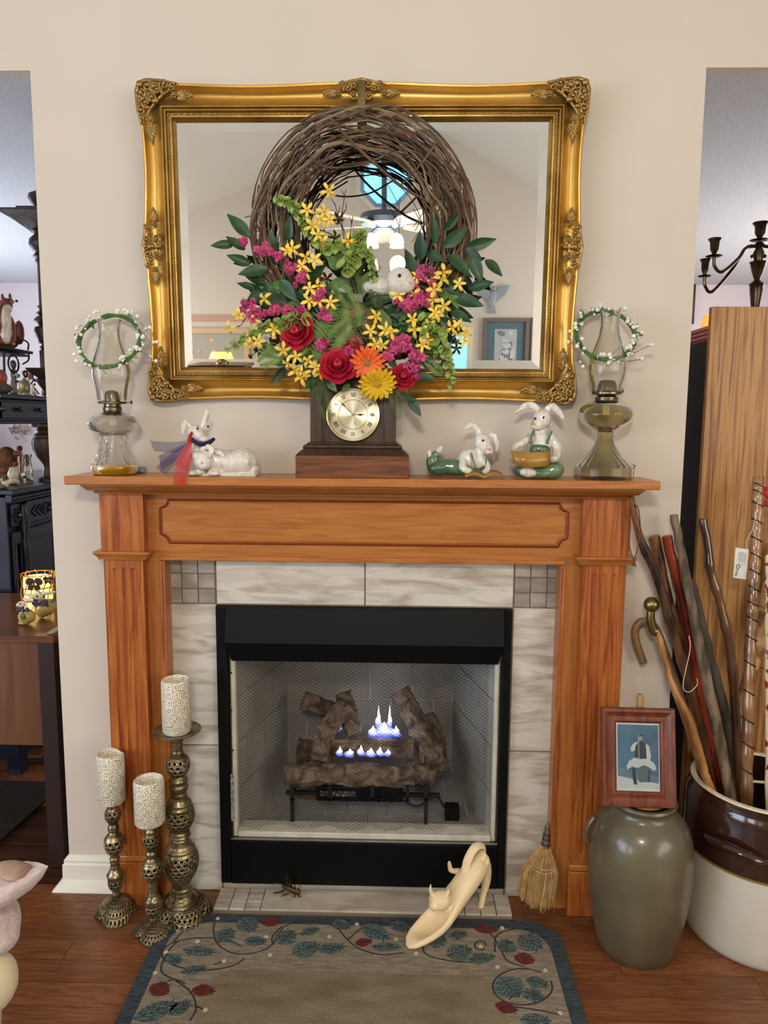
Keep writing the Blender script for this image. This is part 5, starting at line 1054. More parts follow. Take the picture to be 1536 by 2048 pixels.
for cx, cy, l, w, a in ((440, 112, 78, 62, -.8), (370, 145, 66, 62, 1.2), (465, 165, 68, 40, 0), (565, 152, 66, 66, 1.0), (640, 133, 62, 34, .5), (628, 190, 88, 66, .5), (710, 187, 86, 44, .2), (740, 112, 62, 40, -.5), (850, 135, 100, 60, -.6), (885, 183, 84, 36, 0), (930, 118, 66, 46, -.3), (1045, 160, 70, 60, 1.3), (1115, 145, 56, 36, .3), (1118, 200, 82, 66, .4), (1190, 218, 82, 44, .2), (1270, 180, 56, 60, 1.4), (1346, 168, 80, 84, -.7), (285, 197, 100, 42, -.1), (205, 222, 56, 44, -.6), (268, 257, 74, 36, .3), (150, 388, 130, 70, .5), (225, 378, 70, 50, .8), (1278, 312, 86, 96, -1.0), (1368, 298, 66, 48, -.3), (1355, 338, 50, 66, 1.5), (1362, 418, 90, 50, 0)): rleaf(cx, cy, l, w, a, teal)
for cx, cy, l, w, a in ((518, 103, 64, 38, .1), (812, 168, 52, 34, .3), (1203, 126, 72, 36, -.1), (1326, 220, 50, 58, 1.4), (160, 317, 58, 66, 1.2), (300, 322, 70, 44, -.1), (1268, 377, 66, 44, -.3)): rleaf(cx, cy, l, w, a, rred)
for cx, cy in ((345, 92), (280, 165), (365, 228), (145, 266), (500, 150), (512, 208), (703, 150), (790, 110), (915, 158), (980, 203), (1187, 181), (1255, 122), (1240, 246), (1393, 258), (305, 385), (1440, 395), (180, 200)):
    c = Cp(cx, cy); MB().lathe([(.0065, ZR), (.0065, ZR+.0018), (0, ZR+.002)], (c.x, c.y, 0), 8).build('berry_motif', dot, rg, world=True)
def arc(cx, cy, rx, ry, a0, a1, n=14): return [(cx+rx*math.cos(a0+(a1-a0)*i/n), cy-ry*math.sin(a0+(a1-a0)*i/n)) for i in range(n+1)]
vines = [[(200, 170), (250, 120), (330, 100), (330, 130), (345, 175), (400, 205), (470, 200), (520, 175), (560, 115), (640, 98), (720, 118), (760, 160), (800, 190), (870, 208), (940, 200)],
         [(1000, 175), (1010, 205), (1060, 222), (1120, 230), (1200, 232)], [(1060, 112), (1140, 110), (1210, 135), (1245, 180), (1270, 225), (1320, 245)],
         arc(300, 205, 135, 52, .5, 6.0), [(520, 175), (520, 150), (548, 118)], [(760, 160), (790, 135), (830, 105), (900, 110)], [(1232, 200), (1235, 150), (1280, 128), (1350, 125)], arc(1185, 178, 18, 14, 0, 5.5), arc(1320, 310, 96, 58, .9, 6.6), [(210, 290), (260, 330), (275, 380), (255, 420)], [(1300, 375), (1370, 385), (1440, 400)],
         [(240, 300), (165, 262), (185, 200), (215, 165)], [(255, 330), (280, 315)], [(270, 370), (305, 385)], [(330, 240), (365, 228)], [(200, 290), (185, 290)]]
for V_ in vines:
    P = spline([tuple(Cp(*p)+Vector((0, 0, .0006))) for p in V_], 30); MB().tube(P, .0022, 4, flat=.5).build('vine_motif', vin, rg, world=True)
# ================================================================ pierced brass candlesticks
def lattice(B, fn, nu, nv, hole=.62, off=True):
    for i in range(nv):
        for j in range(nu):
            u0 = j+(.5 if (off and i % 2) else 0); o = len(B.v); out = []; inn = []
            for k, (a, b) in enumerate(((0, 0), (.5, 0), (1, 0), (1, .5), (1, 1), (.5, 1), (0, 1), (0, .5))):
                out.append(fn((u0+a)/nu, (i+b)/nv)); an = math.atan2(b-.5, a-.5); inn.append(fn((u0+.5+.5*hole*math.cos(an))/nu, (i+.5+.5*hole*math.sin(an))/nv))
            B.add(out+inn, [(k, (k+1) % 8, 8+(k+1) % 8, 8+k) for k in range(8)])
    return B
def pball(t, c, z0, z1, r0, r1, rm, nu, nv):
    def f(u, v):
        a = u*2*PI; r = (r0+(r1-r0)*v)+(rm-(r0+r1)/2)*math.sin(PI*v)**.75; return (c.x+r*math.cos(a), c.y+r*math.sin(a), z0+(z1-z0)*v)
    o = lattice(MB(), f, nu, nv).build('pierced_ball', grey_brass, t, world=True, ang=60); s = o.modifiers.new('thick', 'SOLIDIFY'); s.thickness = .0016
    MB().cyl((c.x, c.y, z0), (c.x, c.y, z1), min(r0, r1)*.55, n=12).build('ball_core', mat('dark_core', (26, 22, 16), .8), t, world=True)
def pfoot(t, c, z1, r0, r1, lob, ph, nu=32, nv=5, deep=.36):
    def f(u, v):
        a = u*2*PI; L_ = abs(math.cos(lob*(a-ph)/2))**.7; ro = r1*(1-deep+deep*L_); r = r0+(ro-r0)*v; z = z1*(1-v**2.6)+.0015+.012*(1-L_)*v*v
        return (c.x+r*math.cos(a), c.y+r*math.sin(a), z)
    o = lattice(MB(), f, nu, nv, .6).build('pierced_foot', grey_brass, t, world=True, ang=60); s = o.modifiers.new('thick', 'SOLIDIFY'); s.thickness = .0018
    E_ = MB(); n = 96; E_.tube([f(i/n, 1.0) for i in range(n)], .0022, 5, loop=True); E_.build('foot_rim', grey_brass, t, world=True)
wax = bpy.data.materials.new('patterned_wax'); wax.use_nodes = True; nt = wax.node_tree; pb = nt.nodes['Principled BSDF']; pb.inputs['Roughness'].default_value = .5; pb.inputs['Subsurface Weight'].default_value = .15; pb.inputs['Subsurface Scale'].default_value = .01
uvn = nt.nodes.new('ShaderNodeUVMap'); vo = nt.nodes.new('ShaderNodeTexVoronoi'); vo.inputs['Scale'].default_value = 30; vo.inputs['Randomness'].default_value = .0
mp = nt.nodes.new('ShaderNodeMapping'); mp.inputs['Rotation'].default_value = (0, 0, .785); nt.links.new(uvn.outputs[0], mp.inputs[0]); nt.links.new(mp.outputs[0], vo.inputs[0])
def mth(op, a, b=None):
    n = nt.nodes.new('ShaderNodeMath'); n.operation = op
    for k, q in enumerate((a, b)):
        if q is None: continue
        if isinstance(q, (int, float)): n.inputs[k].default_value = q
        else: nt.links.new(q, n.inputs[k])
    return n.outputs[0]
rings_ = mth('GREATER_THAN', mth('SINE', mth('MULTIPLY', vo.outputs['Distance'], 34)), .66)
nz = nt.nodes.new('ShaderNodeTexVoronoi'); nz.inputs['Scale'].default_value = 210; nt.links.new(uvn.outputs[0], nz.inputs[0]); dots = mth('LESS_THAN', nz.outputs['Distance'], .30)
n3 = nt.nodes.new('ShaderNodeTexNoise'); n3.inputs['Scale'].default_value = 130; nt.links.new(uvn.outputs[0], n3.inputs[0]); brk = mth('GREATER_THAN', n3.outputs['Fac'], .43)
msk = mth('MULTIPLY', mth('MAXIMUM', rings_, mth('MULTIPLY', dots, mth('GREATER_THAN', vo.outputs['Distance'], .42))), brk)
sx = nt.nodes.new('ShaderNodeSeparateXYZ'); nt.links.new(uvn.outputs[0], sx.inputs[0])
msk = mth('MULTIPLY', msk, mth('MULTIPLY', mth('GREATER_THAN', sx.outputs[1], .043), mth('LESS_THAN', sx.outputs[1], 5)))
mxn = nt.nodes.new('ShaderNodeMix'); mxn.data_type = 'RGBA'; nt.links.new(msk, mxn.inputs[0]); mxn.inputs[6].default_value = lin((232, 226, 204))+(1,); mxn.inputs[7].default_value = lin((116, 92, 56))+(1,); nt.links.new(mxn.outputs[2], pb.inputs['Base Color'])
plain_wax = mat('plain_wax', (234, 228, 206), .5, sss=.2)
def candle(c, zb_, zt_, r, label, dip):
    B = MB(); B.lathe([(0, zb_), (r*.9, zb_), (r, zb_+.006), (r, zt_-.012), (r*.97, zt_-.003), (r*.90, zt_), (r*.82, zt_-.004), (r*.72, zt_-.018), (0, zt_-.024)], (c.x, c.y, 0), 40, uv=True)
    if dip: B.v = [(x, y, z-(.010*max(0, math.cos(math.atan2(y-c.y, x-c.x)-dip))**6 if z > zt_-.013 else 0)) for x, y, z in B.v]
    o = B.build('pillar_candle', wax, org=(c.x, c.y, zb_)); tag(o, label, 'candle'); return o
def stick_(cx, cyb, label, segs, balls, foot, cand, plate=None, clab='', dip=0):
    c = atz(cx, cyb, .0); m_ = mpp(c.y, .35); z = lambda p: at(cx, p, c.y).z; t = thing('candlestick', label, 'candlestick', (c.x, c.y, 0))
    for sg in segs:
        pr = [(0, z(sg[0][0]))]+[(r*m_, z(p)) for p, r in sg]+[(0, z(sg[-1][0]))]; L2 = []
        for (ra, za), (rb2, zb3) in zip(pr, pr[1:]):
            kk = max(1, int(abs(zb3-za)/.0022)); L2 += [(ra+(rb2-ra)*i/kk, za+(zb3-za)*i/kk) for i in range(kk)]
        MB().lathe(L2+[pr[-1]], (c.x, c.y, 0), 28, fn=lambda a, r, zz: 1+.030*math.sin(zz*480)).build('turned_stem', grey_brass, t, world=True)
    for p0, p1, r0, r1, rm, nu, nv in balls: pball(t, c, z(p1), z(p0), r1*m_, r0*m_, rm*m_, nu, nv)
    zf, r0, r1, lob, ph = foot; pfoot(t, c, z(zf), r0*m_, r1*m_, lob, ph)
    if plate:
        zp, rp2 = z(plate[0]), plate[1]*m_; MB().lathe([(0, zp-.008), (.018, zp-.008), (rp2*.7, zp-.004), (rp2, zp+.004), (rp2*1.0, zp+.006), (rp2*.6, zp), (0, zp-.001)], (c.x, c.y, 0), 40).build('drip_plate', grey_brass, t, world=True)
    candle(c, z(cand[0])+.0005, z(cand[1]), cand[2]*m_, clab, dip); return c
c3 = lambda y: 1320+y/3.414
bs_ = [(c3(p), r/3.414) for p, r in ()]
S = lambda L_: [(c3(p), r/3.414) for p, r in L_]
stick_(365, 1832, 'tallest pierced brass floor candlestick, standing beside the stone tiles', [S([(494, 34), (520, 46), (560, 38), (600, 34), (640, 42), (665, 66)]), S([(785, 50), (795, 52), (815, 68), (835, 58), (850, 62), (868, 66), (900, 52), (930, 54), (955, 76), (1000, 92), (1012, 94)]), S([(1146, 68), (1160, 60), (1175, 70), (1192, 72), (1212, 56), (1235, 62), (1265, 92), (1290, 104), (1305, 106)]), S([(1488, 74), (1500, 70), (1525, 62), (1540, 66), (1560, 70), (1580, 70), (1610, 86), (1640, 118), (1660, 132), (1672, 130)])],
       [(c3(665), c3(785), 66/3.414, 50/3.414, 82/3.414, 12, 4), (c3(1012), c3(1146), 94/3.414, 68/3.414, 102/3.414, 14, 5), (c3(1305), c3(1488), 106/3.414, 74/3.414, 122/3.414, 18, 7)], (c3(1640), 36, 60, 4, .6), (1463, 1358, 28), (1463, 47), 'tall patterned ivory candle on the tallest candlestick, in front of the tiles', 0)
def small(cx, cyb, dy, label, cl, dip, cand):
    D_ = lambda p: c3(p)+dy; S2 = lambda L_: [(D_(p), r/3.414) for p, r in L_]
    return stick_(cx, cyb, label, [S2([(972, 24), (985, 34), (1000, 36), (1015, 38), (1022, 46)]), S2([(1100, 38), (1115, 30), (1125, 32), (1140, 38), (1155, 38), (1170, 30), (1182, 36), (1200, 56), (1215, 62)]), S2([(1308, 48), (1325, 32), (1340, 30), (1352, 34), (1365, 32), (1395, 30), (1425, 34), (1445, 48), (1460, 58), (1475, 56), (1488, 52), (1496, 52)]), S2([(1550, 44), (1562, 34), (1575, 22), (1590, 26), (1600, 26), (1615, 20), (1640, 24)])],
          [(D_(1022), D_(1100), 46/3.414, 38/3.414, 56/3.414, 10, 3), (D_(1215), D_(1308), 62/3.414, 48/3.414, 66/3.414, 10, 3), (D_(1496), D_(1550), 52/3.414, 44/3.414, 52/3.414, 10, 2)], (D_(1632), 7, 44, 3, .9), cand, None, cl, dip)
small(234, 1830, 0, 'short brass candlestick farthest left, with pierced bulbs and flared foot', 'patterned ivory candle with a notched rim on the left candlestick', .9, (1602, 1506, 27))
small(308, 1864, 52, 'short brass candlestick in front of the tall one, foot almost on the rug', 'patterned ivory candle on the front candlestick, lowest of the three', 0, (1645, 1558, 30))
# ================================================================ cat shoe planter
ivory = mat('ivory_ceramic', (240, 216, 172), .35, coat=.15, sss=.05)
Tt = atz(816, 1896, .012); Hh = atz(962, 1812, ZH); ax = Vector((Hh.x-Tt.x, Hh.y-Tt.y, 0)); Ls = ax.length; ax.normalize(); lt = Vector((-ax.y, ax.x, 0)); upv = Vector((0, 0, 1))
hz = at(966, 1705, Hh.y).z-ZH; print('SHOE', Ls, hz)
sh = thing('shoe_planter', 'ivory high-heel shoe planter shaped as a stretching cat, on the rug edge', 'figurine', Tt)
SP = lambda s, w, h: Tt+ax*(s*Ls)+lt*w+upv*(h*hz)
B = MB(); rings = []
prof = [(0.0, .03, .010, .02, 0), (.04, .07, .026, .07, 0), (.12, .11, .036, .10, .5), (.22, .15, .042, .13, .9), (.32, .20, .046, .15, 1), (.42, .27, .046, .17, .8), (.52, .37, .042, .19, .1), (.64, .50, .038, .20, 0), (.76, .64, .037, .21, 0), (.87, .77, .036, .21, 0), (.96, .85, .032, .18, 0), (1.02, .88, .020, .12, 0)]
for s, h, w, th, dp in prof:
    ring = []
    for k in range(28):
        a = 2*PI*k/28; x = math.cos(a); y = math.sin(a)
        yy = y*th; 
        if y > 0 and dp: yy = th*y - dp*th*1.65*max(0, 1-(x/.80)**2)**.6*(y**.5)
        ring.append(SP(s-.10*(h-.1)*y*.5, w*x, h+yy))
    rings.append(ring)
B.loft(rings); B.build('shoe_body', ivory, sh, world=True, ang=70)
B = MB(); B.tube(spline([SP(.97, 0, .92), SP(1.04, 0, .72), SP(1.06, 0, .45), SP(1.02, 0, .2), SP(.99, 0, 0)], 20), [.030-.020*min(1, i/13) for i in range(21)], 12); B.tube([SP(.93, 0, .92), SP(.99, 0, 1.0), SP(1.03, 0, .85)], [.022, .02, .02], 12); o = B.build('heel', ivory, sh, world=True); rem(o, .003, 3)
st2 = MB(); P = spline([SP(1.03, 0, .95), SP(1.02, .0, 1.16), SP(.90, 0, 1.22), SP(.80, 0, 1.08), SP(.76, 0, .88), SP(.72, -.02, .74)], 24); st2.tube(P, [.0125]*25, 8, flat=.35); st2.build('strap', ivory, sh, world=True)
tl = MB(); tl.tube(spline([SP(.78, .035, .74), SP(.70, .045, .78), SP(.66, .04, .92), SP(.64, .035, 1.0)], 14), [.009, .009, .0085, .008, .008, .008, .0075, .007, .007, .0065, .006, .006, .005, .004, .003], 8); tl.build('tail', ivory, sh, world=True)
B = MB(); hc = at(880, 1800, Tt.y+.07); M_ = mpp(hc.y, .1)
hp = lambda px, py, dy=0: at(px, py, hc.y+dy)
B.ell(hc, (23*M_, 20*M_, 19*M_)).ell(hp(870, 1810, -.014), (13*M_, 12*M_, 9*M_)).ell(hp(882, 1812, -.018), (10*M_, 8*M_, 7*M_)); B.tube([hp(865, 1792), hp(860, 1778), hp(862, 1768)], [9*M_, 5.5*M_, 1.5*M_], 8, flat=.6).tube([hp(890, 1792), hp(896, 1784), hp(898, 1778)], [9*M_, 8*M_, 3*M_], 8, flat=.6); B.ell(hp(895, 1806, .02), (20*M_, 26*M_, 17*M_))
o = B.build('cat_head', ivory, sh, world=True); rem(o, .0022, 2)
# ================================================================ whisk broom
wbm = thing('whisk_broom', 'small straw whisk broom leaning on the right side of the tile surround', 'broom', (atz(1072, 1810, 0).x, -.1, 0))
straw = mat('broom_straw', (186, 148, 92), .85, c2=(210, 176, 122), vs=60, rnd=0)
top = at(1096, 1652, -.045); nk_ = at(1091, 1692, -.06); R = random.Random(4); B = MB(); a0_, a1_ = atz(1035, 1792, .002), atz(1108, 1815, .002)
lowc = [at(1038, 1790, -.085), at(1060, 1808, -.10), at(1085, 1818, -.11), at(1108, 1806, -.10)]
for k in range(420):
    u = R.random(); e = Vector(spline([tuple(p) for p in lowc], 40)[int(u*40)]); e += Vector((R.uniform(-.006, .006), R.uniform(-.018, .018), R.uniform(-.008, .022))); e.z = max(e.z, .001)
    s0 = nk_+Vector(((u-.5)*.028, R.uniform(-.010, .010), R.uniform(-.002, .006))); mdd = s0.lerp(e, .5)+Vector(((u-.5)*.045, R.uniform(-.006, .006), 0)); B.tube([s0, mdd, e], [.0013, .0012, .0006], 3, cap=False)
B.build('bristles', straw, wbm, world=True, kind='stuff', smooth=False)
MB().tube([nk_-Vector((.0, 0, .004)), nk_.lerp(top, .5), top], [.017, .0145, .012], 16, flat=.75).build('handle', mat('broom_handle', (118, 104, 82), .6, c2=(90, 78, 62), vs=30), wbm, world=True)
MB().tube([top, top+Vector((0, 0, .006))], [.008, .006], 12).build('metal_cap', mat('steel', (0, 0, 0)), wbm, world=True)
for t_, mm2 in ((.02, 'binding_dark'), (.28, 'binding_dark'), (.5, 'binding_dark')):
    p = nk_.lerp(top, t_); q_ = nk_.lerp(top, t_+.13); MB().tube([p, q_], [.0178-.004*t_, .0172-.004*t_], 18, flat=.78).build('binding', mat('binding_dark', (56, 52, 46), .5), wbm, world=True)
for zf in (.34, .40):
    P = [nk_.lerp(Vector(spline([tuple(p) for p in lowc], 40)[k*4]), zf)+Vector(((k/10-.5)*.03, -.017+.010*abs(k/10-.5), 0)) for k in range(11)]; MB().tube(P, .0013, 5).build('stitching', mat('stitch', (220, 190, 150), .8), wbm, world=True)
# ================================================================ brass grasshopper
gb_ = mat('bronze', (96, 80, 50), .35, .85, c2=(60, 50, 34), vs=60); gc = atz(578, 1792, ZH); gh = thing('grasshopper', 'small bronze grasshopper figurine on the hearth slab, antennae raised', 'figurine', (gc.x, gc.y, ZH))
gp = lambda px, py, dy=0: at(px, py, gc.y+dy); g_ = mpp(gc.y, .04)
B = MB(); B.tube(spline([gp(562, 1772), gp(575, 1776), gp(588, 1781), gp(597, 1784)], 16), [g_*r for r in np.interp(np.linspace(0, 1, 17), [0, .3, .7, 1], [2, 4.5, 6.5, 4])], 10).ell(gp(597, 1785), (4.5*g_, 4.5*g_, 6*g_)); o = B.build('body', gb_, gh, world=True); rem(o, .0012, 1)
for pts in (((572, 1778), (575, 1745), (556, 1766), (546, 1768)), ((584, 1780), (577, 1752), (589, 1770), (598, 1788)), ((578, 1784), (572, 1790), (567, 1788), (562, 1796)), ((590, 1786), (588, 1796), (590, 1804)), ((596, 1786), (599, 1794), (602, 1798)), ((570, 1780), (560, 1784), (547, 1786))):
    B = MB(); P = [gp(a, b, -.006*(i % 2)) for i, (a, b) in enumerate(pts)]; B.tube(P, [g_*(2.4-.5*i) for i in range(len(P))], 6); B.build('leg', gb_, gh, world=True)
for pts in (((597, 1780), (596, 1755), (588, 1735)), ((599, 1780), (602, 1758), (596, 1738))): B = MB(); B.tube(spline([gp(a, b) for a, b in pts], 8), g_*.7, 5); B.build('antenna', gb_, gh, world=True)
B = MB(); B.tube([gp(565, 1770, -.004), gp(580, 1773, -.006), gp(590, 1778, -.005)], [g_*3, g_*4, g_*2], 8, flat=.4); B.build('wing', gb_, gh, world=True)
# ================================================================ churn crock with framed photograph
salt = mat('salt_glaze', (104, 98, 74), .3, c2=(78, 68, 52), vs=4, bump=.25, bs=70, coat=.3, con=(.3, .7))
cc = atz(1270, 1888, 0); mC = mpp(cc.y, .3); zz = lambda p: at(1270, p, cc.y).z
cr = thing('churn_crock', 'tall olive-grey salt-glazed stoneware churn with a wooden lid', 'crock', (cc.x, cc.y, 0))
zr_ = zz(1594)
P = [(72, 0, 0), (75, 0, .004), (80, 1868, 0), (88, 1835, 0), (96, 1790, 0), (101, 1735, 0), (101, 1700, 0), (97, 1668, 0), (88, 1643, 0), (76, 1628, 0), (66, 1620, 0), (61, 1614, 0), (60, 1608, 0), (64, 1603, 0), (66, 1598, 0), (64, 1594, 0)]
prf = [((r-1)*mC, (h if py == 0 else zz(py))) for r, py, h in P]; inn = [(r-.010, max(z, .012)) for r, z in reversed(prf[1:])]
MB().lathe([(0, 0)]+prf+inn+[(0, .012)], (cc.x, cc.y, 0), 56).build('body', salt, cr, world=True)
MB().lathe([(0, zr_-.008), (.038*1.28, zr_-.008), (.050*1.25, zr_-.006), (.050*1.25, zr_+.003), (.018, zr_+.004), (0, zr_+.004)], (cc.x, cc.y, 0), 40).build('lid', woodm('lid_wood', (132, 96, 54), (160, 122, 76), (1, 9, 6), 5, rough=.6), cr, world=True)
for s_, pts in ((-1, ((1188, 1632), (1176, 1650), (1172, 1668), (1176, 1682))),):
    B = MB(); B.tube(spline([at(a, b, cc.y+.0) for a, b in pts], 12), [.010]*13, 10, flat=.6); B.build('lug_handle', salt, cr, world=True)
zg = [(cc.x+.101*mC*1000/1000*0, 0)]
# raised gallon mark and scratches stay in the glaze
d0, d1 = at(1276, 1600, cc.y), at(1280, 1388, cc.y+.02)
tag(MB().tube([(d0.x, d0.y, zr_-.15), tuple(d0), tuple(d1-(d1-d0)*.03), tuple(d1)], [.0098, .0098, .0098, .007], 18).build('churn_dasher', woodm('dasher_wood', (150, 112, 66), (176, 138, 90), (6, 6, .8), 6, rough=.6), org=tuple(d0)), 'wooden churn dasher handle rising behind the framed photograph', 'handle')
# frame
yf0 = cc.y-.058; BLc = at(1202, 1597, yf0); BRc = at(1349, 1608, yf0); zb_ = zr_+.005
BLc.z = BRc.z = zb_; TLc = at(1197, 1417, yf0+.045); Xf = (BRc-BLc); wF = Xf.length*1.0; Xf.normalize(); tilt = .22
MF = Matrix.Translation((BLc.x, BLc.y, zb_+.001)) @ Matrix.Rotation(-.0, 4, 'Z') @ Matrix.Rotation(-tilt, 4, 'X')
hF = (TLc.z-zb_)/math.cos(tilt)*1.0
pf = thing('framed_photograph', 'reddish wood frame holding an old blue-toned photograph of a person churning', 'picture frame', (BLc.x, BLc.y, zb_+.0015)); pf.rotation_euler = (-tilt, 0, -.03)
fw_ = .042; fr = woodm('frame_wood', (92, 42, 26), (124, 66, 42), (6, 6, 1.2), 8, rough=.35, coat=.3)
prof = [(0, 0), (0, .014), (.003, .019), (.010, .020), (.014, .016), (.024, .012), (.030, .013), (.035, .016), (.039, .013), (.042, .008)]
def fp(u, t, k):
    if k == 0: return (u+(wF-2*u)*t, hF-u)
    if k == 1: return (wF-u, hF-u-(hF-2*u)*t)
    if k == 2: return (wF-u-(wF-2*u)*t, u)
    return (u, u+(hF-2*u)*t)
for k in range(4):
    B = MB(); B.loft([[Vector((fp(u, t, k)[0], -h, fp(u, t, k)[1])) for u, h in prof] for t in (0, 1)], closed=False, cap=False); B.build('frame_side', fr, pf, ang=25)
MB().box(.02, wF-.02, -.004, .0, .02, hF-.02).build('backing', mat('card_brown', (120, 90, 60), .8), pf, smooth=False)
px0, px1, pz0, pz1 = .041, wF-.041, .041, hF-.041; W3, H3 = px1-px0, pz1-pz0
MB().box(px0, px1, -.0066, -.0045, pz0, pz1).build('photo_margin', mat('photo_white', (226, 230, 228), .3), pf, smooth=False)
B = MB(); P2 = lambda u, v: (px0+W3*u, pz0+H3*v)
def shp(pts, lay, k): B.k = k; B.prism([P2(*p) for p in pts], -.0070-.00012*lay, -.0069-.00012*lay)
shp([(.04, .04), (.97, .04), (.97, .97), (.04, .97)], 0, 0)
shp([(.04, .04), (.97, .04), (.97, .22), (.6, .27), (.3, .30), (.04, .36)], 1, 1)
shp([(.04, .04), (.97, .04), (.97, .12), (.5, .16), (.04, .22)], 2, 2)
shp([(.42, .36), (.44, .62), (.50, .70), (.58, .73), (.68, .70), (.74, .62), (.72, .36)], 3, 3)                       # vest
shp([(.44, .66), (.50, .70), (.46, .72), (.38, .68), (.33, .62), (.36, .57), (.44, .60)], 4, 2); shp([(.68, .70), (.76, .66), (.80, .50), (.76, .44), (.70, .46), (.69, .6)], 4, 2)   # sleeves
shp([(.24, .36), (.30, .44), (.42, .49), (.56, .47), (.72, .48), (.86, .42), (.92, .34), (.86, .30), (.74, .36), (.62, .38), (.5, .34), (.36, .36), (.26, .31)], 5, 2)   # skirt
shp([(.36, .34), (.44, .34), (.46, .18), (.48, .10), (.40, .10), (.37, .2)], 4, 3); shp([(.72, .3), (.78, .3), (.76, .14), (.70, .14)], 4, 3)
shp([(.53, .36), (.68, .36), (.74, .26), (.70, .14), (.52, .13), (.49, .24)], 6, 4)
shp([(.57+.06*math.cos(a), .785+.045*math.sin(a)) for a in np.linspace(0, 2*PI, 12, endpoint=False)], 6, 3); shp([(.57+.048*math.cos(a), .775+.032*math.sin(a)) for a in np.linspace(0, 2*PI, 12, endpoint=False)], 7, 5)
shp([(.515, .38), (.53, .38), (.52, .84), (.51, .84)], 8, 2); shp([(.49, .70), (.54, .72), (.54, .76), (.49, .74)], 9, 5)
bl = lambda n, c: mat(n, c, .35)
B.build('photo_print', [mat('photo_blue', (58, 100, 130), .3, c2=(86, 130, 158), vs=9), mat('photo_floor', (120, 146, 160), .3, c2=(96, 126, 144), vs=30), bl('photo_pale', (206, 214, 214)), bl('photo_dark', (44, 58, 70)), bl('photo_churn', (92, 108, 118)), bl('photo_skin', (150, 160, 166))], pf, smooth=False)
MB().box(px0, px1, -.0092, -.0088, pz0, pz1).build('glazing', thin_glass('picture_glass', (254, 254, 254), (120, 120, 120), .02), pf, smooth=False)
# ================================================================ large crock of walking sticks
ck2 = atz(1508, 1852, 0); m2 = mpp(ck2.y, .25); z2 = lambda p: at(1508, p, ck2.y).z
bc = thing('large_crock', 'large cream stoneware crock with glossy dark brown top band and loop handle', 'crock', (ck2.x, ck2.y, 0))
zrim, zband = z2(1560), z2(1686); Rr = 143*m2
outp = [(Rr*.90, 0), (Rr*.93, .004), (Rr*.965, .02), (Rr*.99, .06), (Rr*1.0, zband*.6), (Rr*.995, zband)]
top_ = [(Rr*.995, zband+.0003), (Rr*.985, zrim-.045), (Rr*.955, zrim-.030), (Rr*.945, zrim-.022), (Rr*.945, zrim-.010), (Rr*.94, zrim-.004)]
MB().lathe([(0, 0)]+outp, (ck2.x, ck2.y, 0), 72).build('body', mat('cream_glaze', (206, 200, 184), .3, c2=(190, 184, 166), vs=4, bump=.1, bs=30, coat=.3), bc, world=True)
MB().lathe(top_, (ck2.x, ck2.y, 0), 72).build('brown_band', mat('brown_glaze', (44, 24, 16), .12, c2=(58, 32, 22), vs=6, coat=.6), bc, world=True)
MB().lathe([(Rr*.998, zband-.004), (Rr*1.001, zband-.001), (Rr*.998, zband+.003)], (ck2.x, ck2.y, 0), 72).build('glaze_line', mat('ochre_line', (130, 112, 52), .3), bc, world=True)
MB().lathe([(Rr*.94, zrim-.004), (Rr*.925, zrim), (Rr*.87, zrim), (Rr*.855, zrim-.006)], (ck2.x, ck2.y, 0), 72).build('rim', mat('rim_cream', (222, 212, 186), .4), bc, world=True)
MB().lathe([(Rr*.855, zrim-.006), (Rr*.86, .03), (0, .03)], (ck2.x, ck2.y, 0), 72).build('inside', mat('inner_brown', (36, 20, 14), .3), bc, world=True)
a1, a2 = math.radians(204), math.radians(248)
P = []
for i in range(13):
    t = i/12; a = a1+(a2-a1)*t; r = Rr*(.985+.15*math.sin(PI*t)**.6); P.append((ck2.x+r*math.cos(a), ck2.y+r*math.sin(a), z2(1640)+.02*math.sin(PI*t)-.008*t))
MB().tube(P, [.013]*2+[.0145]*9+[.013]*2, 10, flat=.8).build('loop_handle', mat('brown_glaze', (0, 0, 0)), bc, world=True)
# walking sticks: each runs from a pixel path in the air down into the crock
cb_ = Vector((ck2.x, ck2.y, .04))
def wstick(name, label, pts, yt, yr, rad, m_, n=40, knots=(), build=True, seed=0, wob=.0015, cat='walking stick', grp=None, flat=1, tw=0, rip=0):
    (tx_, ty_), (ex, ey) = pts[0], pts[-1]; P = []
    for px, py in pts: f = (py-ty_)/(ey-ty_); P.append(at(px, py, yt+(yr-yt)*f))
    d = (P[-1]-P[-2]).normalized(); k = (P[-1].z-.05)/max(.2, -d.z); q_ = P[-1]+d*k
    v = Vector((q_.x-ck2.x, q_.y-ck2.y, 0)); 
    if v.length > Rr*.72: v *= Rr*.72/v.length; q_.x, q_.y = ck2.x+v.x, ck2.y+v.y
    P.append(q_); SPn = spline([tuple(p) for p in P], n); rs = []
    for i in range(n+1):
        t = i/n; r = float(np.interp(t, np.linspace(0, 1, len(rad)), rad)); rs.append(r*(1+rip*math.sin(2*PI*(i-9)/6+PI/2)*-1+.06*fnz((seed, t*14, 0))+sum(.28*math.exp(-((t-k_)/.018)**2) for k_ in knots)))
    SPn = [p+Vector((wob*fnz((t*.35, seed, 1)), 0, 0))*2 for t, p in enumerate(SPn)]
    t_ = thing(name, label, cat, SPn[-1]); B = MB(); B.tube([SPn[0]+(SPn[0]-SPn[1]).normalized()*.002]+SPn, [rs[0]*.75]+rs, 14, flat=flat, tw=tw); B.build('shaft', m_, t_, world=True); return t_, SPn, rs
K5 = lambda x, y: (1140+x/3.2, 960+y/3.2)
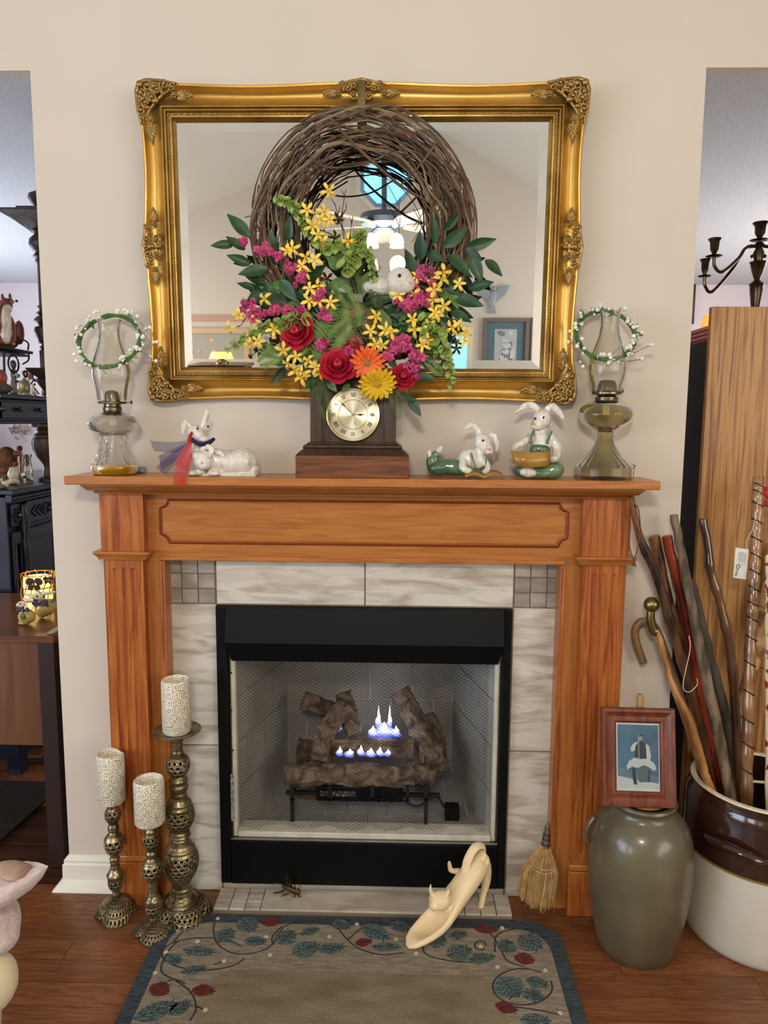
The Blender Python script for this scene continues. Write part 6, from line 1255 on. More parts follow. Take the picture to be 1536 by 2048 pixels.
def sm(name, a, b, vs=14, st=(1, 1, .25), **k): return mat(name, a, k.pop('rough', .35), c2=b, vs=vs, st=st, det=6, bump=k.pop('bump', .5), bs=60, bst=(1, 1, .3), coat=k.pop('coat', .3), **k)
yR = ck2.y
t_, P, r_ = wstick('walking_stick', 'dark bark walking stick with a leather wrist loop, against the mantel edge', [K5(395, 115), K5(440, 340), K5(560, 640), K5(640, 900), K5(730, 1200), K5(800, 1450), K5(900, 1800)], -.125+.0, yR+.06, [.0085, .0105, .0125, .0128, .013, .013, .013], sm('stick_bark', (34, 24, 22), (122, 78, 50), 10, con=(.45, .62), bump=1.5), knots=(.2, .42, .56), seed=1)
MB().tube(spline([P[1]+Vector((.0, -.012, 0)), at(1277, 1020, -.135), at(1280, 1070, -.135), at(1268, 1122, -.135), at(1264, 1130, -.135)], 16), .0018, 5).build('leather_loop', mat('leather', (92, 54, 34), .6), t_, world=True)
MB().tube(spline([P[1]+Vector((-.006, .006, 0)), at(1258, 1080, -.12), at(1264, 1112, -.13), at(1268, 1122, -.135), at(1272, 1134, -.135)], 16), .0018, 5).build('leather_loop', mat('leather', (0, 0, 0)), t_, world=True); MB().ell(at(1267, 1128, -.135), (.005, .005, .006)).build('leather_knot', mat('leather', (0, 0, 0)), t_, world=True)
q_ = P[5]; MB().tube([P[3]+Vector((0, -.0085, 0)), P[4]+Vector((0, -.0088, 0)), P[6]+Vector((0, -.009, 0))], [.003, .006, .003], 8, flat=.3).build('bare_patch', mat('bare_wood', (170, 130, 96), .5), t_, world=True)
wstick('walking_stick', 'thick speckled brown walking stick left of the red cedar one', [K5(540, 362), K5(570, 500), K5(605, 660), K5(700, 1000), K5(770, 1250), K5(880, 1650)], -.03, yR+.10, [.0165, .0155, .014, .012, .011, .010, .010], sm('stick_speckled', (58, 32, 18), (132, 86, 52), 60, con=(.42, .6), bump=1.5), seed=2)
wstick('walking_stick', 'glossy red cedar walking stick with a rounded top', [K5(620, 358), K5(650, 500), K5(690, 660), K5(765, 1000), K5(850, 1450), K5(960, 1900)], -.05, yR+.05, [.0152, .0148, .0148, .0145, .0145, .0145, .0140], sm('stick_cedar', (78, 20, 14), (158, 66, 38), 9, con=(.4, .62), rough=.15, coat=.8, bump=.1), seed=3)
wstick('walking_stick', 'weathered grey walking stick with rounded top, tallest against the wall', [K5(665, 225), K5(700, 400), K5(740, 600), K5(800, 900), K5(900, 1400), K5(1025, 2010)], -.06, yR-.02, [.0120, .0122, .0125, .013, .015, .016, .0155], sm('stick_grey', (70, 56, 40), (132, 114, 90), 40, con=(.38, .6), rough=.7, coat=0), seed=4)
wstick('walking_stick', 'darker grey stick half hidden behind the weathered grey one', [K5(775, 640), K5(840, 900), K5(900, 1150), K5(990, 1480), K5(1065, 1900)], -.04, yR+.08, [.012, .013, .014, .0145, .014], sm('stick_dark_grey', (58, 50, 42), (84, 74, 62), 26, rough=.7, coat=0), seed=5)
wstick('walking_stick', 'glossy brown walking stick with pale knots, leaning on the pine board', [K5(850, 250), K5(880, 420), K5(905, 600), K5(965, 800), K5(1025, 1080), K5(1050, 1350), K5(1085, 1900)], .03, yR+.05, [.0135, .0128, .0125, .0128, .0135, .0135, .013, .013], sm('stick_brown', (62, 38, 24), (126, 86, 54), 9, con=(.4, .62), rough=.16, coat=.8, bump=.2), knots=(.24, .36, .5, .66), seed=6)
for px, py, yy in ((1427, 1155, -.02), (1464, 1393, -.2)): pass
t_, P, r_ = wstick('walking_stick', 'carved spiral walking stick with black bands and a paper tag', [K5(1205, -18), K5(1200, 100), K5(1190, 400), K5(1175, 700), K5(1160, 1000), K5(1140, 1500), K5(1130, 2000)], yR+.13, yR-.04, [.0160, .0170, .0160, .0155, .0155, .0160, .017, .017], sm('stick_spiral', (92, 58, 34), (162, 120, 80), 16, con=(.4, .62), rough=.2, coat=.6, bump=.2), n=120, seed=7, wob=.0006, rip=.07)
for k in range(16):
    i = 9+k*6
    if i+2 >= len(P): break
    d_ = (P[i+2]-P[i]).normalized(); u = Vector((1, 0, 0)); v = Vector((0, 1, 0)); rr_ = r_[i]*1.03
    MB().tube([P[i]+u*rr_*math.cos(a)+v*rr_*math.sin(a)-d_*(-.0085*math.cos(a)) for a in np.linspace(PI, 2*PI, 10)], .0024, 5).build('black_band', mat('band_black', (20, 16, 14), .4), t_, world=True)
# paper tag on a string
tg = thing('paper_tag', 'white printed paper tag tied to the spiral carved stick', 'tag', at(1480, 1128, yR+.07)); yt_ = yR+.085
c4 = [at(1471, 1095, yt_), at(1497, 1099, yt_), at(1492, 1159, yt_), at(1466, 1155, yt_)]
B = MB(); B.loft([c4, [p+Vector((0, -.0006, 0)) for p in c4]]); B.build('card', mat('tag_paper', (228, 224, 214), .6), tg, world=True, smooth=False)
u = (c4[1]-c4[0]); v = (c4[3]-c4[0]); 
me = text_mesh('Orvis', .017, mat('tag_ink', (20, 20, 20), .5)); cen = c4[0]+u*.26+v*.74; e1 = v.normalized(); e2 = u.normalized()
o = inst('lettering', me, tg, Matrix(((e1.x, -e2.x*-1, 0, 0), (e1.y, e2.y, -1, 0), (e1.z, e2.z, 0, 0), (0, 0, 0, 1)))); o.matrix_local = Matrix.Translation(cen+Vector((0, -.0016, 0))-Vector(tg.location)) @ Matrix(((e1.x, e2.x, 0, 0), (0, 0, -1, 0), (e1.z, e2.z, 0, 0), (0, 0, 0, 1)))
ln_ = MB()
for k in range(7):
    p = c4[0]+u*(.30+.09*k)+v*.12; q_ = p+v*(.42 if k % 2 else .3); ln_.tube([p+Vector((0, -.001, 0)), q_+Vector((0, -.001, 0))], .00035, 4)
ln_.build('small_print', mat('tag_ink', (0, 0, 0)), tg, world=True)
MB().tube(spline([c4[0]+u*.85+v*.03+Vector((0, -.001, 0)), at(1494, 1080, yR+.09), at(1508, 1050, yR+.08), P[11]+Vector((0, -.015, 0))], 12), .0012, 5).build('string', mat('twine', (214, 186, 140), .8), tg, world=True)
# brass-knob cane with carved twist
t_, P, r_ = wstick('walking_cane', 'carved wooden cane with a brass ball handle, foremost on the left of the crock', [K5(552, 960), K5(590, 1080), K5(650, 1300), K5(760, 1550), K5(850, 1850), K5(925, 2030)], yR+.04, atz(1428, 1580, zrim).y+.028, [.0135, .0165, .0130, .016, .026, .023, .019, .018, .017], sm('cane_oak', (146, 98, 50), (190, 142, 88), 30, con=(.4, .6), bump=1.2, rough=.5, coat=.1), seed=8, n=60, cat='cane', flat=.62, tw=.11)
bb = mat('cane_brass', (150, 132, 74), .32, .9, c2=(120, 104, 58), vs=14); kn = at(1303, 1209, yR+.04)
MB().ell(kn, .0225, None, 24, 16).build('ball_handle', bb, t_, world=True); MB().tube(spline([kn, at(1301, 1238, yR+.04), at(1307, 1262, yR+.04), P[1]], 12), [.010, .0105, .0115, .012, .0125, .0128, .013, .013, .013, .0132, .0134, .0136, .0138], 14).build('brass_collar', bb, t_, world=True)
# crook-handled cane behind
yk = -.035
hk = [(1287, 1326), (1276, 1295), (1270, 1268), (1276, 1248), (1292, 1242), (1308, 1252), (1320, 1276), (1345, 1345), (1385, 1460), (1412, 1565)]
P = [at(a, b, yk+(yR+.1-yk)*max(0, (i-5)/4)**1.2) for i, (a, b) in enumerate(hk)]; P.append(Vector((ck2.x-.05, ck2.y+.03, .06)))
t_ = thing('walking_cane', 'bent crook handle cane, its hook hanging against the wall', 'cane', P[-1]); MB().tube(spline([tuple(p) for p in P], 60), [.0118]*61, 12).build('shaft', sm('cane_crook', (112, 84, 52), (140, 110, 74), 12), t_, world=True)
# pale carved stick and beaded stick at the right edge, thin string loops
t_, P, r_ = wstick('carved_stick', 'pale wood stick carved with a face and crossed lines, behind the spiral stick', [(1556, 1090), (1543, 1180), (1524, 1260), (1500, 1345), (1480, 1420), (1475, 1560)], yR+.22, yR+.06, [.022, .030, .026, .018, .012, .010, .010], mat('pale_carving', (186, 146, 92), .6, c2=(120, 80, 44), vs=26, bump=2, bs=40, con=(.45, .6)), seed=9, cat='carving')
for (pts) in (((1512, 1292), (1536, 1310)), ((1510, 1312), (1534, 1296)), ((1505, 1330), (1528, 1338)), ((1518, 1210), (1532, 1218)), ((1522, 1232), (1536, 1230))):
    p = [at(a, b, yR+.145) for a, b in pts]; MB().tube([p[0], p[1]], .0014, 5).build('carved_line', mat('carve_dark', (60, 36, 20), .6), t_, world=True)
t_, P, r_ = wstick('beaded_stick', 'thin white stick with red and black markings at the right picture edge', [(1534, 1110), (1534, 1300), (1534, 1560)], yR+.02, yR-.02, [.005]*4, mat('stick_white', (206, 190, 160), .4, c2=(120, 40, 30), vs=40, con=(.55, .6)), seed=10, cat='stick')
MB().tube(spline([at(1336, 1160, -.11), at(1340, 1230, -.13), at(1338, 1240, -.13)], 8), .001, 5)
lp_ = MB(); lp_.tube(spline([at(1378, 1272, -.16), at(1380, 1300, -.18), at(1366, 1370, -.19), at(1378, 1384, -.2), at(1394, 1370, -.19), at(1394, 1358, -.17)], 30), .0012, 5)
tag(lp_.build('twine_loop', mat('twine', (0, 0, 0)), org=tuple(at(1378, 1384, -.2))), 'thin twine loop hanging from the red cedar stick', 'string')
rb = MB(); R = random.Random(2)
for k in range(9): rb.ell(at(1532+R.uniform(-5, 12), 985+R.uniform(-20, 28), yR+.12), (.010, .006, .008), (0, R.uniform(0, 3), 0), 8, 6)
o = rb.build('red_bandana', mat('bandana', (150, 20, 34), .8, c2=(190, 50, 60), vs=50), org=tuple(at(1532, 985, yR+.12))); rem(o, .003, 2); tag(o, 'red cloth knot at the right picture edge beside the spiral stick top', 'cloth')
hd = at(1518, 1570, yR+.03); B = MB(); B.tube([(hd.x-.03, hd.y, hd.z-.12), (hd.x-.03, hd.y, hd.z+.012), (hd.x+.05, hd.y-.01, hd.z+.012), (hd.x+.05, hd.y-.01, hd.z-.12)], .0075, 8, flat=.6)
tag(B.build('white_handle', mat('white_plastic', (226, 218, 198), .4), org=tuple(hd)), 'small cream handle standing inside the crock behind the spiral stick', 'handle')
# ================================================================ room on the left
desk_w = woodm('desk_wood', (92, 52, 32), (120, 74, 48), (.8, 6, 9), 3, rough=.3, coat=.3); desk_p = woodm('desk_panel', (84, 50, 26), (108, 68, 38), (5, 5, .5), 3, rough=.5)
yD = .085; zD = at(60, 1272, yD).z; xD = at(106, 1275, yD).x
dk = thing('desk', 'reddish brown wooden desk end behind the left edge of the fireplace wall', 'desk', (-1.55, .35, 0))
MB().box(-2.3, xD, yD, .66, zD-.024, zD).build('desk_top', desk_w, dk, world=True, bev=.002)
zA = at(50, 1494, yD).z
MB().box(-2.28, xD-.03, yD+.012, .64, zA, zD-.0245).build('apron', desk_p, dk, world=True, bev=.002)
MB().box(xD-.055, xD-.002, yD+.004, .65, .0005, zD-.0245).build('end_panel', mat('desk_dark', (38, 20, 12), .5), dk, world=True, bev=.002)  # near-black end panels: the desk's shadow is put into their colour
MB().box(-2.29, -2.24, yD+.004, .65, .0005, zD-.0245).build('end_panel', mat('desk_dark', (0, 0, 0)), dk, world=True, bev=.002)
a, b = atz(112, 1582, .004), atz(-20, 1698, .004); B = MB(); B.prism([(a.x, a.y), (b.x, b.y), (b.x-.5, b.y+.1), (b.x-.5, .66), (a.x-.05, .66)], .0005, .006, ax='z')
tag(B.build('area_rug', mat('dark_rug', (30, 20, 14), .95, c2=(44, 30, 20), vs=20), org=(b.x, b.y, 0)), 'dark brown rug on the floor under the desk in the left room', 'rug')  # flat sheet for the dark floor area with the diagonal edge
# sideboard with hutch
XF = -1.46; A = lambda px, py: atx(px, py, XF)
navyw = mat('blue_black_paint', (15, 19, 33), .36, c2=(20, 25, 42), vs=4, spec=.4); carved = woodm('carved_oak', (40, 25, 17), (66, 44, 32), (5, 5, .8), 6, rough=.45, bump=.6)
zt_ = A(0, 983).z; y0s, y1s = .70, 2.0
sb = thing('sideboard', 'tall blue-black painted sideboard with carved drawers and turned posts', 'sideboard', (XF-.25, 1.3, 0))
MB().box(XF-.45, XF-.02, y0s, y1s, .08, zt_-.03).build('carcass', navyw, sb, world=True, bev=.003)
MB().box(XF-.47, XF+.02, y0s-.01, y1s, zt_-.022, zt_).build('sideboard_top', navyw, sb, world=True, bev=.004)
B = MB(); n = 60
for k in range(n): y = y0s+(y1s-y0s)*(k+.5)/n; B.ell((XF+.006, y, zt_-.036), (.010, .013, .010), (.5, 0, 0), 8, 6)
B.box(XF-.02, XF+.004, y0s, y1s, zt_-.05, zt_-.022); B.build('rope_molding', navyw, sb, world=True)
def facey(px): return A(px, 1000).y
yA0, yA1, yB0, yB1 = max(facey(-45), .72), facey(39), facey(54), facey(128)
zd1, zd0 = A(20, 1010).z, A(20, 1058).z; zr1_, zr0 = zd1, zd0
for ya, yb_ in ((yA0, yA1), (yB0, yB1)):
    d = MB().box(XF-.02, XF-.004, ya, yb_, zd0, zd1).build('drawer', navyw, sb, world=True, bev=.004); ym = (ya+yb_)/2; zm = (zd0+zd1)/2; hh_ = (zd1-zd0)*.3; hw = (yb_-ya)
    C_ = MB()
    for k in range(-3, 4):
        if k == 0: C_.tube([(XF-.002, ym+hh_*.9*math.cos(a), zm+hh_*.9*math.sin(a)) for a in np.linspace(0, 2*PI, 16, endpoint=False)], .004, 5, loop=True)
        else:
            s_ = k/abs(k); y_ = ym+k*hw*.11
            C_.tube([(XF-.002, y_-s_*.02, zm+hh_*.8), (XF-.002, y_+s_*.02, zm), (XF-.002, y_-s_*.02, zm-hh_*.8)], .004, 5)
    C_.build('carved_relief', navyw, d, world=True)
    MB().ell((XF+.012, ym, zm), .012, None, 10, 8).build('knob', mat('pewter', (70, 72, 76), .3, .9), d, world=True)
zk1, zk0 = zd0-.02, .14
for ya, yb_ in ((yA0, yA1), (yB0, (yB0+yB1)/2-.004+.1), ((yB0+yB1)/2+.104, yB1+.2)):
    d = MB().box(XF-.02, XF-.006, ya, yb_, zk0, zk1).box(XF-.006, XF+.0, ya, yb_, zk1-.05, zk1).box(XF-.006, XF+.0, ya, yb_, zk0, zk0+.05).box(XF-.006, XF+.0, ya, ya+.04, zk0+.05, zk1-.05).box(XF-.006, XF+.0, yb_-.04, yb_, zk0+.05, zk1-.05).build('door', navyw, sb, world=True, bev=.003)
    MB().ell((XF+.016, yb_-.03 if ya == yB0 else ya+.07 if ya > yB0 else yb_-.05, (zk0+zk1)/2+.10), .012, None, 10, 8).build('knob', mat('pewter', (0, 0, 0)), d, world=True)
yp = facey(46); P = [(.008, zk0), (.02, zk0+.02), (.022, zk0+.3), (.012, zk0+.36), (.024, zk0+.40), (.016, zk0+.44), (.026, zk0+.5), (.014, zk1-.2), (.012, zk1-.12), (.022, zk1-.06), (.012, zk1-.02), (.026, zk1+.02), (.018, zk1+.05), (.024, zd1-.05), (.010, zd1-.01), (.02, zd1), (.0, zd1)]
MB().lathe([(0, zk0)]+P, (XF-.002, yp, 0), 18).build('turned_post', navyw, sb, world=True)
for yy in (y0s+.05, y1s-.05):
    for xx in (XF-.4, XF-.06): MB().box(xx-.03, xx+.03, yy-.03, yy+.03, .0, .08).build('foot', navyw, sb, world=True, bev=.003)
# hutch: shelf with drawers, carried by carved posts, standing on the sideboard
ht1, ht0 = A(40, 789).z, A(40, 848).z
hu = thing('hutch', 'hutch top with two small drawers and dark carved oak posts on the sideboard', 'hutch', (XF-.25, 1.3, zt_))
MB().box(XF-.42, XF-.03, y0s, y1s, ht0+.012, ht1-.02).build('drawer_case', navyw, hu, world=True, bev=.003)
MB().box(XF-.44, XF-.005, y0s-.01, y1s, ht1-.02, ht1).build('hutch_shelf', navyw, hu, world=True, bev=.004); MB().box(XF-.43, XF-.015, y0s-.01, y1s, ht0, ht0+.0125).build('bottom_molding', navyw, hu, world=True, bev=.004)
for ya, yb_ in ((max(facey(-60), .71), facey(14)), (facey(18), facey(112))):
    d = MB().box(XF-.03, XF-.018, ya, yb_, ht0+.022, ht1-.03).build('drawer', navyw, hu, world=True, bev=.003)
    for f in (.35, .78): MB().ell((XF-.006, ya+(yb_-ya)*f, (ht0+ht1)/2), .011, None, 10, 8).build('knob', mat('pewter', (0, 0, 0)), d, world=True)
xc_ = XF-.045; cyp = atx(98, 900, xc_).y; zb0 = zt_; hB = ht0-zt_
P = [(.055, 0), (.055, .05), (.03, .08), (.032, .16), (.026, .22), (.030, .30), (.050, .42), (.066, .55), (.070, .66), (.066, .74), (.058, .76), (.060, .80), (.048, .84), (.052, .88), (.045, .92), (.075, .95), (.075, 1.0)]
MB().lathe([(0, zb0)]+[(r, zb0+h*hB*.999) for r, h in P]+[(0, ht0)], (xc_, cyp, 0), 32, fn=lambda a, r, z: 1+(.05*math.cos(12*a) if .3 < (z-zb0)/hB < .86 else 0)).build('carved_post', carved, hu, world=True)
yq = atx(90, 600, xc_).y; z_ = lambda p: A(85, p).z
m_ = (Vector(A(85, 600))-CAM).dot(fwd)/F_PX
P = [(18, 788), (14, 786), (12, 778), (22, 765), (25, 757), (14, 754)]
MB().lathe([(0, z_(788))]+[(r*m_, z_(p)+.0005) for r, p in P], (xc_, yq, 0), 24).build('turned_foot', carved, hu, world=True)
B = MB(); rr = [(14, 754), (30, 740), (33, 733)]
B.loft([[Vector((xc_+sx*r*m_, yq+sy*r*m_, z_(p))) for sx, sy in ((-1, -1), (1, -1), (1, 1), (-1, 1))] for r, p in rr]); B.build('post_block', carved, hu, world=True)
B = MB(); B.box(xc_-12*m_, xc_+12*m_, yq-12*m_, yq+12*m_, z_(733), z_(695)); B.build('post_shaft', carved, hu, world=True, bev=.003)
P = [(12, 695), (16, 690), (10, 683), (17, 680), (24, 655), (22, 648), (13, 645), (20, 640), (25, 636), (20, 628), (12, 624), (20, 620), (12, 614), (18, 608), (12, 602), (12, 520), (16, 515), (14, 510), (20, 505), (14, 497), (20, 492), (26, 480), (24, 470), (16, 462), (14, 458), (22, 455)]
MB().lathe([(0, z_(695))]+[(r*m_, z_(p)) for r, p in P]+[(0, z_(455))], (xc_, yq, 0), 28).build('turned_column', carved, hu, world=True)
B = MB(); B.loft([[Vector((xc_+sx*r*m_, yq+sy*r*m_, z_(p))) for sx, sy in ((-1, -1), (1, -1), (1, 1), (-1, 1))] for r, p in ((18, 455), (40, 438), (62, 425), (62, 422))]); B.box(xc_-34*m_, xc_+34*m_, yq-34*m_, yq+34*m_, z_(422), z_(411)); B.build('cornice', carved, hu, world=True, bev=.002)
P = [(10, 411), (9, 405), (18, 398), (23, 388), (21, 380), (10, 374), (3, 370)]; MB().lathe([(0, z_(411))]+[(r*m_, z_(p)) for r, p in P]+[(0, z_(370))], (xc_, yq, 0), 24).build('finial', carved, hu, world=True)
# wrought iron rack and figurines on the hutch shelf
irn = mat('black_iron', (20, 20, 22), .45, .5); XR_ = XF-.12; R_ = lambda px, py: atx(px, py, XR_)
rk = thing('iron_rack', 'black wrought iron rack with ring scrolls on the hutch shelf', 'rack', (XR_, facey(20), ht1)); rm_ = (R_(30, 700)-CAM).dot(fwd)/F_PX
zs_ = R_(30, 700).z; ya, yb_ = R_(-40, 700).y, R_(62, 700).y
MB().box(XR_-.16, XR_+.01, ya, yb_, zs_-.006, zs_+.006).box(XR_-.15, XR_+.005, ya, yb_-.02, zs_-.02, zs_-.012).build('rack_shelf', irn, rk, world=True, bev=.002)
for pts, r in (([(8, 705), (9, 745), (14, 788)], 2.2), ([(56, 700), (56, 686), (40, 678), (33, 690)], 1.8), ([(57, 704), (57, 720), (46, 728)], 1.8), ([(62, 768), (68, 760), (80, 758)], 1.5), ([(68, 775), (78, 788)], 1.5)):
    MB().tube(spline([tuple(R_(*p)) for p in pts], 16), r*rm_, 6).build('scroll', irn, rk, world=True)
for cx, cy, r in ((27, 728, 17), (51, 748, 6), (71, 752, 11)):
    c = R_(cx, cy); MB().tube([c+Vector((0, r*rm_*1.15*math.cos(a), r*rm_*math.sin(a))) for a in np.linspace(0, 2*PI, 28, endpoint=False)], 1.8*rm_, 6, loop=True).build('ring', irn, rk, world=True)
def XB(x):      # pixel-drawn blobs standing in the plane x of the left room
    class Q(MB):
        def m(s): return (atx(30, 800, x)-CAM).dot(fwd)/F_PX
        def e(s, px, py, rx, rz, rd=None, dx=0, rot=0): m = s.m(); p = atx(px, py, x); return s.ell((p.x+dx, p.y, p.z), ((rd or rx)*m, rx*m*1.25, rz*m), (rot, 0, 0), 12, 8)
    return Q()
fo = mat('fox_russet', (128, 58, 34), .35, c2=(96, 42, 26), vs=20, coat=.4, bump=.6, bs=60); fw = mat('fox_white', (214, 204, 180), .35, c2=(180, 168, 140), vs=30, coat=.4, bump=1, bs=70)
ft_ = thing('fox_figurine', 'glazed red fox figurine with white chest sitting on top of the iron rack', 'figurine', (XR_-.05, R_(15, 690).y, zs_+.006))
B = XB(XR_-.05); B.e(14, 660, 16, 34).e(12, 610, 12, 14).e(4, 640, 12, 30).e(30, 665, 9, 24, 9, .02).e(26, 688, 9, 8).e(22, 603, 8, 5, 5).e(5, 595, 3, 8).e(20, 594, 3, 8).e(8, 685, 18, 12); o = B.build('body', fo, ft_, world=True); rem(o, .004, 2)
B = XB(XR_-.02); B.e(13, 640, 10, 30, 8).e(16, 618, 8, 9, 7).e(12, 668, 9, 20, 8); o = B.build('chest', fw, ft_, world=True); rem(o, .004, 2)
B = XB(XR_-.02); B.e(24, 602, 2.6, 2.6, 3, .02).e(9, 599, 1.8, 1.6, 3, .02); B.build('nose', blk, ft_, world=True)
XG = XF-.09
def little(nm, label, blobs, m_, cat='figurine', grp=None, floor_z=None, x=XG, vox=.0035, more=()):
    fz = ht1 if floor_z is None else floor_z; B = XB(x); mn = 1e9
    for b2 in blobs: B.e(*b2)
    dz = fz+.0005-min(v[2] for v in B.v); B.v = [(a, b, c+dz) for a, b, c in B.v]; y = sum(v[1] for v in B.v)/len(B.v)
    t = thing(nm, label, cat, (x, y, fz), grp); o = B.build('body', m_, t, world=True); rem(o, vox, 1)
    for pn, bl_, m3 in more:
        B = XB(x)
        for b2 in bl_: B.e(*b2)
        B.v = [(a+.012, b, c+dz) for a, b, c in B.v]; B.build(pn, m3, t, world=True)
    return t
redg = mat('orange_glaze', (150, 66, 40), .35, c2=(110, 50, 30), vs=30); crm = mat('cream_glaze2', (214, 204, 178), .35, c2=(170, 150, 110), vs=30); gry = mat('grey_glaze', (120, 116, 104), .4, c2=(80, 76, 66), vs=40)
little('gourd_figurine', 'orange glazed round figurine at the left picture edge under the rack', [(2, 742, 10, 16), (3, 765, 8, 10)], redg)
little('wicker_box', 'dark woven box at the left picture edge on the hutch shelf', [(6, 777, 14, 10), (10, 777, 12, 10), (-4, 777, 14, 10)], mat('wicker', (60, 50, 50), .8, c2=(90, 76, 70), vs=60), cat='box', x=XF-.06)
little('bird_figurine', 'small grey-green bird figurine beside the woven box', [(27, 768, 6, 10), (27, 758, 5, 6), (30, 780, 7, 7)], gry, more=(('head', [(28, 759, 4, 3)], mat('bird_green', (40, 70, 50), .3)),))
little('checkered_jar', 'grey jar figurine with checkered band inside the iron ring', [(26, 722, 6, 9), (27, 742, 6.5, 12), (27, 760, 6, 12), (27, 778, 8, 8)], gry, x=XF-.19, more=(('band', [(27, 744, 6.8, 5)], mat('checks', (220, 220, 214), .4, c2=(30, 30, 30), vs=90, con=(.49, .51))),))
little('gilt_lantern', 'gilt filigree lantern box among the figurines on the hutch shelf', [(44, 766, 8, 15), (52, 766, 8, 15), (48, 752, 4, 6), (48, 781, 10, 4)], mat('filigree', (196, 170, 110), .4, .6, c2=(240, 230, 200), vs=60), cat='lantern', x=XF-.14)
little('rabbit_statuette', 'tiny white rabbit statuette beside the wall edge on the hutch shelf', [(88, 775, 6, 8), (86, 764, 4, 5), (84, 757, 1.8, 6), (90, 757, 1.8, 6), (92, 780, 5, 5)], wb)
little('dog_figurine', 'tiny standing cream animal figurine beside the gilt lantern', [(66, 775, 4, 8), (66, 764, 3.5, 4), (70, 782, 4, 5)], crm, more=(('ear', [(64, 762, 1.8, 2.5)], blk),))
little('flower_pick', 'red and white floral figurine behind the iron rack', [(50, 736, 7, 7), (58, 742, 7, 8), (56, 760, 4, 20), (56, 780, 8, 6)], mat('floral', (160, 60, 60), .6, c2=(220, 210, 190), vs=40, con=(.45, .55)), x=XF-.27)
# things on the sideboard top
XT = XF-.10; kw = dict(floor_z=zt_, x=XT)
wk = mat('basket_brown', (96, 60, 36), .8, c2=(130, 88, 54), vs=60)
little('basket', 'arched brown basket with red decoration at the left on the sideboard', [(14, 925, 18, 24), (12, 945, 20, 14), (14, 960, 18, 10)], wk, cat='basket', floor_z=zt_, x=XF-.22, more=(('opening', [(18, 928, 8, 12, 5, .07)], mat('shade_brown', (50, 28, 18), .8)), ('flower', [(2, 915, 7, 6, 5, .06), (8, 904, 7, 5, 5, .06), (0, 935, 5, 5, 5, .06)], redg)))  # opening is a solid dark blob, the hollow's shade put into its colour
little('painted_jar', 'cream jar painted with leaves on the sideboard', [(28, 952, 11, 14), (28, 940, 8, 5), (28, 966, 10, 6)], crm, cat='jar', more=(('leaf_band', [(31, 952, 6, 7, 6, .028)], mat('leaf_ink', (60, 70, 50), .5, c2=(214, 204, 178), vs=60, con=(.48, .52))),), **kw)
little('teacup', 'small cream cup with dark trellis pattern, nearest on the sideboard', [(6, 968, 12, 9), (6, 976, 10, 5)], mat('trellis', (206, 198, 176), .35, c2=(90, 84, 70), vs=60, con=(.48, .54)), cat='cup', floor_z=zt_, x=XF-.04)
p = atx(44, 960, XF-.2); m2_ = (p-CAM).dot(fwd)/F_PX; zc_f = lambda py: atx(44, py, XF-.2).z
t = thing('taper_candle', 'orange taper candle behind the hurricane glass on the sideboard', 'candle', (p.x, p.y, zt_)); MB().cyl((p.x, p.y, zt_+.02), (p.x, p.y, zc_f(898)), 3.5*m2_, 3*m2_).build('shaft', mat('orange_wax', (206, 150, 96), .5), t, world=True); MB().lathe([(0, zt_), (.03, zt_), (.03, zt_+.006), (.012, zt_+.012), (.012, zt_+.024), (0, zt_+.024)], (p.x, p.y, 0), 20).build('holder', crm, t, world=True); MB().cyl((p.x, p.y, zc_f(898)), (p.x, p.y, zc_f(890)), .0012, n=5).build('wick', blk, t, world=True)
p = atx(56, 950, XT); z7 = lambda py: atx(56, py, XT).z; m2_ = (p-CAM).dot(fwd)/F_PX
t = thing('hurricane_glass', 'glass hurricane chimney on a painted cup on the sideboard', 'candle holder', (p.x, p.y, zt_)); MB().lathe(gshell([(10*m2_, z7(908)), (6.5*m2_, z7(918)), (8*m2_, z7(930)), (10.5*m2_, z7(942)), (9*m2_, z7(953))]), (p.x, p.y, 0), 28).build('chimney', glass, t, world=True); MB().lathe([(0, zt_), (9*m2_, zt_), (10*m2_, zt_+.01), (10*m2_, z7(953)-.001), (0, z7(953)-.001)], (p.x, p.y, 0), 28).build('cup', mat('trellis', (0, 0, 0)), t, world=True)
# greenery hung on the far wall under the hutch
p = at(48, 858, YFAR-.05); B = MB(); R = random.Random(8)
for k in range(26): B.ell((p.x+R.gauss(0, .06), p.y-.02-R.random()*.04, p.z+R.gauss(0, .035)), (.03, .012, .012), (R.random(), R.uniform(0, 3), 0), 6, 5)
tag(B.build('wall_wreath', mat('wreath_mix', (96, 104, 84), .8, c2=(190, 160, 150), vs=12), org=tuple(p)), 'small leafy swag on the far wall seen under the hutch drawers', 'wreath')
# on the desk
ydk = .20; dm2 = mpp(ydk, zD); zq = lambda py: at(76, py, ydk).z
yL = .42; p = at(77, 1190, yL); m5 = mpp(yL, zD); t = thing('candle_lantern', 'glowing wire candle basket with dark butterflies at the back of the desk', 'candle holder', (p.x, yL, zD))
bw_ = MB()
gw = mat('gold_wire', (150, 110, 50), .4, .6); zt9 = at(77, 1147, yL).z; rb_ = 31*m5
for k in range(22):
    a = 2*PI*k/22; P = [(p.x+rb_*(1+.04*math.sin(z*60+k))*math.cos(a+.25*math.sin(z*40+k)), yL+rb_*math.sin(a+.25*math.sin(z*40+k)), z) for z in np.linspace(zD+.004, zt9+.006*math.sin(k*2), 9)]; bw_.tube(P, .0016, 5)
for z in (zD+.003, zD+.04, (zD+zt9)/2+.02, zt9): bw_.tube([(p.x+rb_*math.cos(a), yL+rb_*math.sin(a), z) for a in np.linspace(0, 2*PI, 30, endpoint=False)], .0018, 5, loop=True)
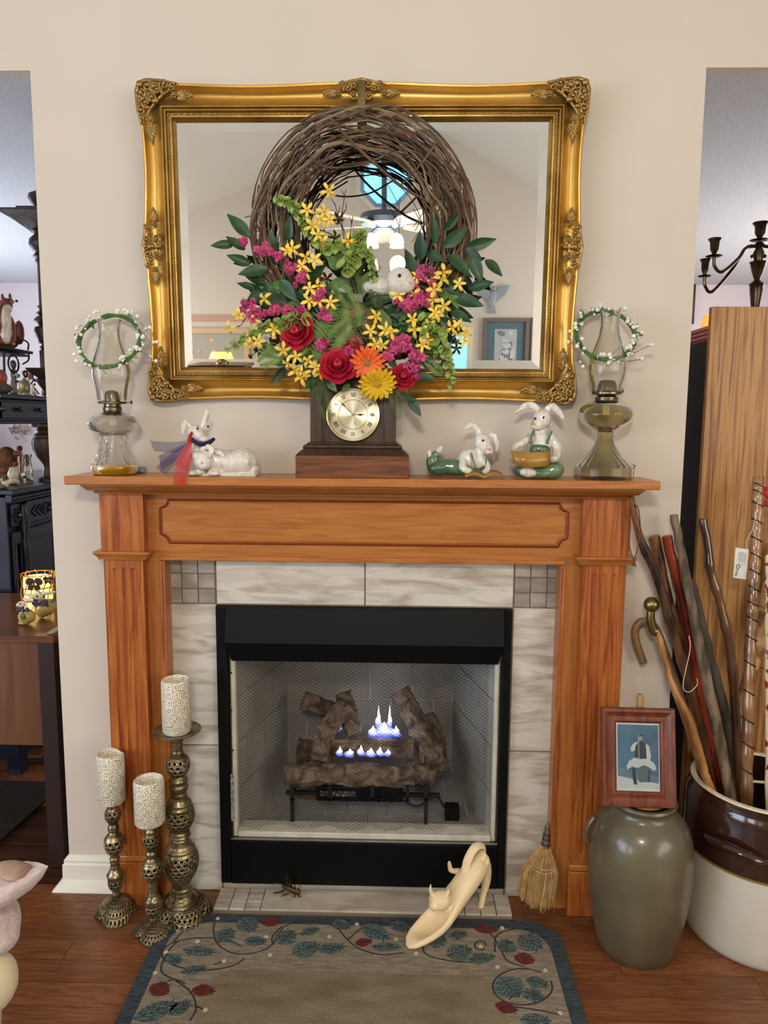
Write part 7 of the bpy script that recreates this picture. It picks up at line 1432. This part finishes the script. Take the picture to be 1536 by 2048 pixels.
bw_.build('wire_basket', gw, t, world=True)
MB().lathe([(0, zD+.001), (rb_*.86, zD+.001), (rb_*.86, zt9-.012), (0, zt9-.012)], (p.x, yL, 0), 32).build('glow_glass', mat('glow_shade', (255, 226, 160), .6, emis=(255, 206, 120), es=1.6, c2=(255, 180, 90), vs=20), t, world=True)
for (bx, by, s_) in ((68, 1168, 1.0), (96, 1160, .6), (84, 1190, .5)):
    B = MB()
    for sg in (-1, 1):
        for (dx, dz, rx, rz) in ((9, -5, 9, 7), (7, 7, 6, 6)): q_ = at(bx+sg*dx*s_, by+dz*s_, yL-rb_-.004); B.ell(q_, (rx*s_*m5, .0012, rz*s_*m5), (0, sg*.5, 0), 12, 6)
    B.ell(at(bx, by, yL-rb_-.004), (1.5*m5, .002, 8*s_*m5)); o = B.build('butterfly', mat('rust_iron', (56, 34, 24), .7), t, world=True)
light('lantern_glow', 'POINT', (p.x, yL, zt9+.03), .8, (1, .66, .3), .03)
yelg = mat('honey_glaze', (206, 178, 104), .22, c2=(180, 146, 72), vs=20, coat=.6); whg = mat('ivory_glaze', (222, 212, 186), .22, coat=.6); grape = mat('grape_glaze', (66, 44, 74), .25, coat=.5); leafg = mat('leaf_glaze', (70, 104, 56), .3)
def dBl(y):
    class Q(MB):
        def e(s, px, py, rx, rz, rd=None, dy=0, rot=0): m = mpp(y, zD); return s.ell(at(px, py, y+dy), (rx*m, (rd or rx)*m, rz*m), (0, rot, 0), 14, 8)
    return Q()
def grab(label, y, body, head, ears, gr, lf, eye, cx):
    B = dBl(y); [B.e(*b2) for b2 in body]; dz = zD+.0005-min(v[2] for v in B.v); sh_ = lambda Q_: [(a, b, c+dz) for a, b, c in Q_]
    t = thing('rabbit_figurine', label, 'figurine', (at(cx, 1230, y).x, y, zD)); B.v = sh_(B.v); rem(B.build('body', yelg, t, world=True), .003, 1)
    for nm, L_, m3, rm2 in (('head', head+ears, whg, 1), ('grapes', gr, grape, 0), ('leaf', lf, leafg, 0), ('eye', eye, blk, 0)):
        B = dBl(y); [B.e(*b2) for b2 in L_]; B.v = sh_(B.v); o = B.build(nm, m3, t, world=True)
        if rm2: rem(o, .0025, 1)
R = random.Random(1)
grab('larger honey-coloured rabbit figurine with grape garland, on the desk below the lantern', .30, [(88, 1226, 18, 18), (96, 1224, 16, 17), (84, 1240, 8, 6)], [(76, 1204, 11, 9, 8, -.02), (66, 1204, 6, 5, 6, -.03), (84, 1214, 9, 8)], [(98, 1196, 16, 4, 4, .02, -.15), (60, 1200, 12, 3, 4, .05, .1)], [(82+R.uniform(-16, 14), 1217+R.uniform(-6, 6), 2.8, 2.8, 2.8, -.045) for k in range(26)], [(104, 1212, 5, 4, 2, -.045)], [(75, 1203, 2, 2, 2, -.05)], 88)
grab('smaller honey-coloured rabbit figurine with a green leaf, in front on the desk', .215, [(54, 1236, 17, 15), (50, 1247, 13, 5)], [(43, 1212, 9, 7, 7, -.01), (36, 1213, 4, 4, 4, -.02)], [(56, 1203, 13, 3.5, 4, .02, .25)], [(44+R.uniform(-9, 14), 1222+R.uniform(-4, 4), 2.6, 2.6, 2.6, -.028) for k in range(16)], [(46, 1236, 6, 7, 3, -.035)], [(41, 1211, 1.6, 1.6, 1.6, -.034)], 50)
a, b, c, d = at(104, 1196, .13), at(116, 1196, .13), at(118, 1262, yD-.004), at(106, 1256, yD-.002); 
zz5 = zD+.001; B = MB(); B.loft([[Vector((xD-.012, .30, zD+.03)), Vector((xD-.002, .30, zD+.028))], [Vector((xD-.02, .20, zD+.012)), Vector((xD-.0, .20, zD+.01))], [Vector((xD-.03, .10, zD+.004)), Vector((xD-.006, .10, zD+.003))]], closed=False, cap=False)
o = B.build('ribbon', mat('olive_ribbon', (140, 136, 96), .7), org=(xD-.02, .1, zD)); s_ = o.modifiers.new('t', 'SOLIDIFY'); s_.thickness = .001; tag(o, 'olive ribbon end lying on the desk against the wall edge', 'ribbon')
# ================================================================ room on the right
pine = mat('pine_board', (126, 80, 38), .5, c2=(182, 134, 76), vs=8, st=(9, 9, .30), det=8, dist=1.2, bump=.3, bs=30, bst=(8, 8, .4), con=(.36, .56), coat=.1)
yW = .115; xw = (at(1418, 640, yW).x+at(1380, 1400, yW).x)/2; zW = at(1430, 613, yW).z
bc2 = thing('pine_cabinet', 'tall knotty pine cabinet side behind the walking sticks', 'cabinet', (xw+.45, .3, 0))
MB().box(xw, xw+.9, yW, yW+.022, .0, zW).build('side_panel', pine, bc2, world=True, bev=.002)
yK = yW+.024; zK = at(1415, 683, yK+.03).z
MB().box(xw+.004, xw+.9, yK, .56, .0005, zK).build('carcass', mat('cabinet_black', (16, 14, 14), .6), bc2, world=True, bev=.002)
pol = mat('polka_cloth', (150, 40, 60), .9); nt = pol.node_tree; v_ = nt.nodes.new('ShaderNodeTexVoronoi'); v_.inputs['Scale'].default_value = 75; v_.inputs['Randomness'].default_value = 0; tcn = nt.nodes.new('ShaderNodeTexCoord'); nt.links.new(tcn.outputs['Object'], v_.inputs[0]); cr_ = nt.nodes.new('ShaderNodeValToRGB'); cr_.color_ramp.interpolation = 'CONSTANT'; cr_.color_ramp.elements[0].color = lin((226, 190, 196))+(1,); cr_.color_ramp.elements[1].position = .3; cr_.color_ramp.elements[1].color = lin((150, 40, 60))+(1,); nt.links.new(v_.outputs['Distance'], cr_.inputs[0]); nt.links.new(cr_.outputs[0], nt.nodes['Principled BSDF'].inputs[0])
zp1 = at(1400, 654, yK+.05).z
tag(MB().box(xw+.006, xw+.6, yK+.004, .5, zK+.0005, zp1).build('fabric_box', pol, org=(xw+.3, .3, zK), bev=.004), 'red fabric box with white dots on top of the black cabinet carcass', 'box')
# candelabra on top of the cabinet
brz = mat('dark_bronze', (42, 34, 28), .3, .9, c2=(82, 68, 52), vs=20); yc4 = .30; xc4 = at(1511, 600, yc4).x; m4 = mpp(yc4, 1.8); z4 = lambda p: at(1511, p, yc4).z
cl = thing('candelabra', 'dark bronze three-armed candelabra standing on the red dotted box', 'candelabra', (xc4, yc4, zp1))
def cups(cx, z0, s=1): return [(0, z0), (12*m4*s, z0-.0*m4), (16*m4*s, z0+2*m4), (13*m4*s, z0+3*m4), (5*m4*s, z0+3*m4), (4*m4*s, z0+6*m4), (8*m4*s, z0+14*m4), (9*m4*s, z0+28*m4), (13*m4*s, z0+34*m4), (12*m4*s, z0+35*m4), (8*m4*s, z0+30*m4), (0, z0+26*m4)]
zb5 = zp1+.0005; P = [(30*m4, zb5), (32*m4, zb5+.006), (20*m4, zb5+.012), (10*m4, zb5+.02), (8*m4, z4(612)), (12*m4, z4(580)), (12*m4, z4(574)), (13*m4, z4(572)), (14*m4, z4(568)), (5*m4, z4(560)), (10*m4, z4(545)), (14*m4, z4(528)), (16*m4, z4(524)), (8*m4, z4(522)), (10*m4, z4(505)), (6*m4, z4(496)), (10*m4, z4(490)), (5*m4, z4(484)), (0, z4(483))]
MB().lathe([(0, zb5)]+P, (xc4, yc4, 0), 28).build('stem', brz, cl, world=True)
MB().lathe(cups(0, z4(482), 1.15), (xc4, yc4, 0), 28).build('candle_cup', brz, cl, world=True)
for cx, pyc, dy, s in ((1428, 514, 0, 1), (1409, 554, .07, .85), (1594, 514, 0, 1)):
    c = at(cx, pyc, yc4+dy); MB().lathe(cups(0, c.z, s), (c.x, c.y, 0), 26).build('candle_cup', brz, cl, world=True)
    sgn = -1 if cx < 1500 else 1; z_a = z4(508)
    pts = [c, c+Vector((.004*-sgn, 0, -18*m4)), c+Vector((-sgn*18*m4, 0, -28*m4)), c.lerp(Vector((xc4, yc4, z_a)), .55)+Vector((0, 0, -6*m4)), Vector((xc4+sgn*26*m4, yc4, z4(497))), Vector((xc4+sgn*6*m4, yc4, z4(493))), Vector((xc4+sgn*2*m4, yc4, z4(503))), Vector((xc4+sgn*14*m4, yc4, z4(514)))]
    MB().tube(spline([tuple(p) for p in pts], 40), 3.2*m4, 8).build('arm', brz, cl, world=True)
# edge of a picture on the wall edge side and a warm lamp glow far behind
yy_ = YFAR-.03; p0, p1 = at(1370, 560, yy_), at(1388, 648, yy_)
pe = thing('framed_picture', 'dark framed picture on the far wall beyond the right wall edge', 'picture', (p0.x, yy_, p1.z)); MB().box(p0.x-.4, p1.x, yy_, YFAR-.0005, p1.z, p1.z+.5).build('frame', dark_wood, pe, world=True, bev=.003); MB().box(p0.x-.36, p1.x-.04, yy_-.004, yy_-.0005, p1.z+.04, p1.z+.46).build('print', mat('far_print', (150, 130, 100), .7), pe, world=True)
lc = at(1415, 643, YFAR-.5); t = thing('far_lamp', 'small orange lampshade glowing beyond the cabinet top', 'lamp', (lc.x, YFAR-.5, 0)); mf = mpp(YFAR-.5, 1.8)
MB().lathe([(10*mf*1.3, lc.z-.07), (6*mf*1.3, lc.z+.05)], (lc.x, YFAR-.5, 0), 28).build('lamp_shade', mat('amber_shade', (240, 150, 60), .6, emis=(255, 150, 60), es=1.0), t, world=True); MB().lathe([(0, .0), (.14, .0), (.14, .02), (.012, .04), (.012, lc.z), (0, lc.z)], (lc.x, YFAR-.5, 0), 20).build('lamp_pole', irn, t, world=True)
# ================================================================ fleece throw at the lower left edge
yT = -.92; fz = mat('pink_fleece', (206, 186, 182), .95, c2=(188, 166, 164), vs=60, bump=3, bs=120, sheen=.5); sat = mat('cream_satin', (226, 214, 178), .4, c2=(206, 186, 160), vs=6, sheen=.2); brn = mat('taupe_lining', (150, 118, 104), .9, c2=(190, 170, 150), vs=14)
th = thing('fleece_throw', 'pink fleece throw with taupe lining bunched at the lower left corner', 'blanket', (at(-40, 1900, yT).x, yT, .0))
mt_ = mpp(yT, .6); Q = lambda px, py, dy=0: at(px, py, yT+dy)
B = MB(); rings = []
for s_, (cx, cy, rx, rz, dy) in enumerate(((96, 1733, 1, 1, 0), (84, 1742, 10, 14, 0), (66, 1752, 26, 24, 0), (36, 1764, 46, 32, 0), (0, 1775, 60, 36, 0), (-50, 1785, 70, 40, 0))):
    c = Q(cx, cy, dy); rings.append([c+Vector((.25*rx*mt_*math.cos(a)*0, rx*mt_*1.1*math.cos(a), rz*mt_*math.sin(a)-(rz*mt_*.5*max(0, math.sin(a)) if abs(math.cos(a)) < .75 and math.sin(a) > 0 else 0))) for a in np.linspace(0, 2*PI, 28, endpoint=False)])
B.loft(rings); B.build('hood_fold', fz, th, world=True, ang=70)
B = MB(); B.ell(Q(30, 1742, .0), (42*mt_, 30*mt_, 10*mt_), (0, .25, 0)); B.build('lining', brn, th, world=True)
B = MB(); B.ell(Q(-6, 1845, .03), (46*mt_, 50*mt_, 62*mt_)); B.ell(Q(8, 1870, .02), (30*mt_, 36*mt_, 34*mt_)).ell(Q(-50, 1850, .05), (60*mt_, 70*mt_, 70*mt_)); rem(B.build('lower_fold', fz, th, world=True), .006, 3)
B = MB(); B.ell(Q(-12, 1965, .04), (46*mt_, 56*mt_, 62*mt_)).ell(Q(-60, 1990, .06), (60*mt_, 80*mt_, 90*mt_)); rem(B.build('satin_fold', sat, th, world=True), .006, 3)
p = Q(-70, 1900, .1); B = MB(); B.ell((p.x-.06, p.y, .20), (.10, .14, .19)).ell((p.x-.07, p.y, .42), (.09, .13, .2)); rem(B.build('draped_end', fz, th, world=True), .008, 3)
# ---- repeats share a group phrase
GR = {'walking_stick': 'walking sticks in the large crock', 'walking_cane': 'canes in the large crock', 'candlestick': 'pierced brass candlesticks by the hearth', 'pillar_candle': 'patterned candles on the brass candlesticks', 'oil_lamp': 'oil lamps on the mantel', 'berry_wreath': 'berry rings on the oil lamps'}
for o in bpy.data.objects:
    if o.parent is None and o.get('category'):
        st = o.name.split('.')[0]
        if st in GR: o['group'] = GR[st]
        if st == 'rabbit_figurine': o['group'] = 'rabbit figurines on the mantel' if o.location.z > 1.2 else 'rabbit figurines on the desk'
